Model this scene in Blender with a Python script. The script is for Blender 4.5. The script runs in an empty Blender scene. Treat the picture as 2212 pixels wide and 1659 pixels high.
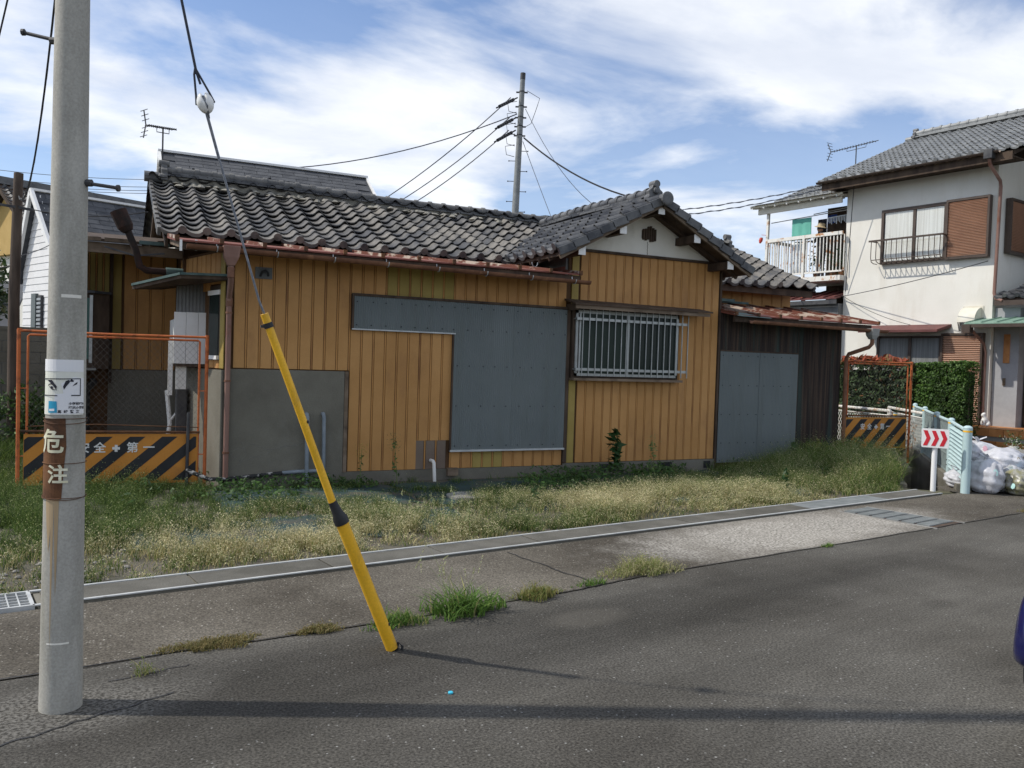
import bpy, bmesh, math, random
import numpy as np
from mathutils import Vector, Matrix, Quaternion
random.seed(7); rng = np.random.default_rng(7)
R = math.radians
scene = bpy.context.scene
C = scene.collection

# ---------------------------------------------------------------- camera, sky, sun, exposure
EYE = 1.7
def cam_axes(p, r, yaw):
    f = Vector((math.cos(yaw)*math.cos(p), math.sin(yaw)*math.cos(p), math.sin(p)))
    rt = Vector((math.sin(yaw), -math.cos(yaw), 0)); up = rt.cross(f)
    c, s = math.cos(r), math.sin(r)
    return rt*c + up*s, up*c - rt*s, f
RT, UP, FW = cam_axes(R(-1.53), R(1.81), R(63.75))
cam = bpy.data.objects.new('camera', bpy.data.cameras.new('camera')); C.objects.link(cam)
cam.data.lens = 36*1797/2212; cam.data.sensor_width = 36; cam.data.clip_start = .05; cam.data.clip_end = 2000
cam.matrix_world = Matrix(((RT.x, UP.x, -FW.x, 0), (RT.y, UP.y, -FW.y, 0), (RT.z, UP.z, -FW.z, EYE), (0, 0, 0, 1)))
scene.camera = cam

SUN_EL, SUN_AZ = 48, 156.5
world = bpy.data.worlds.new('World'); scene.world = world; world.use_nodes = True
def build_world():
    nt = world.node_tree; nt.nodes.clear(); N = nt.nodes.new; L = nt.links.new
    out = N('ShaderNodeOutputWorld'); bg = N('ShaderNodeBackground'); bg.inputs[1].default_value = .13
    sky = N('ShaderNodeTexSky'); sky.sky_type = 'NISHITA'; sky.sun_disc = False
    sky.sun_elevation = R(SUN_EL); sky.sun_rotation = R(90-SUN_AZ); sky.air_density = 1.0; sky.dust_density = .6; sky.ozone_density = 1.5
    tc = N('ShaderNodeTexCoord'); sep = N('ShaderNodeSeparateXYZ'); L(tc.outputs['Generated'], sep.inputs[0])
    mx = N('ShaderNodeMath'); mx.operation = 'MAXIMUM'; L(sep.outputs[2], mx.inputs[0]); mx.inputs[1].default_value = .0
    ad = N('ShaderNodeMath'); ad.operation = 'ADD'; L(mx.outputs[0], ad.inputs[0]); ad.inputs[1].default_value = .16
    dv = N('ShaderNodeVectorMath'); dv.operation = 'DIVIDE'
    cb = N('ShaderNodeCombineXYZ')
    for i in range(3): L(ad.outputs[0], cb.inputs[i])
    L(tc.outputs['Generated'], dv.inputs[0]); L(cb.outputs[0], dv.inputs[1])
    def layer(scale, stretch, rot, loc, detail, rough, lo, hi, dist=.3):
        mp = N('ShaderNodeMapping'); mp.inputs['Scale'].default_value = (stretch, 1, 0.001)
        mp.inputs['Rotation'].default_value = (0, 0, R(rot)); mp.inputs['Location'].default_value = loc
        L(dv.outputs[0], mp.inputs[0])
        n = N('ShaderNodeTexNoise'); n.inputs['Scale'].default_value = scale; n.inputs['Detail'].default_value = detail
        n.inputs['Roughness'].default_value = rough; n.inputs['Distortion'].default_value = dist
        L(mp.outputs[0], n.inputs[0])
        r = N('ShaderNodeMapRange'); r.interpolation_type = 'SMOOTHSTEP'; r.inputs[1].default_value = lo; r.inputs[2].default_value = hi
        L(n.outputs[0], r.inputs[0]); return r.outputs[0]
    a = layer(1.25, .85, -20, (CLX, CLY, 0), 9, .54, .37, .62, .35)
    b = layer(3.4, .85, -20, (2.0, 5.0, 0), 9, .6, .44, .80)
    m1 = N('ShaderNodeMath'); m1.operation = 'MULTIPLY_ADD'; L(b, m1.inputs[0]); m1.inputs[1].default_value = .30; L(a, m1.inputs[2]); m1.use_clamp = True
    # thin veil that thickens towards the horizon
    hz = N('ShaderNodeMapRange'); hz.inputs[1].default_value = .0; hz.inputs[2].default_value = .45; hz.inputs[3].default_value = .38; hz.inputs[4].default_value = .05
    L(sep.outputs[2], hz.inputs[0])
    m2 = N('ShaderNodeMath'); m2.operation = 'MAXIMUM'; L(m1.outputs[0], m2.inputs[0]); L(hz.outputs[0], m2.inputs[1])
    m3 = N('ShaderNodeMath'); m3.operation = 'MULTIPLY'; L(m2.outputs[0], m3.inputs[0]); m3.inputs[1].default_value = .93
    # cloud brightness varies a little
    n2 = layer(2.0, .6, -30, (7, 3, 0), 6, .6, .3, .7)
    cr = N('ShaderNodeMix'); cr.data_type = 'RGBA'; cr.inputs[6].default_value = (5.3, 5.6, 6.2, 1); cr.inputs[7].default_value = (7.2, 7.3, 7.4, 1); L(n2, cr.inputs[0])
    mix = N('ShaderNodeMix'); mix.data_type = 'RGBA'; L(m3.outputs[0], mix.inputs[0]); 
    gm = N('ShaderNodeMix'); gm.data_type = 'RGBA'; gm.blend_type = 'MULTIPLY'; gm.inputs[0].default_value = 1; gm.inputs[7].default_value = (.66, .79, .96, 1)
    L(sky.outputs[0], gm.inputs[6]); L(gm.outputs[2], mix.inputs[6]); L(cr.outputs[2], mix.inputs[7])
    L(mix.outputs[2], bg.inputs[0]); L(bg.outputs[0], out.inputs[0])
CLX, CLY = 6.3, 2.2
build_world()
sun = bpy.data.objects.new('sun', bpy.data.lights.new('sun', 'SUN')); C.objects.link(sun)
sun.data.energy = 3.1; sun.data.angle = R(.9); sun.data.color = (1, .95, .86)
sd = Vector((math.cos(R(SUN_AZ))*math.cos(R(SUN_EL)), math.sin(R(SUN_AZ))*math.cos(R(SUN_EL)), math.sin(R(SUN_EL))))
sun.rotation_euler = sd.to_track_quat('Z', 'Y').to_euler(); sun.location = sd*50
vs = scene.view_settings; vs.view_transform = 'Standard'; vs.look = 'None'; vs.gamma = 1; vs.exposure = 0.30; vs.use_curve_mapping = False
scene.cycles.max_bounces = 6; scene.cycles.transparent_max_bounces = 8

# ---------------------------------------------------------------- materials
MATS = {}
def mat(name, col, col2=None, scale=3, rough=.8, bump=0, bscale=60, metal=0, stretch=(1, 1, 1), rand=0, dirt=None, dscale=1.2, dlo=.5, dhi=.7, fine=0, attr=None, spec=.3, detail=5, lo=.35, hi=.65, trans=0, dstretch=(1, 1, 1), coat=0):
    m = bpy.data.materials.new(name); m.use_nodes = True; nt = m.node_tree; N = nt.nodes.new; L = nt.links.new
    b = nt.nodes['Principled BSDF']; b.inputs['Roughness'].default_value = rough; b.inputs['Metallic'].default_value = metal
    b.inputs['Specular IOR Level'].default_value = spec
    if coat: b.inputs['Coat Weight'].default_value = coat; b.inputs['Coat Roughness'].default_value = .1
    geo = N('ShaderNodeNewGeometry')
    def noise(sc, st, det, off=0):
        mp = N('ShaderNodeMapping'); mp.inputs['Scale'].default_value = st; mp.inputs['Location'].default_value = (off, off*.7, off*.3)
        L(geo.outputs['Position'], mp.inputs[0])
        n = N('ShaderNodeTexNoise'); n.inputs['Scale'].default_value = sc; n.inputs['Detail'].default_value = det; n.inputs['Roughness'].default_value = .6
        L(mp.outputs[0], n.inputs[0]); return n.outputs[0]
    def ramp(x, lo, hi):
        r = N('ShaderNodeMapRange'); r.inputs[1].default_value = lo; r.inputs[2].default_value = hi; L(x, r.inputs[0]); return r.outputs[0]
    def mixc(f, a, bb, mode='MIX'):
        x = N('ShaderNodeMix'); x.data_type = 'RGBA'; x.blend_type = mode
        for sock, v in ((0, f), (6, a), (7, bb)):
            if hasattr(v, 'is_output'): L(v, x.inputs[sock])
            elif sock == 0: x.inputs[0].default_value = v
            else: x.inputs[sock].default_value = (*v, 1)
        return x.outputs[2]
    c = None
    if attr:
        a = N('ShaderNodeAttribute'); a.attribute_name = attr; c = a.outputs['Color']
    elif rand and col2:
        oi = N('ShaderNodeObjectInfo'); n = noise(scale, stretch, detail)
        ad = N('ShaderNodeMath'); ad.operation = 'MULTIPLY_ADD'; ad.use_clamp = True; L(oi.outputs['Random'], ad.inputs[0]); ad.inputs[1].default_value = rand
        sb = N('ShaderNodeMath'); sb.operation = 'SUBTRACT'; L(ramp(n, lo, hi), sb.inputs[0]); sb.inputs[1].default_value = rand*.5
        L(sb.outputs[0], ad.inputs[2]); c = mixc(ad.outputs[0], col, col2)
    elif col2: c = mixc(ramp(noise(scale, stretch, detail), lo, hi), col, col2)
    else: c = mixc(0.0, col, col)
    if dirt: c = mixc(ramp(noise(dscale, dstretch, 7, 11.3), dlo, dhi), c, dirt)
    if fine:
        n = noise(90, (1, 1, 1), 3, 3.1); rr = N('ShaderNodeMapRange'); rr.inputs[1].default_value = .3; rr.inputs[2].default_value = .7
        rr.inputs[3].default_value = 1-fine; rr.inputs[4].default_value = 1+fine; L(n, rr.inputs[0])
        v = N('ShaderNodeCombineXYZ'); [L(rr.outputs[0], v.inputs[i]) for i in range(3)]
        c = mixc(1.0, c, v.outputs[0], 'MULTIPLY')
    L(c, b.inputs['Base Color'])
    if bump:
        bp = N('ShaderNodeBump'); bp.inputs['Strength'].default_value = bump; bp.inputs['Distance'].default_value = .01
        L(noise(bscale, (1, 1, 1), 4, 5.5), bp.inputs['Height']); L(bp.outputs[0], b.inputs['Normal'])
    if trans:
        tr = N('ShaderNodeBsdfTranslucent'); L(c, tr.inputs[0]); ms = N('ShaderNodeMixShader'); ms.inputs[0].default_value = trans
        L(b.outputs[0], ms.inputs[1]); L(tr.outputs[0], ms.inputs[2]); L(ms.outputs[0], nt.nodes['Material Output'].inputs[0])
    MATS[name] = m; return m

def asphalt_mat(name, c1, c2, stone, amt, big=(.8, 1.25)):
    m = mat(name, c1, c2, scale=.55, rough=.9, bump=.5, bscale=140, fine=.28, detail=6, spec=.15)
    nt = m.node_tree; N = nt.nodes.new; L = nt.links.new; b = nt.nodes['Principled BSDF']
    src = b.inputs['Base Color'].links[0].from_socket
    geo = N('ShaderNodeNewGeometry')
    vo = N('ShaderNodeTexVoronoi'); vo.inputs['Scale'].default_value = 55; L(geo.outputs['Position'], vo.inputs['Vector'])
    sp = N('ShaderNodeSeparateColor'); L(vo.outputs['Color'], sp.inputs[0])
    g = N('ShaderNodeMath'); g.operation = 'GREATER_THAN'; L(sp.outputs[0], g.inputs[0]); g.inputs[1].default_value = amt
    ds = N('ShaderNodeMath'); ds.operation = 'LESS_THAN'; L(vo.outputs['Distance'], ds.inputs[0]); ds.inputs[1].default_value = .32
    mu = N('ShaderNodeMath'); mu.operation = 'MULTIPLY'; L(g.outputs[0], mu.inputs[0]); L(ds.outputs[0], mu.inputs[1])
    x = N('ShaderNodeMix'); x.data_type = 'RGBA'; L(mu.outputs[0], x.inputs[0]); L(src, x.inputs[6]); x.inputs[7].default_value = (*stone, 1)
    # coarse grain
    n = N('ShaderNodeTexNoise'); n.inputs['Scale'].default_value = 75; n.inputs['Detail'].default_value = 5; L(geo.outputs['Position'], n.inputs[0])
    r = N('ShaderNodeMapRange'); r.inputs[1].default_value = .3; r.inputs[2].default_value = .7; r.inputs[3].default_value = .45; r.inputs[4].default_value = 1.6; L(n.outputs[0], r.inputs[0])
    v = N('ShaderNodeCombineXYZ'); [L(r.outputs[0], v.inputs[i]) for i in range(3)]
    y = N('ShaderNodeMix'); y.data_type = 'RGBA'; y.blend_type = 'MULTIPLY'; y.inputs[0].default_value = 1; L(x.outputs[2], y.inputs[6]); L(v.outputs[0], y.inputs[7])
    L(y.outputs[2], b.inputs['Base Color']); return m

asphalt_mat('asphalt', (.068, .063, .054), (.108, .102, .090), (.24, .235, .22), .972)
asphalt_mat('asphalt_dark', (.05, .05, .048), (.08, .079, .076), (.2, .2, .19), .98)
asphalt_mat('shoulder', (.062, .054, .043), (.138, .124, .102), (.25, .235, .205), .90)
mat('shoulder_pale', (.22, .205, .185), (.36, .34, .31), scale=1.4, rough=.95, bump=.4, bscale=90, fine=.3)
mat('soil', (.075, .065, .05), (.13, .115, .09), scale=2.2, bump=.8, bscale=30, fine=.3, dirt=(.035, .05, .028), dscale=.8)
mat('field', (.06, .07, .035), (.12, .11, .07), scale=.3, rough=.95)
mat('weed_sheet', (.020, .045, .045), (.038, .07, .068), scale=2, rough=.75, bump=.4, bscale=9, dirt=(.08, .075, .06), dscale=2.1, dlo=.52, dhi=.68)
mat('concrete', (.22, .215, .2), (.33, .325, .305), scale=1.3, rough=.92, bump=.25, bscale=60, fine=.12, dirt=(.13, .125, .115), dscale=1.0)
mat('concrete_lid', (.082, .078, .066), (.125, .119, .103), scale=3, rough=.95, bump=.35, bscale=110, fine=.22, rand=.6)
mat('concrete_wall', (.128, .118, .094), (.185, .173, .14), scale=1.1, rough=.93, bump=.3, bscale=45, fine=.1, dirt=(.20, .19, .16), dscale=1.7, dlo=.56, dhi=.75, dstretch=(1, 1, .5))
mat('pole_concrete', (.34, .325, .285), (.44, .42, .37), scale=7, rough=.9, bump=.15, bscale=120, fine=.13, stretch=(1, 1, .35), dirt=(.25, .24, .2), dscale=6, dlo=.5, dhi=.75, dstretch=(1, 1, .2))
mat('pole_far', (.20, .21, .21), (.28, .29, .285), scale=4, rough=.85)
mat('steel_edge', (.42, .43, .43), (.56, .57, .56), scale=6, rough=.55, metal=.3, dirt=(.22, .19, .15), dscale=5, dlo=.62, dhi=.75)
mat('drain_plate', (.15, .165, .165), (.22, .235, .235), scale=7, rough=.6, metal=.1, fine=.1); mat('galv', (.36, .38, .39), (.5, .52, .53), scale=9, rough=.5, metal=.5)
mat('dark_metal', (.05, .05, .055), (.09, .09, .09), scale=6, rough=.6, metal=.3)
mat('cable', (.02, .02, .022), rough=.6); mat('cable_blue', (.035, .04, .055), rough=.6)
mat('wire_strand', (.13, .14, .16), (.22, .23, .25), scale=40, rough=.5, metal=.4)
mat('porcelain', (.78, .77, .72), (.84, .83, .8), scale=10, rough=.18, spec=.5)
mat('yellow_guard', (.80, .43, .022), (.88, .49, .035), scale=5, rough=.42, fine=.08, dirt=(.36, .21, .05), dscale=9, dlo=.55, dhi=.78, dstretch=(1, 1, .4))
mat('black_rubber', (.018, .018, .02), (.035, .035, .036), scale=9, rough=.5)
ORANGE = ((.43, .218, .07), (.51, .27, .095))
mat('board_orange', *ORANGE, scale=1.3, rough=.62, bump=.1, bscale=150, fine=.06, rand=.5, dirt=(.27, .13, .05), dscale=1.5, dlo=.54, dhi=.88, dstretch=(1.5, 1, .7))
mat('board_yellow', (.30, .215, .055), (.36, .265, .075), scale=2, rough=.62, fine=.06, rand=.3, dirt=(.25, .17, .05), dscale=2, dlo=.6, dhi=.85)
mat('batten_orange', (.41, .20, .06), (.48, .245, .08), scale=3, rough=.65, fine=.1, dirt=(.24, .11, .04), dscale=3, dlo=.5, dhi=.68, stretch=(1, 1, .2), dstretch=(2, 2, .35))
mat('board_patch', (.15, .11, .085), (.19, .145, .11), scale=2, rough=.75, fine=.08)
mat('wood_dark', (.045, .03, .022), (.095, .065, .045), scale=6, rough=.85, stretch=(1, 1, .3), bump=.3, bscale=40)
mat('wood_old', (.13, .095, .065), (.24, .18, .13), scale=5, rough=.9, stretch=(.3, 1, 1), bump=.3, bscale=40, dirt=(.07, .05, .035), dscale=3)
mat('wood_pole', (.06, .045, .035), (.12, .09, .07), scale=8, rough=.9, stretch=(1, 1, .15), bump=.4, bscale=40)
mat('backing', (.085, .045, .022), (.12, .065, .03), scale=3, rough=.9)
mat('mortar_dark', (.12, .125, .125), (.2, .2, .195), scale=2, rough=.95, bump=.4, bscale=40)
mat('plaster_white', (.70, .665, .58), (.80, .765, .68), scale=1.4, rough=.9, fine=.04, dirt=(.5, .46, .38), dscale=1.3, dlo=.6, dhi=.8)
mat('plaster_cream', (.70, .675, .61), (.78, .755, .69), scale=.7, rough=.92, fine=.04, bump=.15, bscale=70, dirt=(.62, .575, .49), dscale=1.3, dlo=.52, dhi=.85, dstretch=(1.6, 1.6, .3))
mat('corrugated_grey', (.130, .150, .150), (.150, .171, .171), scale=1.2, rough=.55, spec=.35, fine=.05, dirt=(.120, .136, .128), dscale=1.6, dlo=.5, dhi=.8, dstretch=(4, 4, .3))
mat('screw', (.03, .03, .035), rough=.5, metal=.5)
mat('rust_sheet', (.026, .019, .017), (.10, .065, .045), scale=3.2, rough=.8, stretch=(7, 7, .18), lo=.42, hi=.72, dirt=(.04, .062, .055), dscale=1.6, dlo=.52, dhi=.68, dstretch=(3, 3, .2), fine=.2)
mat('rust_red', (.15, .05, .035), (.225, .085, .065), scale=3, rough=.75, fine=.12, dirt=(.28, .18, .14), dscale=5, dlo=.62, dhi=.76)
mat('rust_flake', (.13, .045, .028), (.44, .38, .31), scale=9, rough=.8, stretch=(1, .3, 1), lo=.50, hi=.60, fine=.1)
mat('gutter_brown', (.13, .058, .035), (.24, .115, .065), scale=5, rough=.6, dirt=(.32, .16, .09), dscale=6, dlo=.58, dhi=.72)
mat('downpipe_brown', (.20, .11, .085), (.29, .17, .135), scale=4, rough=.65, stretch=(1, 1, .4), dirt=(.2, .07, .035), dscale=5, dlo=.55, dhi=.72)
mat('copper_green', (.06, .10, .095), (.11, .16, .15), scale=5, rough=.7)
mat('tile', (.040, .042, .048), (.175, .16, .138), scale=3.5, rough=.58, rand=.9, fine=.12, spec=.4, dirt=(.055, .052, .045), dscale=7, dlo=.52, dhi=.72, bump=.15, bscale=60)
mat('tile_dark', (.038, .040, .046), (.125, .125, .125), scale=5, rough=.5, rand=1.0, fine=.1, spec=.45)
mat('ridge_grey', (.10, .10, .10), (.19, .185, .175), scale=6, rough=.75, rand=.7, fine=.15)
mat('ridge_mortar', (.2, .19, .165), (.33, .31, .26), scale=6, rough=.95, bump=.5, bscale=30, dirt=(.07, .065, .05), dscale=3)
mat('tile_silver', (.20, .205, .205), (.30, .305, .30), scale=2, rough=.5, rand=.6, fine=.08, spec=.4)
mat('slate', (.055, .058, .065), (.095, .098, .105), scale=5, rough=.8, rand=.8, fine=.15)
mat('siding_white', (.72, .71, .70), (.78, .77, .76), scale=2, rough=.6)
mat('white_paint', (.76, .75, .72), (.82, .81, .79), scale=5, rough=.5)
mat('white_sheet', (.68, .67, .63), (.78, .77, .73), scale=3, rough=.6, stretch=(4, 4, .4), dirt=(.4, .33, .24), dscale=2.5, dlo=.6, dhi=.78, dstretch=(4, 4, .4))
mat('rail_white', (.70, .68, .62), (.78, .76, .71), scale=4, rough=.5, dirt=(.42, .18, .05), dscale=5, dlo=.55, dhi=.66)
mat('shutter_brown', (.54, .355, .26), (.60, .40, .295), scale=3, rough=.55)
mat('frame_brown', (.075, .055, .045), (.1, .075, .06), scale=5, rough=.45, metal=.3)
mat('alu', (.33, .34, .33), (.42, .43, .42), scale=6, rough=.4, metal=.5)
def glass(name, col, rough=.06):
    m = mat(name, col, tuple(c*1.25 for c in col), scale=2, rough=rough, spec=.16); return m
glass('glass_green', (.014, .022, .019), .12); glass('glass_frost', (.022, .034, .027), .25); glass('glass_teal', (.06, .13, .11), .2)
mat('curtain', (.74, .70, .63), (.93, .90, .84), scale=3, rough=.7, stretch=(9, 9, .15)); mat('curtain_dark', (.14, .145, .14), (.24, .245, .24), scale=3, rough=.6, stretch=(8, 8, .15))
mat('orange_rust', (.45, .115, .035), (.56, .16, .05), scale=8, rough=.7, dirt=(.13, .045, .025), dscale=7, dlo=.55, dhi=.68, fine=.1)
mat('stripe_orange', (.50, .20, .03), (.56, .235, .04), scale=2, rough=.55, fine=.06, dirt=(.32, .14, .04), dscale=3, dlo=.58, dhi=.8)
mat('stripe_black', (.018, .018, .02), (.03, .03, .032), scale=3, rough=.5)
mat('white_print', (.66, .65, .62), rough=.6); mat('chain_link', (.10, .09, .08), (.17, .15, .13), scale=8, rough=.6, metal=.3)
mat('teal_steel', (.42, .55, .56), (.48, .61, .62), scale=4, rough=.45, dirt=(.36, .47, .48), dscale=3, dlo=.55, dhi=.7)
mat('mesh_steel', (.20, .25, .245), (.29, .34, .335), scale=14, rough=.6)
mat('sign_red', (.55, .02, .035), (.62, .03, .045), scale=8, rough=.4); mat('sign_white', (.82, .81, .8), rough=.35)
mat('rust_plate', (.085, .036, .018), (.17, .078, .032), scale=7, rough=.8, fine=.15, dirt=(.06, .035, .022), dscale=5, dlo=.48, dhi=.65)
mat('faded_letter', (.66, .62, .42), (.74, .71, .55), scale=20, rough=.7); mat('poster', (.74, .74, .76), (.8, .79, .78), scale=6, rough=.5)
mat('poster_cream', (.70, .70, .60), (.76, .75, .68), scale=6, rough=.5); mat('ink', (.02, .02, .03), rough=.5); mat('ink_blue', (.03, .32, .50), rough=.5)
mat('rust_streak', (.36, .24, .12), (.46, .35, .22), scale=12, rough=.9, stretch=(1, 1, .1))
mat('leaf', (.1, .1, .1), attr='Col', rough=.55, trans=.3, spec=.3)
mat('grass', (.1, .1, .1), attr='Col', rough=.7, trans=.35, spec=.2)
mat('bark', (.07, .05, .035), (.12, .09, .065), scale=9, rough=.9)
mat('bag', (.66, .66, .70), (.80, .80, .83), scale=5, rough=.32, spec=.5, bump=.6, bscale=22, dirt=(.50, .50, .53), dscale=6, dlo=.5, dhi=.7, trans=.25)
mat('bag_leafy', (.10, .095, .05), (.38, .37, .34), scale=9, rough=.3, spec=.5, bump=.6, bscale=25, dirt=(.22, .21, .10), dscale=13, dlo=.45, dhi=.62)
mat('bag_grey', (.22, .22, .23), (.6, .6, .6), scale=9, rough=.3, spec=.5, bump=.6, bscale=25, dirt=(.2, .25, .24), dscale=8, dlo=.52, dhi=.66)
mat('bag_blue', (.28, .46, .62), (.4, .56, .7), scale=5, rough=.35); mat('rubbish_tan', (.42, .34, .24), rough=.6); mat('rubbish_pink', (.62, .36, .42), rough=.6); mat('rubbish_teal', (.40, .62, .58), rough=.6)
mat('towel', (.12, .38, .31), (.15, .43, .35), scale=5, rough=.95); mat('cloth_dark', (.02, .022, .03), (.045, .045, .06), scale=5, rough=.95); mat('cloth_blue', (.03, .07, .28), rough=.95)
mat('skin', (.34, .19, .12), rough=.6); mat('straw', (.42, .33, .2), (.5, .4, .26), scale=30, rough=.9); mat('shirt', (.06, .055, .06), (.1, .095, .1), scale=8, rough=.95)
mat('porch_tile', (.38, .15, .05), (.55, .25, .09), scale=3, rough=.55, rand=.9); mat('green_roof', (.16, .27, .21), (.23, .34, .27), scale=4, rough=.6, stretch=(4, 4, 1))
mat('grey_wall', (.32, .32, .33), (.37, .37, .38), scale=4, rough=.9, fine=.05); mat('door_dark', (.03, .025, .022), (.05, .04, .035), scale=5, rough=.5)
mat('foil', (.6, .6, .6), (.8, .8, .8), scale=9, rough=.25, metal=.9, bump=1, bscale=30); mat('hood_cream', (.62, .58, .48), (.68, .65, .56), scale=4, rough=.6)
mat('car_blue', (.004, .005, .045), (.005, .006, .06), scale=3, rough=.25, spec=.5, coat=.6); mat('car_trim', (.03, .03, .032), rough=.6); mat('car_glass', (.01, .012, .014), rough=.05, spec=.6)
mat('tyre', (.02, .02, .021), rough=.85); mat('lamp_lens', (.6, .6, .58), rough=.15); mat('plate_white', (.75, .75, .72), rough=.4)
mat('pipe_grey', (.17, .2, .225), (.23, .26, .29), scale=6, rough=.5, fine=.05); mat('pipe_white', (.68, .67, .63), rough=.5); mat('peel', (.03, .03, .03), (.42, .4, .37), scale=14, rough=.8, lo=.54, hi=.6); mat('hood_red', (.10, .035, .032), (.15, .055, .05), scale=4, rough=.6); mat('flue_rust', (.018, .013, .011), (.045, .022, .016), scale=9, rough=.85, fine=.15); mat('crack_pale', (.22, .21, .19), rough=.95)
mat('yellow_wall', (.46, .31, .11), (.52, .36, .14), scale=2, rough=.9); mat('red_lamp', (.45, .05, .03), rough=.5)
mat('stone', (.2, .19, .17), (.32, .3, .27), scale=9, rough=.9, bump=.5, bscale=30); mat('bottle_cap', (.05, .45, .62), rough=.4)
mat('cloth_sheet', (.5, .55, .6), (.75, .78, .82), scale=14, rough=.8)

# ---------------------------------------------------------------- mesh helpers
class MB:
    def __init__(s): s.v = []; s.f = []
    def add(s, vs, fs):
        k = len(s.v); s.v += [tuple(v) for v in vs]; s.f += [tuple(i+k for i in f) for f in fs]; return s
    def box(s, x0, x1, y0, y1, z0, z1, M=None):
        vs = [Vector((x, y, z)) for z in (z0, z1) for y in (y0, y1) for x in (x0, x1)]
        if M is not None: vs = [M @ v for v in vs]
        return s.add(vs, [(0, 2, 3, 1), (4, 5, 7, 6), (0, 1, 5, 4), (1, 3, 7, 5), (3, 2, 6, 7), (2, 0, 4, 6)])
    def prism(s, pts, h, axis='z', base=0):     # polygon pts (a,b) extruded base..base+h along axis
        n = len(pts)
        mk = {'z': lambda a, b, c: (a, b, c), 'y': lambda a, b, c: (a, c, b), 'x': lambda a, b, c: (c, a, b)}[axis]
        vs = [mk(a, b, base) for a, b in pts] + [mk(a, b, base+h) for a, b in pts]
        return s.add(vs, [tuple(range(n))[::-1], tuple(range(n, 2*n))] + [(i, (i+1) % n, n+(i+1) % n, n+i) for i in range(n)])
    def tube(s, path, r, n=8, cap=True):
        path = [Vector(p) for p in path]; m = len(path); rs = r if isinstance(r, (list, tuple)) else [r]*m
        rings = []; up = None
        for i, p in enumerate(path):
            d = (path[min(i+1, m-1)] - path[max(i-1, 0)]).normalized()
            if up is None: up = Vector((0, 0, 1)) if abs(d.z) < .9 else Vector((0, 1, 0))
            x = up.cross(d).normalized(); y = d.cross(x); up = y if abs(y.dot(d)) < .5 else up
            rings.append([p + (x*math.cos(2*math.pi*k/n) + y*math.sin(2*math.pi*k/n))*rs[i] for k in range(n)])
        vs = [q for rg in rings for q in rg]; fs = []
        for i in range(m-1):
            for k in range(n): fs.append((i*n+k, i*n+(k+1) % n, (i+1)*n+(k+1) % n, (i+1)*n+k))
        if cap: fs += [tuple(range(n))[::-1], tuple((m-1)*n+k for k in range(n))]
        return s.add(vs, fs)
    def bar(s, p, q, w, h=None):          # square bar
        p, q = Vector(p), Vector(q); h = h or w; d = (q-p).normalized(); up = Vector((0, 0, 1)) if abs(d.z) < .95 else Vector((0, 1, 0))
        x = d.cross(up).normalized()*w/2; y = x.cross(d).normalized()*h/2
        vs = [p-x-y, p+x-y, p+x+y, p-x+y, q-x-y, q+x-y, q+x+y, q-x+y]
        return s.add(vs, [(0, 1, 2, 3), (7, 6, 5, 4), (0, 4, 5, 1), (1, 5, 6, 2), (2, 6, 7, 3), (3, 7, 4, 0)])
    def lathe(s, prof, n=16, M=None):     # profile (r,z)
        vs = []; fs = []; m = len(prof)
        for r, z in prof:
            for k in range(n): vs.append(Vector((r*math.cos(2*math.pi*k/n), r*math.sin(2*math.pi*k/n), z)))
        if M is not None: vs = [M @ v for v in vs]
        for i in range(m-1):
            for k in range(n): fs.append((i*n+k, i*n+(k+1) % n, (i+1)*n+(k+1) % n, (i+1)*n+k))
        fs += [tuple(range(n))[::-1], tuple((m-1)*n+k for k in range(n))]
        return s.add(vs, fs)
    def quad(s, a, b, c, d): return s.add([a, b, c, d], [(0, 1, 2, 3)])
    def mesh(s, name, m, smooth=False):
        me = bpy.data.meshes.new(name); me.from_pydata(s.v, [], s.f); me.validate()
        me.materials.append(MATS[m]); 
        bm = bmesh.new(); bm.from_mesh(me); bmesh.ops.recalc_face_normals(bm, faces=bm.faces); bm.to_mesh(me); bm.free()
        if smooth: me.polygons.foreach_set('use_smooth', [True]*len(me.polygons)); set_auto(me)
        return me
    def build(s, name, m, parent=None, smooth=False, w=False, bevel=0):
        o = bpy.data.objects.new(name, s.mesh(name, m, smooth)); C.objects.link(o); attach(o, parent, w)
        if bevel:
            b = o.modifiers.new('bevel', 'BEVEL'); b.width = bevel; b.segments = 2; b.limit_method = 'ANGLE'
        return o
def set_auto(me):
    # keep hard edges above 40 degrees
    bm = bmesh.new(); bm.from_mesh(me)
    for e in bm.edges:
        if len(e.link_faces) == 2 and e.calc_face_angle(0) > R(42): e.smooth = False
    bm.to_mesh(me); bm.free()
def world_of(o):
    m = Matrix.LocRotScale(o.location, o.rotation_euler, o.scale)
    return (world_of(o.parent) @ o.matrix_parent_inverse if o.parent else Matrix()) @ m
def attach(o, parent, w=False):
    if parent is not None:
        o.parent = parent
        if w: o.matrix_parent_inverse = world_of(parent).inverted()
def inst(me, name, parent, M=None, w=False, material=None):
    o = bpy.data.objects.new(name, me); C.objects.link(o); attach(o, parent, w)
    if M is not None:
        l, q, s = M.decompose(); o.location = l; o.rotation_euler = q.to_euler(); o.scale = s
    return o
def tag(o, label, cat, group=None, kind=None):
    if label: o['label'] = label
    if cat: o['category'] = cat
    if group: o['group'] = group
    if kind: o['kind'] = kind
    return o
def thing(name, label, cat, loc=(0, 0, 0), rotz=0, group=None):
    o = bpy.data.objects.new(name, None); C.objects.link(o); o.location = loc; o.rotation_euler = (0, 0, rotz); o.empty_display_size = .2
    return tag(o, label, cat, group)
def struct(o): o['kind'] = 'structure'; return o
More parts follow.
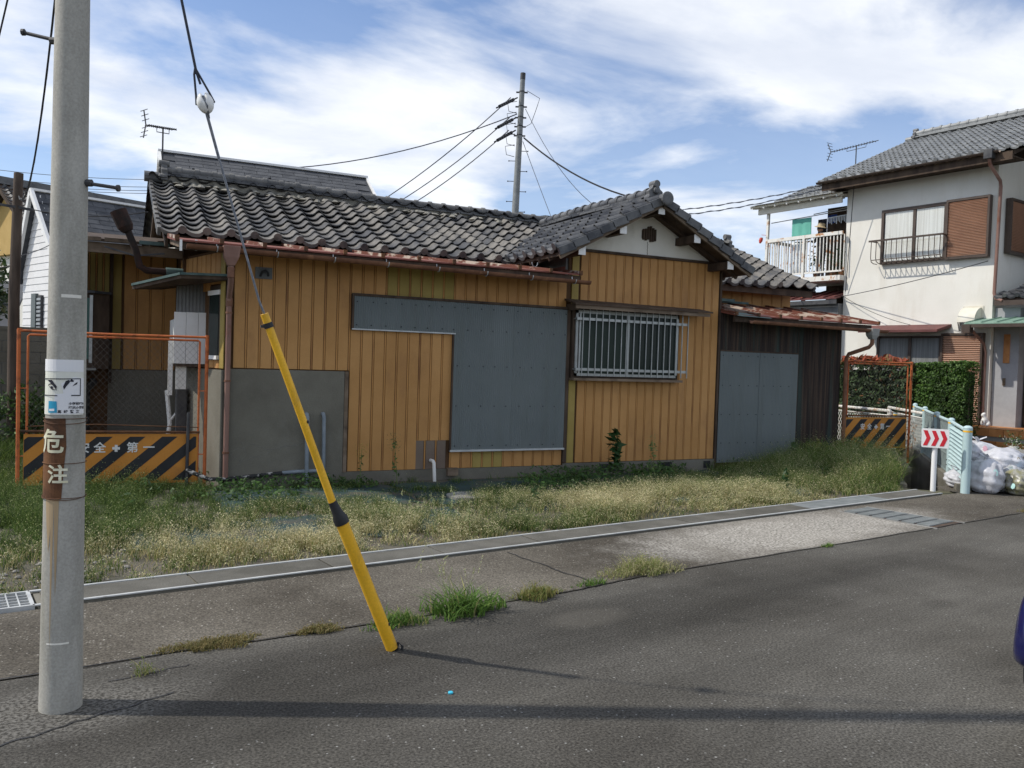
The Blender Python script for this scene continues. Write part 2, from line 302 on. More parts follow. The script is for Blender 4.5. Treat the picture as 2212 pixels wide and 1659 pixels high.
def stuff(o): o['kind'] = 'stuff'; return o
def sag(a, b, s, n=14):
    a, b = Vector(a), Vector(b); return [a.lerp(b, t/n) - Vector((0, 0, s*4*(t/n)*(1-t/n))) for t in range(n+1)]
def poly_sheet(pts, z, name, m, parent=None):
    return MB().add([(x, y, z) for x, y in pts], [tuple(range(len(pts)))]).build(name, m, parent)
def text_mesh(txt, size, weight=0.0):
    cu = bpy.data.curves.new('t', 'FONT'); cu.body = txt; cu.size = size; cu.align_x = 'CENTER'; cu.align_y = 'CENTER'; cu.offset = weight; cu.resolution_u = 3
    ob = bpy.data.objects.new('t', cu); C.objects.link(ob); dg = bpy.context.evaluated_depsgraph_get(); dg.update()
    me = bpy.data.meshes.new_from_object(ob.evaluated_get(dg)); bpy.data.objects.remove(ob); bpy.data.curves.remove(cu); return me
def place_text(txt, size, name, m, parent, M, weight=0, w=False, depth=.002):
    me = text_mesh(txt, size, weight); me.transform(M); me.materials.clear(); me.materials.append(MATS[m])
    o = bpy.data.objects.new(name, me); C.objects.link(o); attach(o, parent, w); return o
def vnoise(x, y, seed=0):
    xi = np.floor(x).astype(int); yi = np.floor(y).astype(int); xf = x-xi; yf = y-yi
    def h(a, b):
        n = (a*374761393 + b*668265263 + seed*1442695041) & 0x7fffffff
        n = ((n ^ (n >> 13))*1274126177) & 0x7fffffff
        return ((n ^ (n >> 16)) & 0xffff)/65535.
    u = xf*xf*(3-2*xf); v = yf*yf*(3-2*yf)
    return (h(xi, yi)*(1-u)+h(xi+1, yi)*u)*(1-v)+(h(xi, yi+1)*(1-u)+h(xi+1, yi+1)*u)*v
def tri_mesh(name, verts, faces, cols, m):
    me = bpy.data.meshes.new(name); nv = len(verts); nf = len(faces)
    me.vertices.add(nv); me.vertices.foreach_set('co', verts.astype(np.float32).ravel())
    me.loops.add(nf*3); me.loops.foreach_set('vertex_index', faces.astype(np.int32).ravel())
    me.polygons.add(nf); me.polygons.foreach_set('loop_start', np.arange(0, nf*3, 3, dtype=np.int32)); me.polygons.foreach_set('loop_total', np.full(nf, 3, dtype=np.int32))
    me.update(calc_edges=True)
    a = me.color_attributes.new('Col', 'FLOAT_COLOR', 'POINT'); a.data.foreach_set('color', np.hstack([cols, np.ones((nv, 1))]).astype(np.float32).ravel())
    me.materials.append(MATS[m]); return me
def blades(base, h, lean, width, cols, segs=2):
    """base (n,3), h (n), lean (n) metres of tip offset, width (n), cols (n,3) -> verts, faces, cols"""
    n = len(base); th = rng.uniform(0, 2*np.pi, n); ld = np.stack([np.cos(th), np.sin(th), np.zeros(n)], 1)
    ph = rng.uniform(0, 2*np.pi, n); wd = np.stack([np.cos(ph), np.sin(ph), np.zeros(n)], 1)*width[:, None]/2
    V = []; 
    for k in range(segs+1):
        t = k/segs; c = base + ld*(lean*t**2)[:, None] + np.array([0, 0, 1])*(h*(t-.18*t*t*np.clip(lean/np.maximum(h, .01), 0, 1.5)))[:, None]
        if k < segs: V += [c-wd*(1-.6*t), c+wd*(1-.6*t)]
        else: V += [c]
    V = np.stack(V, 1); m = V.shape[1]; F = []
    for k in range(segs-1): F += [[2*k, 2*k+1, 2*k+3], [2*k, 2*k+3, 2*k+2]]
    F += [[2*segs-2, 2*segs-1, 2*segs]]
    F = (np.arange(n)[:, None, None]*m + np.array(F)[None]).reshape(-1, 3)
    return V.reshape(-1, 3), F, np.repeat(cols, m, 0)
def flecks(cen, size, cols, flat=.0):
    """small random triangles (seed fuzz, tiny leaves)"""
    n = len(cen); a = rng.normal(size=(n, 3)); a[:, 2] *= 1-flat; a /= np.linalg.norm(a, axis=1)[:, None]
    b = rng.normal(size=(n, 3)); b -= (b*a).sum(1)[:, None]*a; b /= np.linalg.norm(b, axis=1)[:, None]
    s = size[:, None] if isinstance(size, np.ndarray) else size
    V = np.stack([cen-a*s, cen+a*s*.6+b*s*.45, cen+a*s*.6-b*s*.45], 1)
    return V.reshape(-1, 3), np.arange(3*n).reshape(-1, 3), np.repeat(cols, 3, 0)
def leaves(cen, nrm, size, cols):
    """pointed leaf quads (two triangles) facing roughly nrm"""
    n = len(cen); nn = nrm + rng.normal(size=(n, 3))*.55; nn /= np.linalg.norm(nn, axis=1)[:, None]
    a = rng.normal(size=(n, 3)); a -= (a*nn).sum(1)[:, None]*nn; a /= np.linalg.norm(a, axis=1)[:, None]; b = np.cross(nn, a)
    s = size[:, None]
    V = np.stack([cen-a*s, cen+b*s*.42, cen+a*s, cen-b*s*.42], 1)
    F = (np.arange(n)[:, None, None]*4 + np.array([[0, 1, 2], [0, 2, 3]])[None]).reshape(-1, 3)
    return V.reshape(-1, 3), F, np.repeat(cols, 4, 0)
def join(parts):
    V = []; F = []; Cc = []; k = 0
    for v, f, c in parts: V.append(v); F.append(f+k); Cc.append(c); k += len(v)
    return np.vstack(V), np.vstack(F), np.vstack(Cc)
def veg(name, parts, m='grass', parent=None, loc=(0, 0, 0)):
    v, f, c = join(parts); o = bpy.data.objects.new(name, tri_mesh(name, v, f, c, m)); C.objects.link(o); attach(o, parent)
    if parent is None: o.location = loc
    return o
def jit(col, n, amt=.25):
    c = np.tile(np.array(col, float), (n, 1)); return np.clip(c*(1+rng.uniform(-amt, amt, (n, 1)))*(1+rng.uniform(-.08, .08, (n, 3))), .002, 1)

# ================================================================ ground, road, drainage channel
def frame(ox, oy, az):
    a = R(az); e = Vector((math.cos(a), math.sin(a), 0)); n = Vector((-math.sin(a), math.cos(a), 0)); o = Vector((ox, oy, 0))
    return (lambda s, p, z=0.0: o + e*s + n*p + Vector((0, 0, z))), e, n
CF, ce, cn = frame(11.24, 7.85, 43.4)          # canal frame (along, left)
ss = [-300, .22, 2.6, 9.5, 300]; ps = [-300, .08, .46, .74, 300]
g = MB(); vs = [CF(s, p, -.02) for p in ps for s in ss]; g.add(vs, [(j*5+i, j*5+i+1, j*5+i+6, j*5+i+5) for j in range(4) for i in range(4) if (i, j) not in ((1, 1), (2, 1), (1, 2))])
struct(g.build('ground', 'field'))
cw = MB()
ring = [(.22, .08), (9.5, .08), (9.5, .46), (2.6, .46), (2.6, .74), (.22, .74)]
for (s0, p0), (s1, p1) in zip(ring, ring[1:]+ring[:1]):
    cw.quad(CF(s0, p0, -.9), CF(s1, p1, -.9), CF(s1, p1, -.021), CF(s0, p0, -.021))
cw.add([CF(a_, b_, -.9) for a_, b_ in ring], [tuple(range(6))])
canal = struct(cw.build('canal', 'concrete_wall'))
kw = MB()
for p0, p1, h, s0_, s1_ in ((-.12, .08, .10, .24, 9.5), (.46, .6, .05, 2.6, 9.5), (.74, .86, .04, .24, 2.6)):
    vs = [CF(s, p, z) for z in (-.3, h) for p in (p0, p1) for s in (s0_, s1_)]
    kw.add(vs, [(0, 2, 3, 1), (4, 5, 7, 6), (0, 1, 5, 4), (1, 3, 7, 5), (3, 2, 6, 7), (2, 0, 4, 6)])
struct(kw.build('canal_kerb', 'concrete_wall'))

GF, ge, gn = frame(-.128, 6.176, 8.75)         # drainage channel frame
seam = [(-60, -4.6), (-8, 3.6), (-2.2, 4.62), (.32, 4.98), (1.78, 5.10), (3.2, 5.32), (4.11, 5.53), (7.2, 5.98), (10.3, 6.47), (13, 6.95), (20, 8.2), (60, 15.5)]
struct(poly_sheet([(-60, -40), (60, -40)] + seam[::-1], .0, 'road', 'asphalt'))
sh = seam[1:-2] + [(14.2, 8.9), tuple(GF(11.75, .5)[:2]), tuple(GF(11.4, -.02)[:2]), tuple(GF(-8, -.02)[:2])]
struct(poly_sheet(sh, .004, 'road_shoulder', 'shoulder'))
# newer, darker strip of asphalt along the seam
def wob(pts, off, a, seed, n=60):
    out = []; 
    for i in range(n+1):
        t = i/n*(len(pts)-1); k = min(int(t), len(pts)-2); p = Vector(pts[k]).lerp(Vector(pts[k+1]), t-k)
        out.append((p.x, p.y+off+a*(float(vnoise(np.array([i*.35]), np.array([seed*7.1]), seed)[0])-.5)))
    return out
# pale worn concrete on the shoulder, built as an irregular thin skim
def blob(cx, cy, rx, ry, az, n=40, seed=1, j=.25):
    a = R(az); o = []
    for i in range(n):
        t = 2*math.pi*i/n; k = 1+j*(float(vnoise(np.array([math.cos(t)*2+9]), np.array([math.sin(t)*2+5]), seed)[0])-.5)*2
        x, y = rx*k*math.cos(t), ry*k*math.sin(t); o.append((cx+x*math.cos(a)-y*math.sin(a), cy+x*math.sin(a)+y*math.cos(a)))
    return o
def skim_mat(name, base, cxy, rad, az):
    """material of the shoulder with a worn pale zone of its own shape"""
def shoulder_wear():
    m = MATS['shoulder']; nt = m.node_tree; N = nt.nodes.new; L = nt.links.new; b = nt.nodes['Principled BSDF']
    src = b.inputs['Base Color'].links[0].from_socket; geo = N('ShaderNodeNewGeometry')
    mp = N('ShaderNodeMapping'); mp.vector_type = 'TEXTURE'; mp.inputs['Location'].default_value = (6.75, 6.55, 0); mp.inputs['Rotation'].default_value = (0, 0, R(9)); mp.inputs['Scale'].default_value = (2.5, .75, 1)
    L(geo.outputs['Position'], mp.inputs[0]); ln = N('ShaderNodeVectorMath'); ln.operation = 'LENGTH'; L(mp.outputs[0], ln.inputs[0])
    n = N('ShaderNodeTexNoise'); n.inputs['Scale'].default_value = 2.2; n.inputs['Detail'].default_value = 8; n.inputs['Roughness'].default_value = .7; L(geo.outputs['Position'], n.inputs[0])
    ad = N('ShaderNodeMath'); ad.operation = 'MULTIPLY_ADD'; L(n.outputs[0], ad.inputs[0]); ad.inputs[1].default_value = 1.3; L(ln.outputs['Value'], ad.inputs[2])
    r = N('ShaderNodeMapRange'); r.inputs[1].default_value = 1.85; r.inputs[2].default_value = 1.2; L(ad.outputs[0], r.inputs[0])
    n2 = N('ShaderNodeTexNoise'); n2.inputs['Scale'].default_value = 45; n2.inputs['Detail'].default_value = 4; L(geo.outputs['Position'], n2.inputs[0])
    r2 = N('ShaderNodeMapRange'); r2.inputs[1].default_value = .30; r2.inputs[2].default_value = .66; L(n2.outputs[0], r2.inputs[0])
    mu = N('ShaderNodeMath'); mu.operation = 'MULTIPLY'; L(r.outputs[0], mu.inputs[0]); L(r2.outputs[0], mu.inputs[1])
    x = N('ShaderNodeMix'); x.data_type = 'RGBA'; L(mu.outputs[0], x.inputs[0]); L(src, x.inputs[6]); x.inputs[7].default_value = (.46, .435, .39, 1)
    L(x.outputs[2], b.inputs['Base Color'])
shoulder_wear()
def asphalt_wear():
    """newer darker asphalt beside the seam, a pebbly worn ring round the pole foot and an old oval patch"""
    m = MATS['asphalt']; nt = m.node_tree; N = nt.nodes.new; L = nt.links.new; b = nt.nodes['Principled BSDF']; geo = N('ShaderNodeNewGeometry')
    n = N('ShaderNodeTexNoise'); n.inputs['Scale'].default_value = 1.7; n.inputs['Detail'].default_value = 8; n.inputs['Roughness'].default_value = .68; L(geo.outputs['Position'], n.inputs[0])
    n3 = N('ShaderNodeTexNoise'); n3.inputs['Scale'].default_value = 55; n3.inputs['Detail'].default_value = 3; L(geo.outputs['Position'], n3.inputs[0])
    def zone(cx, cy, az, rx, ry, amp, r0, r1, col, fac, mode, grain=False):
        src = b.inputs['Base Color'].links[0].from_socket
        mp = N('ShaderNodeMapping'); mp.vector_type = 'TEXTURE'; mp.inputs['Location'].default_value = (cx, cy, 0); mp.inputs['Rotation'].default_value = (0, 0, R(az)); mp.inputs['Scale'].default_value = (rx, ry, 1)
        L(geo.outputs['Position'], mp.inputs[0]); ln = N('ShaderNodeVectorMath'); ln.operation = 'LENGTH'; L(mp.outputs[0], ln.inputs[0])
        ad = N('ShaderNodeMath'); ad.operation = 'MULTIPLY_ADD'; L(n.outputs[0], ad.inputs[0]); ad.inputs[1].default_value = amp; L(ln.outputs['Value'], ad.inputs[2])
        r = N('ShaderNodeMapRange'); r.inputs[1].default_value = r1+amp*.5; r.inputs[2].default_value = r0+amp*.5; r.inputs[4].default_value = fac; L(ad.outputs[0], r.inputs[0]); f_ = r.outputs[0]
        if grain:
            g = N('ShaderNodeMapRange'); g.inputs[1].default_value = .42; g.inputs[2].default_value = .58; L(n3.outputs[0], g.inputs[0]); mu = N('ShaderNodeMath'); mu.operation = 'MULTIPLY'; L(f_, mu.inputs[0]); L(g.outputs[0], mu.inputs[1]); f_ = mu.outputs[0]
        x = N('ShaderNodeMix'); x.data_type = 'RGBA'; x.blend_type = mode; L(f_, x.inputs[0]); L(src, x.inputs[6]); x.inputs[7].default_value = (*col, 1); L(x.outputs[2], b.inputs['Base Color'])
    src0 = b.inputs['Base Color'].links[0].from_socket; mp0 = N('ShaderNodeMapping'); mp0.vector_type = 'TEXTURE'; mp0.inputs['Rotation'].default_value = (0, 0, R(9)); mp0.inputs['Scale'].default_value = (4.5, .9, 1); L(geo.outputs['Position'], mp0.inputs[0])
    n0 = N('ShaderNodeTexNoise'); n0.inputs['Scale'].default_value = 1.1; n0.inputs['Detail'].default_value = 7; n0.inputs['Roughness'].default_value = .65; L(mp0.outputs[0], n0.inputs[0]); r0_ = N('ShaderNodeMapRange'); r0_.inputs[1].default_value = .32; r0_.inputs[2].default_value = .68; r0_.inputs[3].default_value = .72; r0_.inputs[4].default_value = 1.22; L(n0.outputs[0], r0_.inputs[0])
    v0_ = N('ShaderNodeCombineXYZ'); [L(r0_.outputs[0], v0_.inputs[i]) for i in range(3)]; x0_ = N('ShaderNodeMix'); x0_.data_type = 'RGBA'; x0_.blend_type = 'MULTIPLY'; x0_.inputs[0].default_value = 1; L(src0, x0_.inputs[6]); L(v0_.outputs[0], x0_.inputs[7]); L(x0_.outputs[2], b.inputs['Base Color'])
    for cx_, cy_, r_ in ((3.2, 3.1, .09), (4.6, 2.9, .07), (2.2, 2.75, .05), (5.6, 4.1, .12), (3.9, 4.3, .06)): zone(cx_, cy_, 9, r_*1.6, r_, .5, .5, 1.1, (.5, .5, .5), .4, 'MULTIPLY')
    zone(2.6, 4.55, 9, 4.6, .62, .8, .55, 1.25, (.62, .62, .62), 1, 'MULTIPLY')
    zone(-.2, 4.36, 10, .75, .36, .9, .6, 1.1, (.24, .228, .205), .5, 'MIX', True)
    zone(2.95, 4.72, 10, .36, .19, .35, .6, 1.1, (.17, .155, .13), .2, 'MIX')
asphalt_wear()
jm = MB()
def strip(pts, w, z):
    for (x0, y0), (x1, y1) in zip(pts, pts[1:]):
        d = Vector((x1-x0, y1-y0, 0)).normalized(); n = Vector((-d.y, d.x, 0))*w/2; a = Vector((x0, y0, z)); b = Vector((x1, y1, z))
        jm.quad(a-n, b-n, b+n, a+n)
def rough(p, q, n, a):
    return [(p[0]+(q[0]-p[0])*i/n+random.uniform(-a, a), p[1]+(q[1]-p[1])*i/n+random.uniform(-a, a)) for i in range(n+1)]
strip([(x, y) for i in range(2, 8) for x, y in rough(seam[i], seam[i+1], 12, .012)], .011, .009)
strip(rough((3.25, 6.60), (3.45, 5.42), 18, .016), .012, .010)
strip(rough((-1.1, 3.72), (.35, 4.40), 34, .014), .010, .004)
strip(rough((.05, 4.66), (.45, 4.76), 12, .012), .008, .004)
struct(jm.build('road_crack', 'stripe_black'))
# lot
lot = [tuple(GF(s, .40)[:2]) for s in (-30, 0, 10.9)] + [tuple(CF(a_, b_)[:2]) for a_, b_ in ((.3, .87), (2.62, .87), (2.62, .62), (9.5, .62))] + [(18.5, 30), (-30, 30)]
struct(poly_sheet(lot, .0, 'lot_ground', 'soil'))
ws = MB()
for x0, x1, y0, y1 in ((1.2, 3.4, 9.2, 10.7), (3.5, 6.3, 9.1, 10.75), (6.4, 10.2, 9.3, 10.85), (.2, 3.6, 7.6, 8.8), (4.2, 9.3, 8.35, 9.2), (9.9, 11.2, 9.5, 10.7)):
    nx, ny = 24, 8; k = len(ws.v)
    for j in range(ny+1):
        for i in range(nx+1):
            x = x0+(x1-x0)*i/nx; y = y0+(y1-y0)*j/ny; ed = (i in (0, nx) or j in (0, ny))
            ws.v.append((x+random.uniform(-.05, .05), y+random.uniform(-.05, .05)*(2 if ed else 1), .008 + (0 if ed else .03*float(vnoise(np.array([x*2.5]), np.array([y*2.5]), 4)[0]))))
    ws.f += [(k+j*(nx+1)+i, k+j*(nx+1)+i+1, k+(j+1)*(nx+1)+i+1, k+(j+1)*(nx+1)+i) for j in range(ny) for i in range(nx)]
o = ws.build('weed_barrier_sheet', 'weed_sheet', smooth=True); struct(o)
struct(poly_sheet([tuple(CF(-.05, -.13)[:2]), (14.3, 8.9), (22, 10.2), (60, 16.5), (60, 60), (26, 40), tuple(CF(9.5, -.13)[:2])], .0, 'driveway', 'asphalt_dark'))

# drainage channel with concrete lids, steel edges and gratings
ch = MB()
def gbox(mb, s0, s1, p0, p1, z0, z1):
    vs = [GF(s, p, z) for z in (z0, z1) for p in (p0, p1) for s in (s0, s1)]
    mb.add(vs, [(0, 2, 3, 1), (4, 5, 7, 6), (0, 1, 5, 4), (1, 3, 7, 5), (3, 2, 6, 7), (2, 0, 4, 6)])
gbox(ch, -9, -1.3, 0, .38, -.3, .012); gbox(ch, -.22, 11.0, 0, .38, -.3, .012); [gbox(ch, a_, b_, p_, p_+.024, .0125, .0215) for a_, b_ in ((-9, -1.3), (-.22, 11.0)) for p_ in (.001, .355)]; gbox(ch, -1.3, -.22, 0, .38, -.3, -.12)
channel = struct(ch.build('drainage_channel', 'concrete_wall'))
for p0, p1 in ((-.006, .022), (.358, .386)):
    e = MB(); 
    for s0, s1 in ((-9, -1.28), (-.25, 11.0)): gbox(e, s0, s1, p0, p1, .022, .030)
    e.build('steel_edge', 'steel_edge', channel)
pal = 0; s = -.19
joints = [-.19, .79, 1.83, 2.86, 3.89, 4.92, 5.95, 6.98, 8.02, 9.72, 10.95]
for a, b in zip(joints, joints[1:]):
    l = MB(); gbox(l, a+.008, b-.008, .028, .352, .013, .027+random.uniform(-.003, .002))
    o = l.build('channel_lid', 'concrete_lid' if a < 8 or a > 9.5 else 'drain_plate', channel, bevel=.006)
    if 8 < a < 9.5: o['label'] = 'pale worn lid lighter than the others'
for a in (-8, -6.9, -5.8, -4.7, -3.6, -2.5):
    l = MB(); gbox(l, a+.006, a+1.08, .028, .352, .013, .027); l.build('channel_lid', 'concrete_lid', channel, bevel=.006)
gr = MB(); 
for p in (.0, .36): gbox(gr, -1.28, -.24, p, p+.022, -.02, .030)
for q in (-1.28, -.262): gbox(gr, q, q+.022, .022, .36, -.02, .030)
grating = gr.build('steel_grating', 'steel_edge', channel)
for i in range(17):
    b = MB(); gbox(b, -1.255+i*.062, -1.247+i*.062, .022, .36, -.02, .028); b.build('grating_bar', 'steel_edge', grating)
for i in range(4):
    b = MB(); gbox(b, -1.258, -.262, .08+i*.07, .088+i*.07, -.015, .026); b.build('grating_bar', 'steel_edge', grating)
# cross drain grating in the shoulder
XF, xe, xn = frame(8.12, 7.24, -78.5)
def xbox(mb, s0, s1, p0, p1, z0, z1):
    vs = [XF(s, p, z) for z in (z0, z1) for p in (p0, p1) for s in (s0, s1)]
    mb.add(vs, [(0, 2, 3, 1), (4, 5, 7, 6), (0, 1, 5, 4), (1, 3, 7, 5), (3, 2, 6, 7), (2, 0, 4, 6)])
b = MB(); xbox(b, -.02, 1.12, -.03, .60, -.1, .006)
cd = struct(b.build('cross_drain', 'wood_dark'))
b = MB(); xbox(b, -.05, 1.15, -.06, -.03, -.05, .010); xbox(b, -.05, 1.15, .60, .63, -.05, .010); b.build('steel_edge', 'concrete', cd)
for i in range(6):
    b = MB(); xbox(b, i*.178+.004, i*.178+.150, .0, .57, .005, .014)
    for k in range(12): xbox(b, i*.178+.008, i*.178+.146, .012+k*.046, .034+k*.046, .014, .019)
    b.build('grating_panel', 'drain_plate', cd)

# ================================================================ abandoned house
house = thing('abandoned_house', 'single storey orange clad house with tiled roof and windows boarded over in grey sheet', 'house', (6.3, 11.0, 0))
def HB(name, m, mb, parent=None, **k): return mb.build(name, m, parent or house, w=True, **k)
Yf = 10.95
w = MB()
w.box(1.42, 6.31, Yf+.02, 12.5, .02, 3.02)                       # front extension
w.box(6.312, 9.2, Yf+.021, 14.55, .021, 3.43)                      # gabled wing
w.box(1.0, 12.25, 12.72, 16.8, .022, 3.28)                        # main block behind
w.box(.99, 12.24, 12.45, 12.73, 2.6, 3.281)
w.prism([(.98, 12.7), (1.42, 12.7), (1.42, Yf+.03)], 2.995, 'z', .023)
HB('wall', 'backing', w)
f = MB(); f.box(1.41, 6.3, Yf-.012, Yf+.019, -.1, .155); f.box(6.3, 9.215, Yf-.016, Yf+.018, -.1, .182)
HB('foundation', 'concrete_wall', f)
for x0, x1 in ((6.95, 7.35), (8.05, 8.33), (8.98, 9.12)):
    v = MB(); v.box(x0, x1, Yf-.02, Yf-.0165, .04, .155); vv = HB('foundation_vent', 'stripe_black', v)
    if x0 < 7: 
        for k in range(9): b = MB(); b.box(x0+.03+k*.042, x0+.04+k*.042, Yf-.026, Yf-.02, .045, .15); b.build('bar', 'dark_metal', vv, w=True)
# concrete dado, left
d = MB(); d.box(1.43, 2.90, Yf-.022, Yf+.019, -.1, 1.50); HB('concrete_panel', 'concrete_wall', d, bevel=.006)
cr = MB()
def crack(pts, r=.0018):
    q = []
    for (a, b), (c, e) in zip(pts, pts[1:]):
        n = 5; q += [(a+(c-a)*i/n+random.uniform(-.012, .012), Yf-.023, b+(e-b)*i/n+random.uniform(-.012, .012)) for i in range(n)]
    q.append((pts[-1][0], Yf-.023, pts[-1][1])); cr.tube(q, r, 4)
for p in ([(1.46, .46), (1.72, .55), (1.9, .48), (2.05, .49), (2.3, .53), (2.45, .6)], [(1.46, .42), (1.6, .33), (1.75, .38), (1.9, .4), (1.98, .48)], [(1.56, .28), (1.66, .42), (1.6, .58)]): crack(p)
HB('crack_filler', 'crack_pale', cr)
p = MB(); p.box(2.905, 2.955, Yf-.018, Yf+.018, .15, 1.5); HB('trim_post', 'wood_old', p)
p = MB(); p.box(6.282, 6.34, Yf-.03, Yf+.018, .2, 2.55); HB('trim_post', 'wood_dark', p)
p = MB(); p.box(1.385, 1.43, Yf-.028, Yf+.04, .1, 3.0); HB('corner_post', 'wood_dark', p)
p = MB(); p.box(9.2, 9.235, Yf-.02, Yf+.05, .1, 3.4); HB('corner_post', 'wood_dark', p)

# cladding boards and battens
def boards(x0, x1, zlo, zhi, openings, pitch, colour, y=Yf, par=None, MT=None, skip_first=False):
    n = max(1, round((x1-x0)/pitch)); pt = (x1-x0)/n
    for i in range(n):
        for kind, a, b in (('wall_board', x0+i*pt+.0135, x0+(i+1)*pt-.0135), ('wall_batten', x0+i*pt-.0095, x0+i*pt+.0095)):
            mid = (a+b)/2
            if kind == 'wall_batten' and i == 0: continue
            cuts = [(zlo, zhi)]
            for ox0, ox1, oz0, oz1 in openings:
                if ox0 < mid < ox1:
                    nx = []
                    for z0, z1 in cuts:
                        if oz0 > z0: nx.append((z0, min(z1, oz0)))
                        if oz1 < z1: nx.append((max(z0, oz1), z1))
                    cuts = [c for c in nx if c[1]-c[0] > .03]
            for z0, z1 in cuts:
                m = colour(mid, (z0+z1)/2) if kind == 'wall_board' else 'batten_orange'
                dy = random.uniform(-.0015, .0015); mb = MB()
                if kind == 'wall_board':
                    mb.add([(a, y+.014, z0), (b, y+.014, z0), (b, y+.014, z1), (a, y+.014, z1), (a+.004, y+dy, z0), (b-.004, y+dy, z0), (b-.004, y+dy, z1), (a+.004, y+dy, z1)],
                           [(4, 5, 6, 7), (0, 1, 5, 4), (1, 2, 6, 5), (2, 3, 7, 6), (3, 0, 4, 7)])
                else: mb.box(a, b, y+.001, y+.016, z0, z1)
                if MT is not None: mb.v = [tuple(MT @ Vector(v)) for v in mb.v]
                HB(kind, m, mb, par)
def col_main(x, z):
    if 3.40 < x < 4.42 and z > 2.4: return 'board_yellow'
    if 4.82 < x < 5.34 and z < .4: return 'board_yellow'
    if 3.90 < x < 4.40 and z < .5: return 'board_patch'
    return 'board_orange'
GREY = [(2.975, 4.46, 2.06, 2.54), (4.44, 6.30, .40, 2.54)]
boards(1.46, 6.285, .16, 2.98, [(0, 2.96, -1, 1.515), (3.905, 4.40, .15, .56)] + GREY, .1655, col_main)
boards(3.905, 4.40, .16, .558, [], .1655, lambda x, z: 'board_patch')
boards(6.345, 6.495, .19, 3.41, [(6.35, 8.36, 1.47, 2.56)], .15, lambda x, z: 'board_yellow')
boards(6.50, 9.2, .19, 3.41, [(6.35, 8.36, 1.47, 2.56)], .1635, lambda x, z: 'board_orange')

# grey corrugated sheets
def corrugated(x0, x1, z0, z1, y, pitch, amp, name, m, parent=None, MT=None):
    n = max(4, int((x1-x0)/pitch*4)); vs = []
    for i in range(n+1):
        x = x0+(x1-x0)*i/n; yy = y - amp*math.sin(2*math.pi*(x-x0)/pitch); vs += [(x, yy, z0), (x, yy, z1)]
    k = len(vs); vs += [(x0, y+.01, z0), (x0, y+.01, z1), (x1, y+.01, z0), (x1, y+.01, z1)]
    fs = [(2*i, 2*i+2, 2*i+3, 2*i+1) for i in range(n)] + [(k, 0, 1, k+1), (2*n, k+2, k+3, 2*n+1), (k, k+1, k+3, k+2)]
    if MT is not None: vs = [MT @ Vector(v) for v in vs]
    o = MB().add(vs, fs).build(name, m, parent or house, w=True)
    o.data.polygons.foreach_set('use_smooth', [True]*len(o.data.polygons)); set_auto(o.data); return o
def skewz(o, fn):
    for v in o.data.vertices: v.co.z = fn(v.co.x, v.co.z)
s1 = corrugated(3.0, 4.45, 2.08, 2.515, Yf-.035, .032, .004, 'corrugated_sheet', 'corrugated_grey')
s2 = corrugated(4.451, 5.40, .425, 2.512, Yf-.036, .032, .004, 'corrugated_sheet', 'corrugated_grey')
s3 = corrugated(5.385, 6.275, .425, 2.508, Yf-.041, .032, .004, 'corrugated_sheet', 'corrugated_grey')
fr = MB(); fr.box(2.975, 6.285, Yf-.05, Yf-.005, 2.515, 2.55); fr.box(2.975, 3.0, Yf-.045, Yf-.005, 2.06, 2.515); fr.box(4.43, 4.45, Yf-.042, Yf-.004, .40, 2.06); HB('sheet_frame', 'wood_dark', fr)
fr = MB(); fr.box(2.975, 4.47, Yf-.047, Yf-.006, 2.062, 2.08); fr.box(4.43, 6.285, Yf-.06, Yf-.004, .398, .424); HB('sheet_sill', 'steel_edge', fr)
sc = MB()
for z, xs in ((2.44, np.arange(3.05, 6.26, .2)), (2.13, np.arange(3.05, 6.26, .2)), (1.62, np.arange(4.5, 6.26, .2)), (1.05, np.arange(4.5, 6.26, .2)), (.48, np.arange(4.5, 6.26, .2))):
    for x in xs: sc.lathe([(.009, 0), (.009, .005), (.004, .008)], 6, Matrix.Translation((x+random.uniform(-.015, .015), Yf-.042, z)) @ Matrix.Rotation(R(90), 4, 'X'))
stuff(HB('sheet_screws', 'screw', sc))

# barred window
win = MB(); win.box(6.36, 8.34, Yf-.07, Yf+.012, 1.49, 2.55); win_o = HB('window', 'wood_dark', win)
fm = MB()
for a in ((6.40, 8.31, 1.52, 1.56), (6.40, 8.31, 2.47, 2.52), (6.40, 6.44, 1.52, 2.52), (8.27, 8.31, 1.52, 2.52), (7.31, 7.37, 1.56, 2.47), (6.46, 6.49, 1.56, 2.47)):
    fm.box(a[0], a[1], Yf-.095, Yf-.069, a[2], a[3])
fm.build('window_frame', 'alu', win_o, w=True)
p = MB(); p.box(6.49, 7.31, Yf-.079, Yf-.071, 1.56, 2.47); p.build('pane', 'glass_frost', win_o, w=True)
p = MB(); p.box(7.37, 8.27, Yf-.083, Yf-.071, 1.56, 2.47); p.build('pane', 'glass_green', win_o, w=True)
p = MB(); p.box(6.355, 8.38, Yf-.16, Yf-.0, 1.45, 1.488); p.build('sill', 'wood_old', win_o, w=True)
grl = MB(); grl.box(6.37, 8.44, Yf-.175, Yf-.163, 2.36, 2.40); grl.box(6.37, 8.44, Yf-.175, Yf-.163, 1.60, 1.64)
for x in (6.38, 8.36): 
    for z in (1.62, 2.38): grl.bar((x, Yf-.165, z), (x, Yf-.07, z), .02)
grille = HB('window_grille', 'alu', grl)
for i in range(18):
    x = 6.47+i*.1155
    b = MB(); b.box(x-.006, x+.006, Yf-.190, Yf-.176, 1.52, 2.55); b.build('grille_bar', 'alu', grille, w=True)
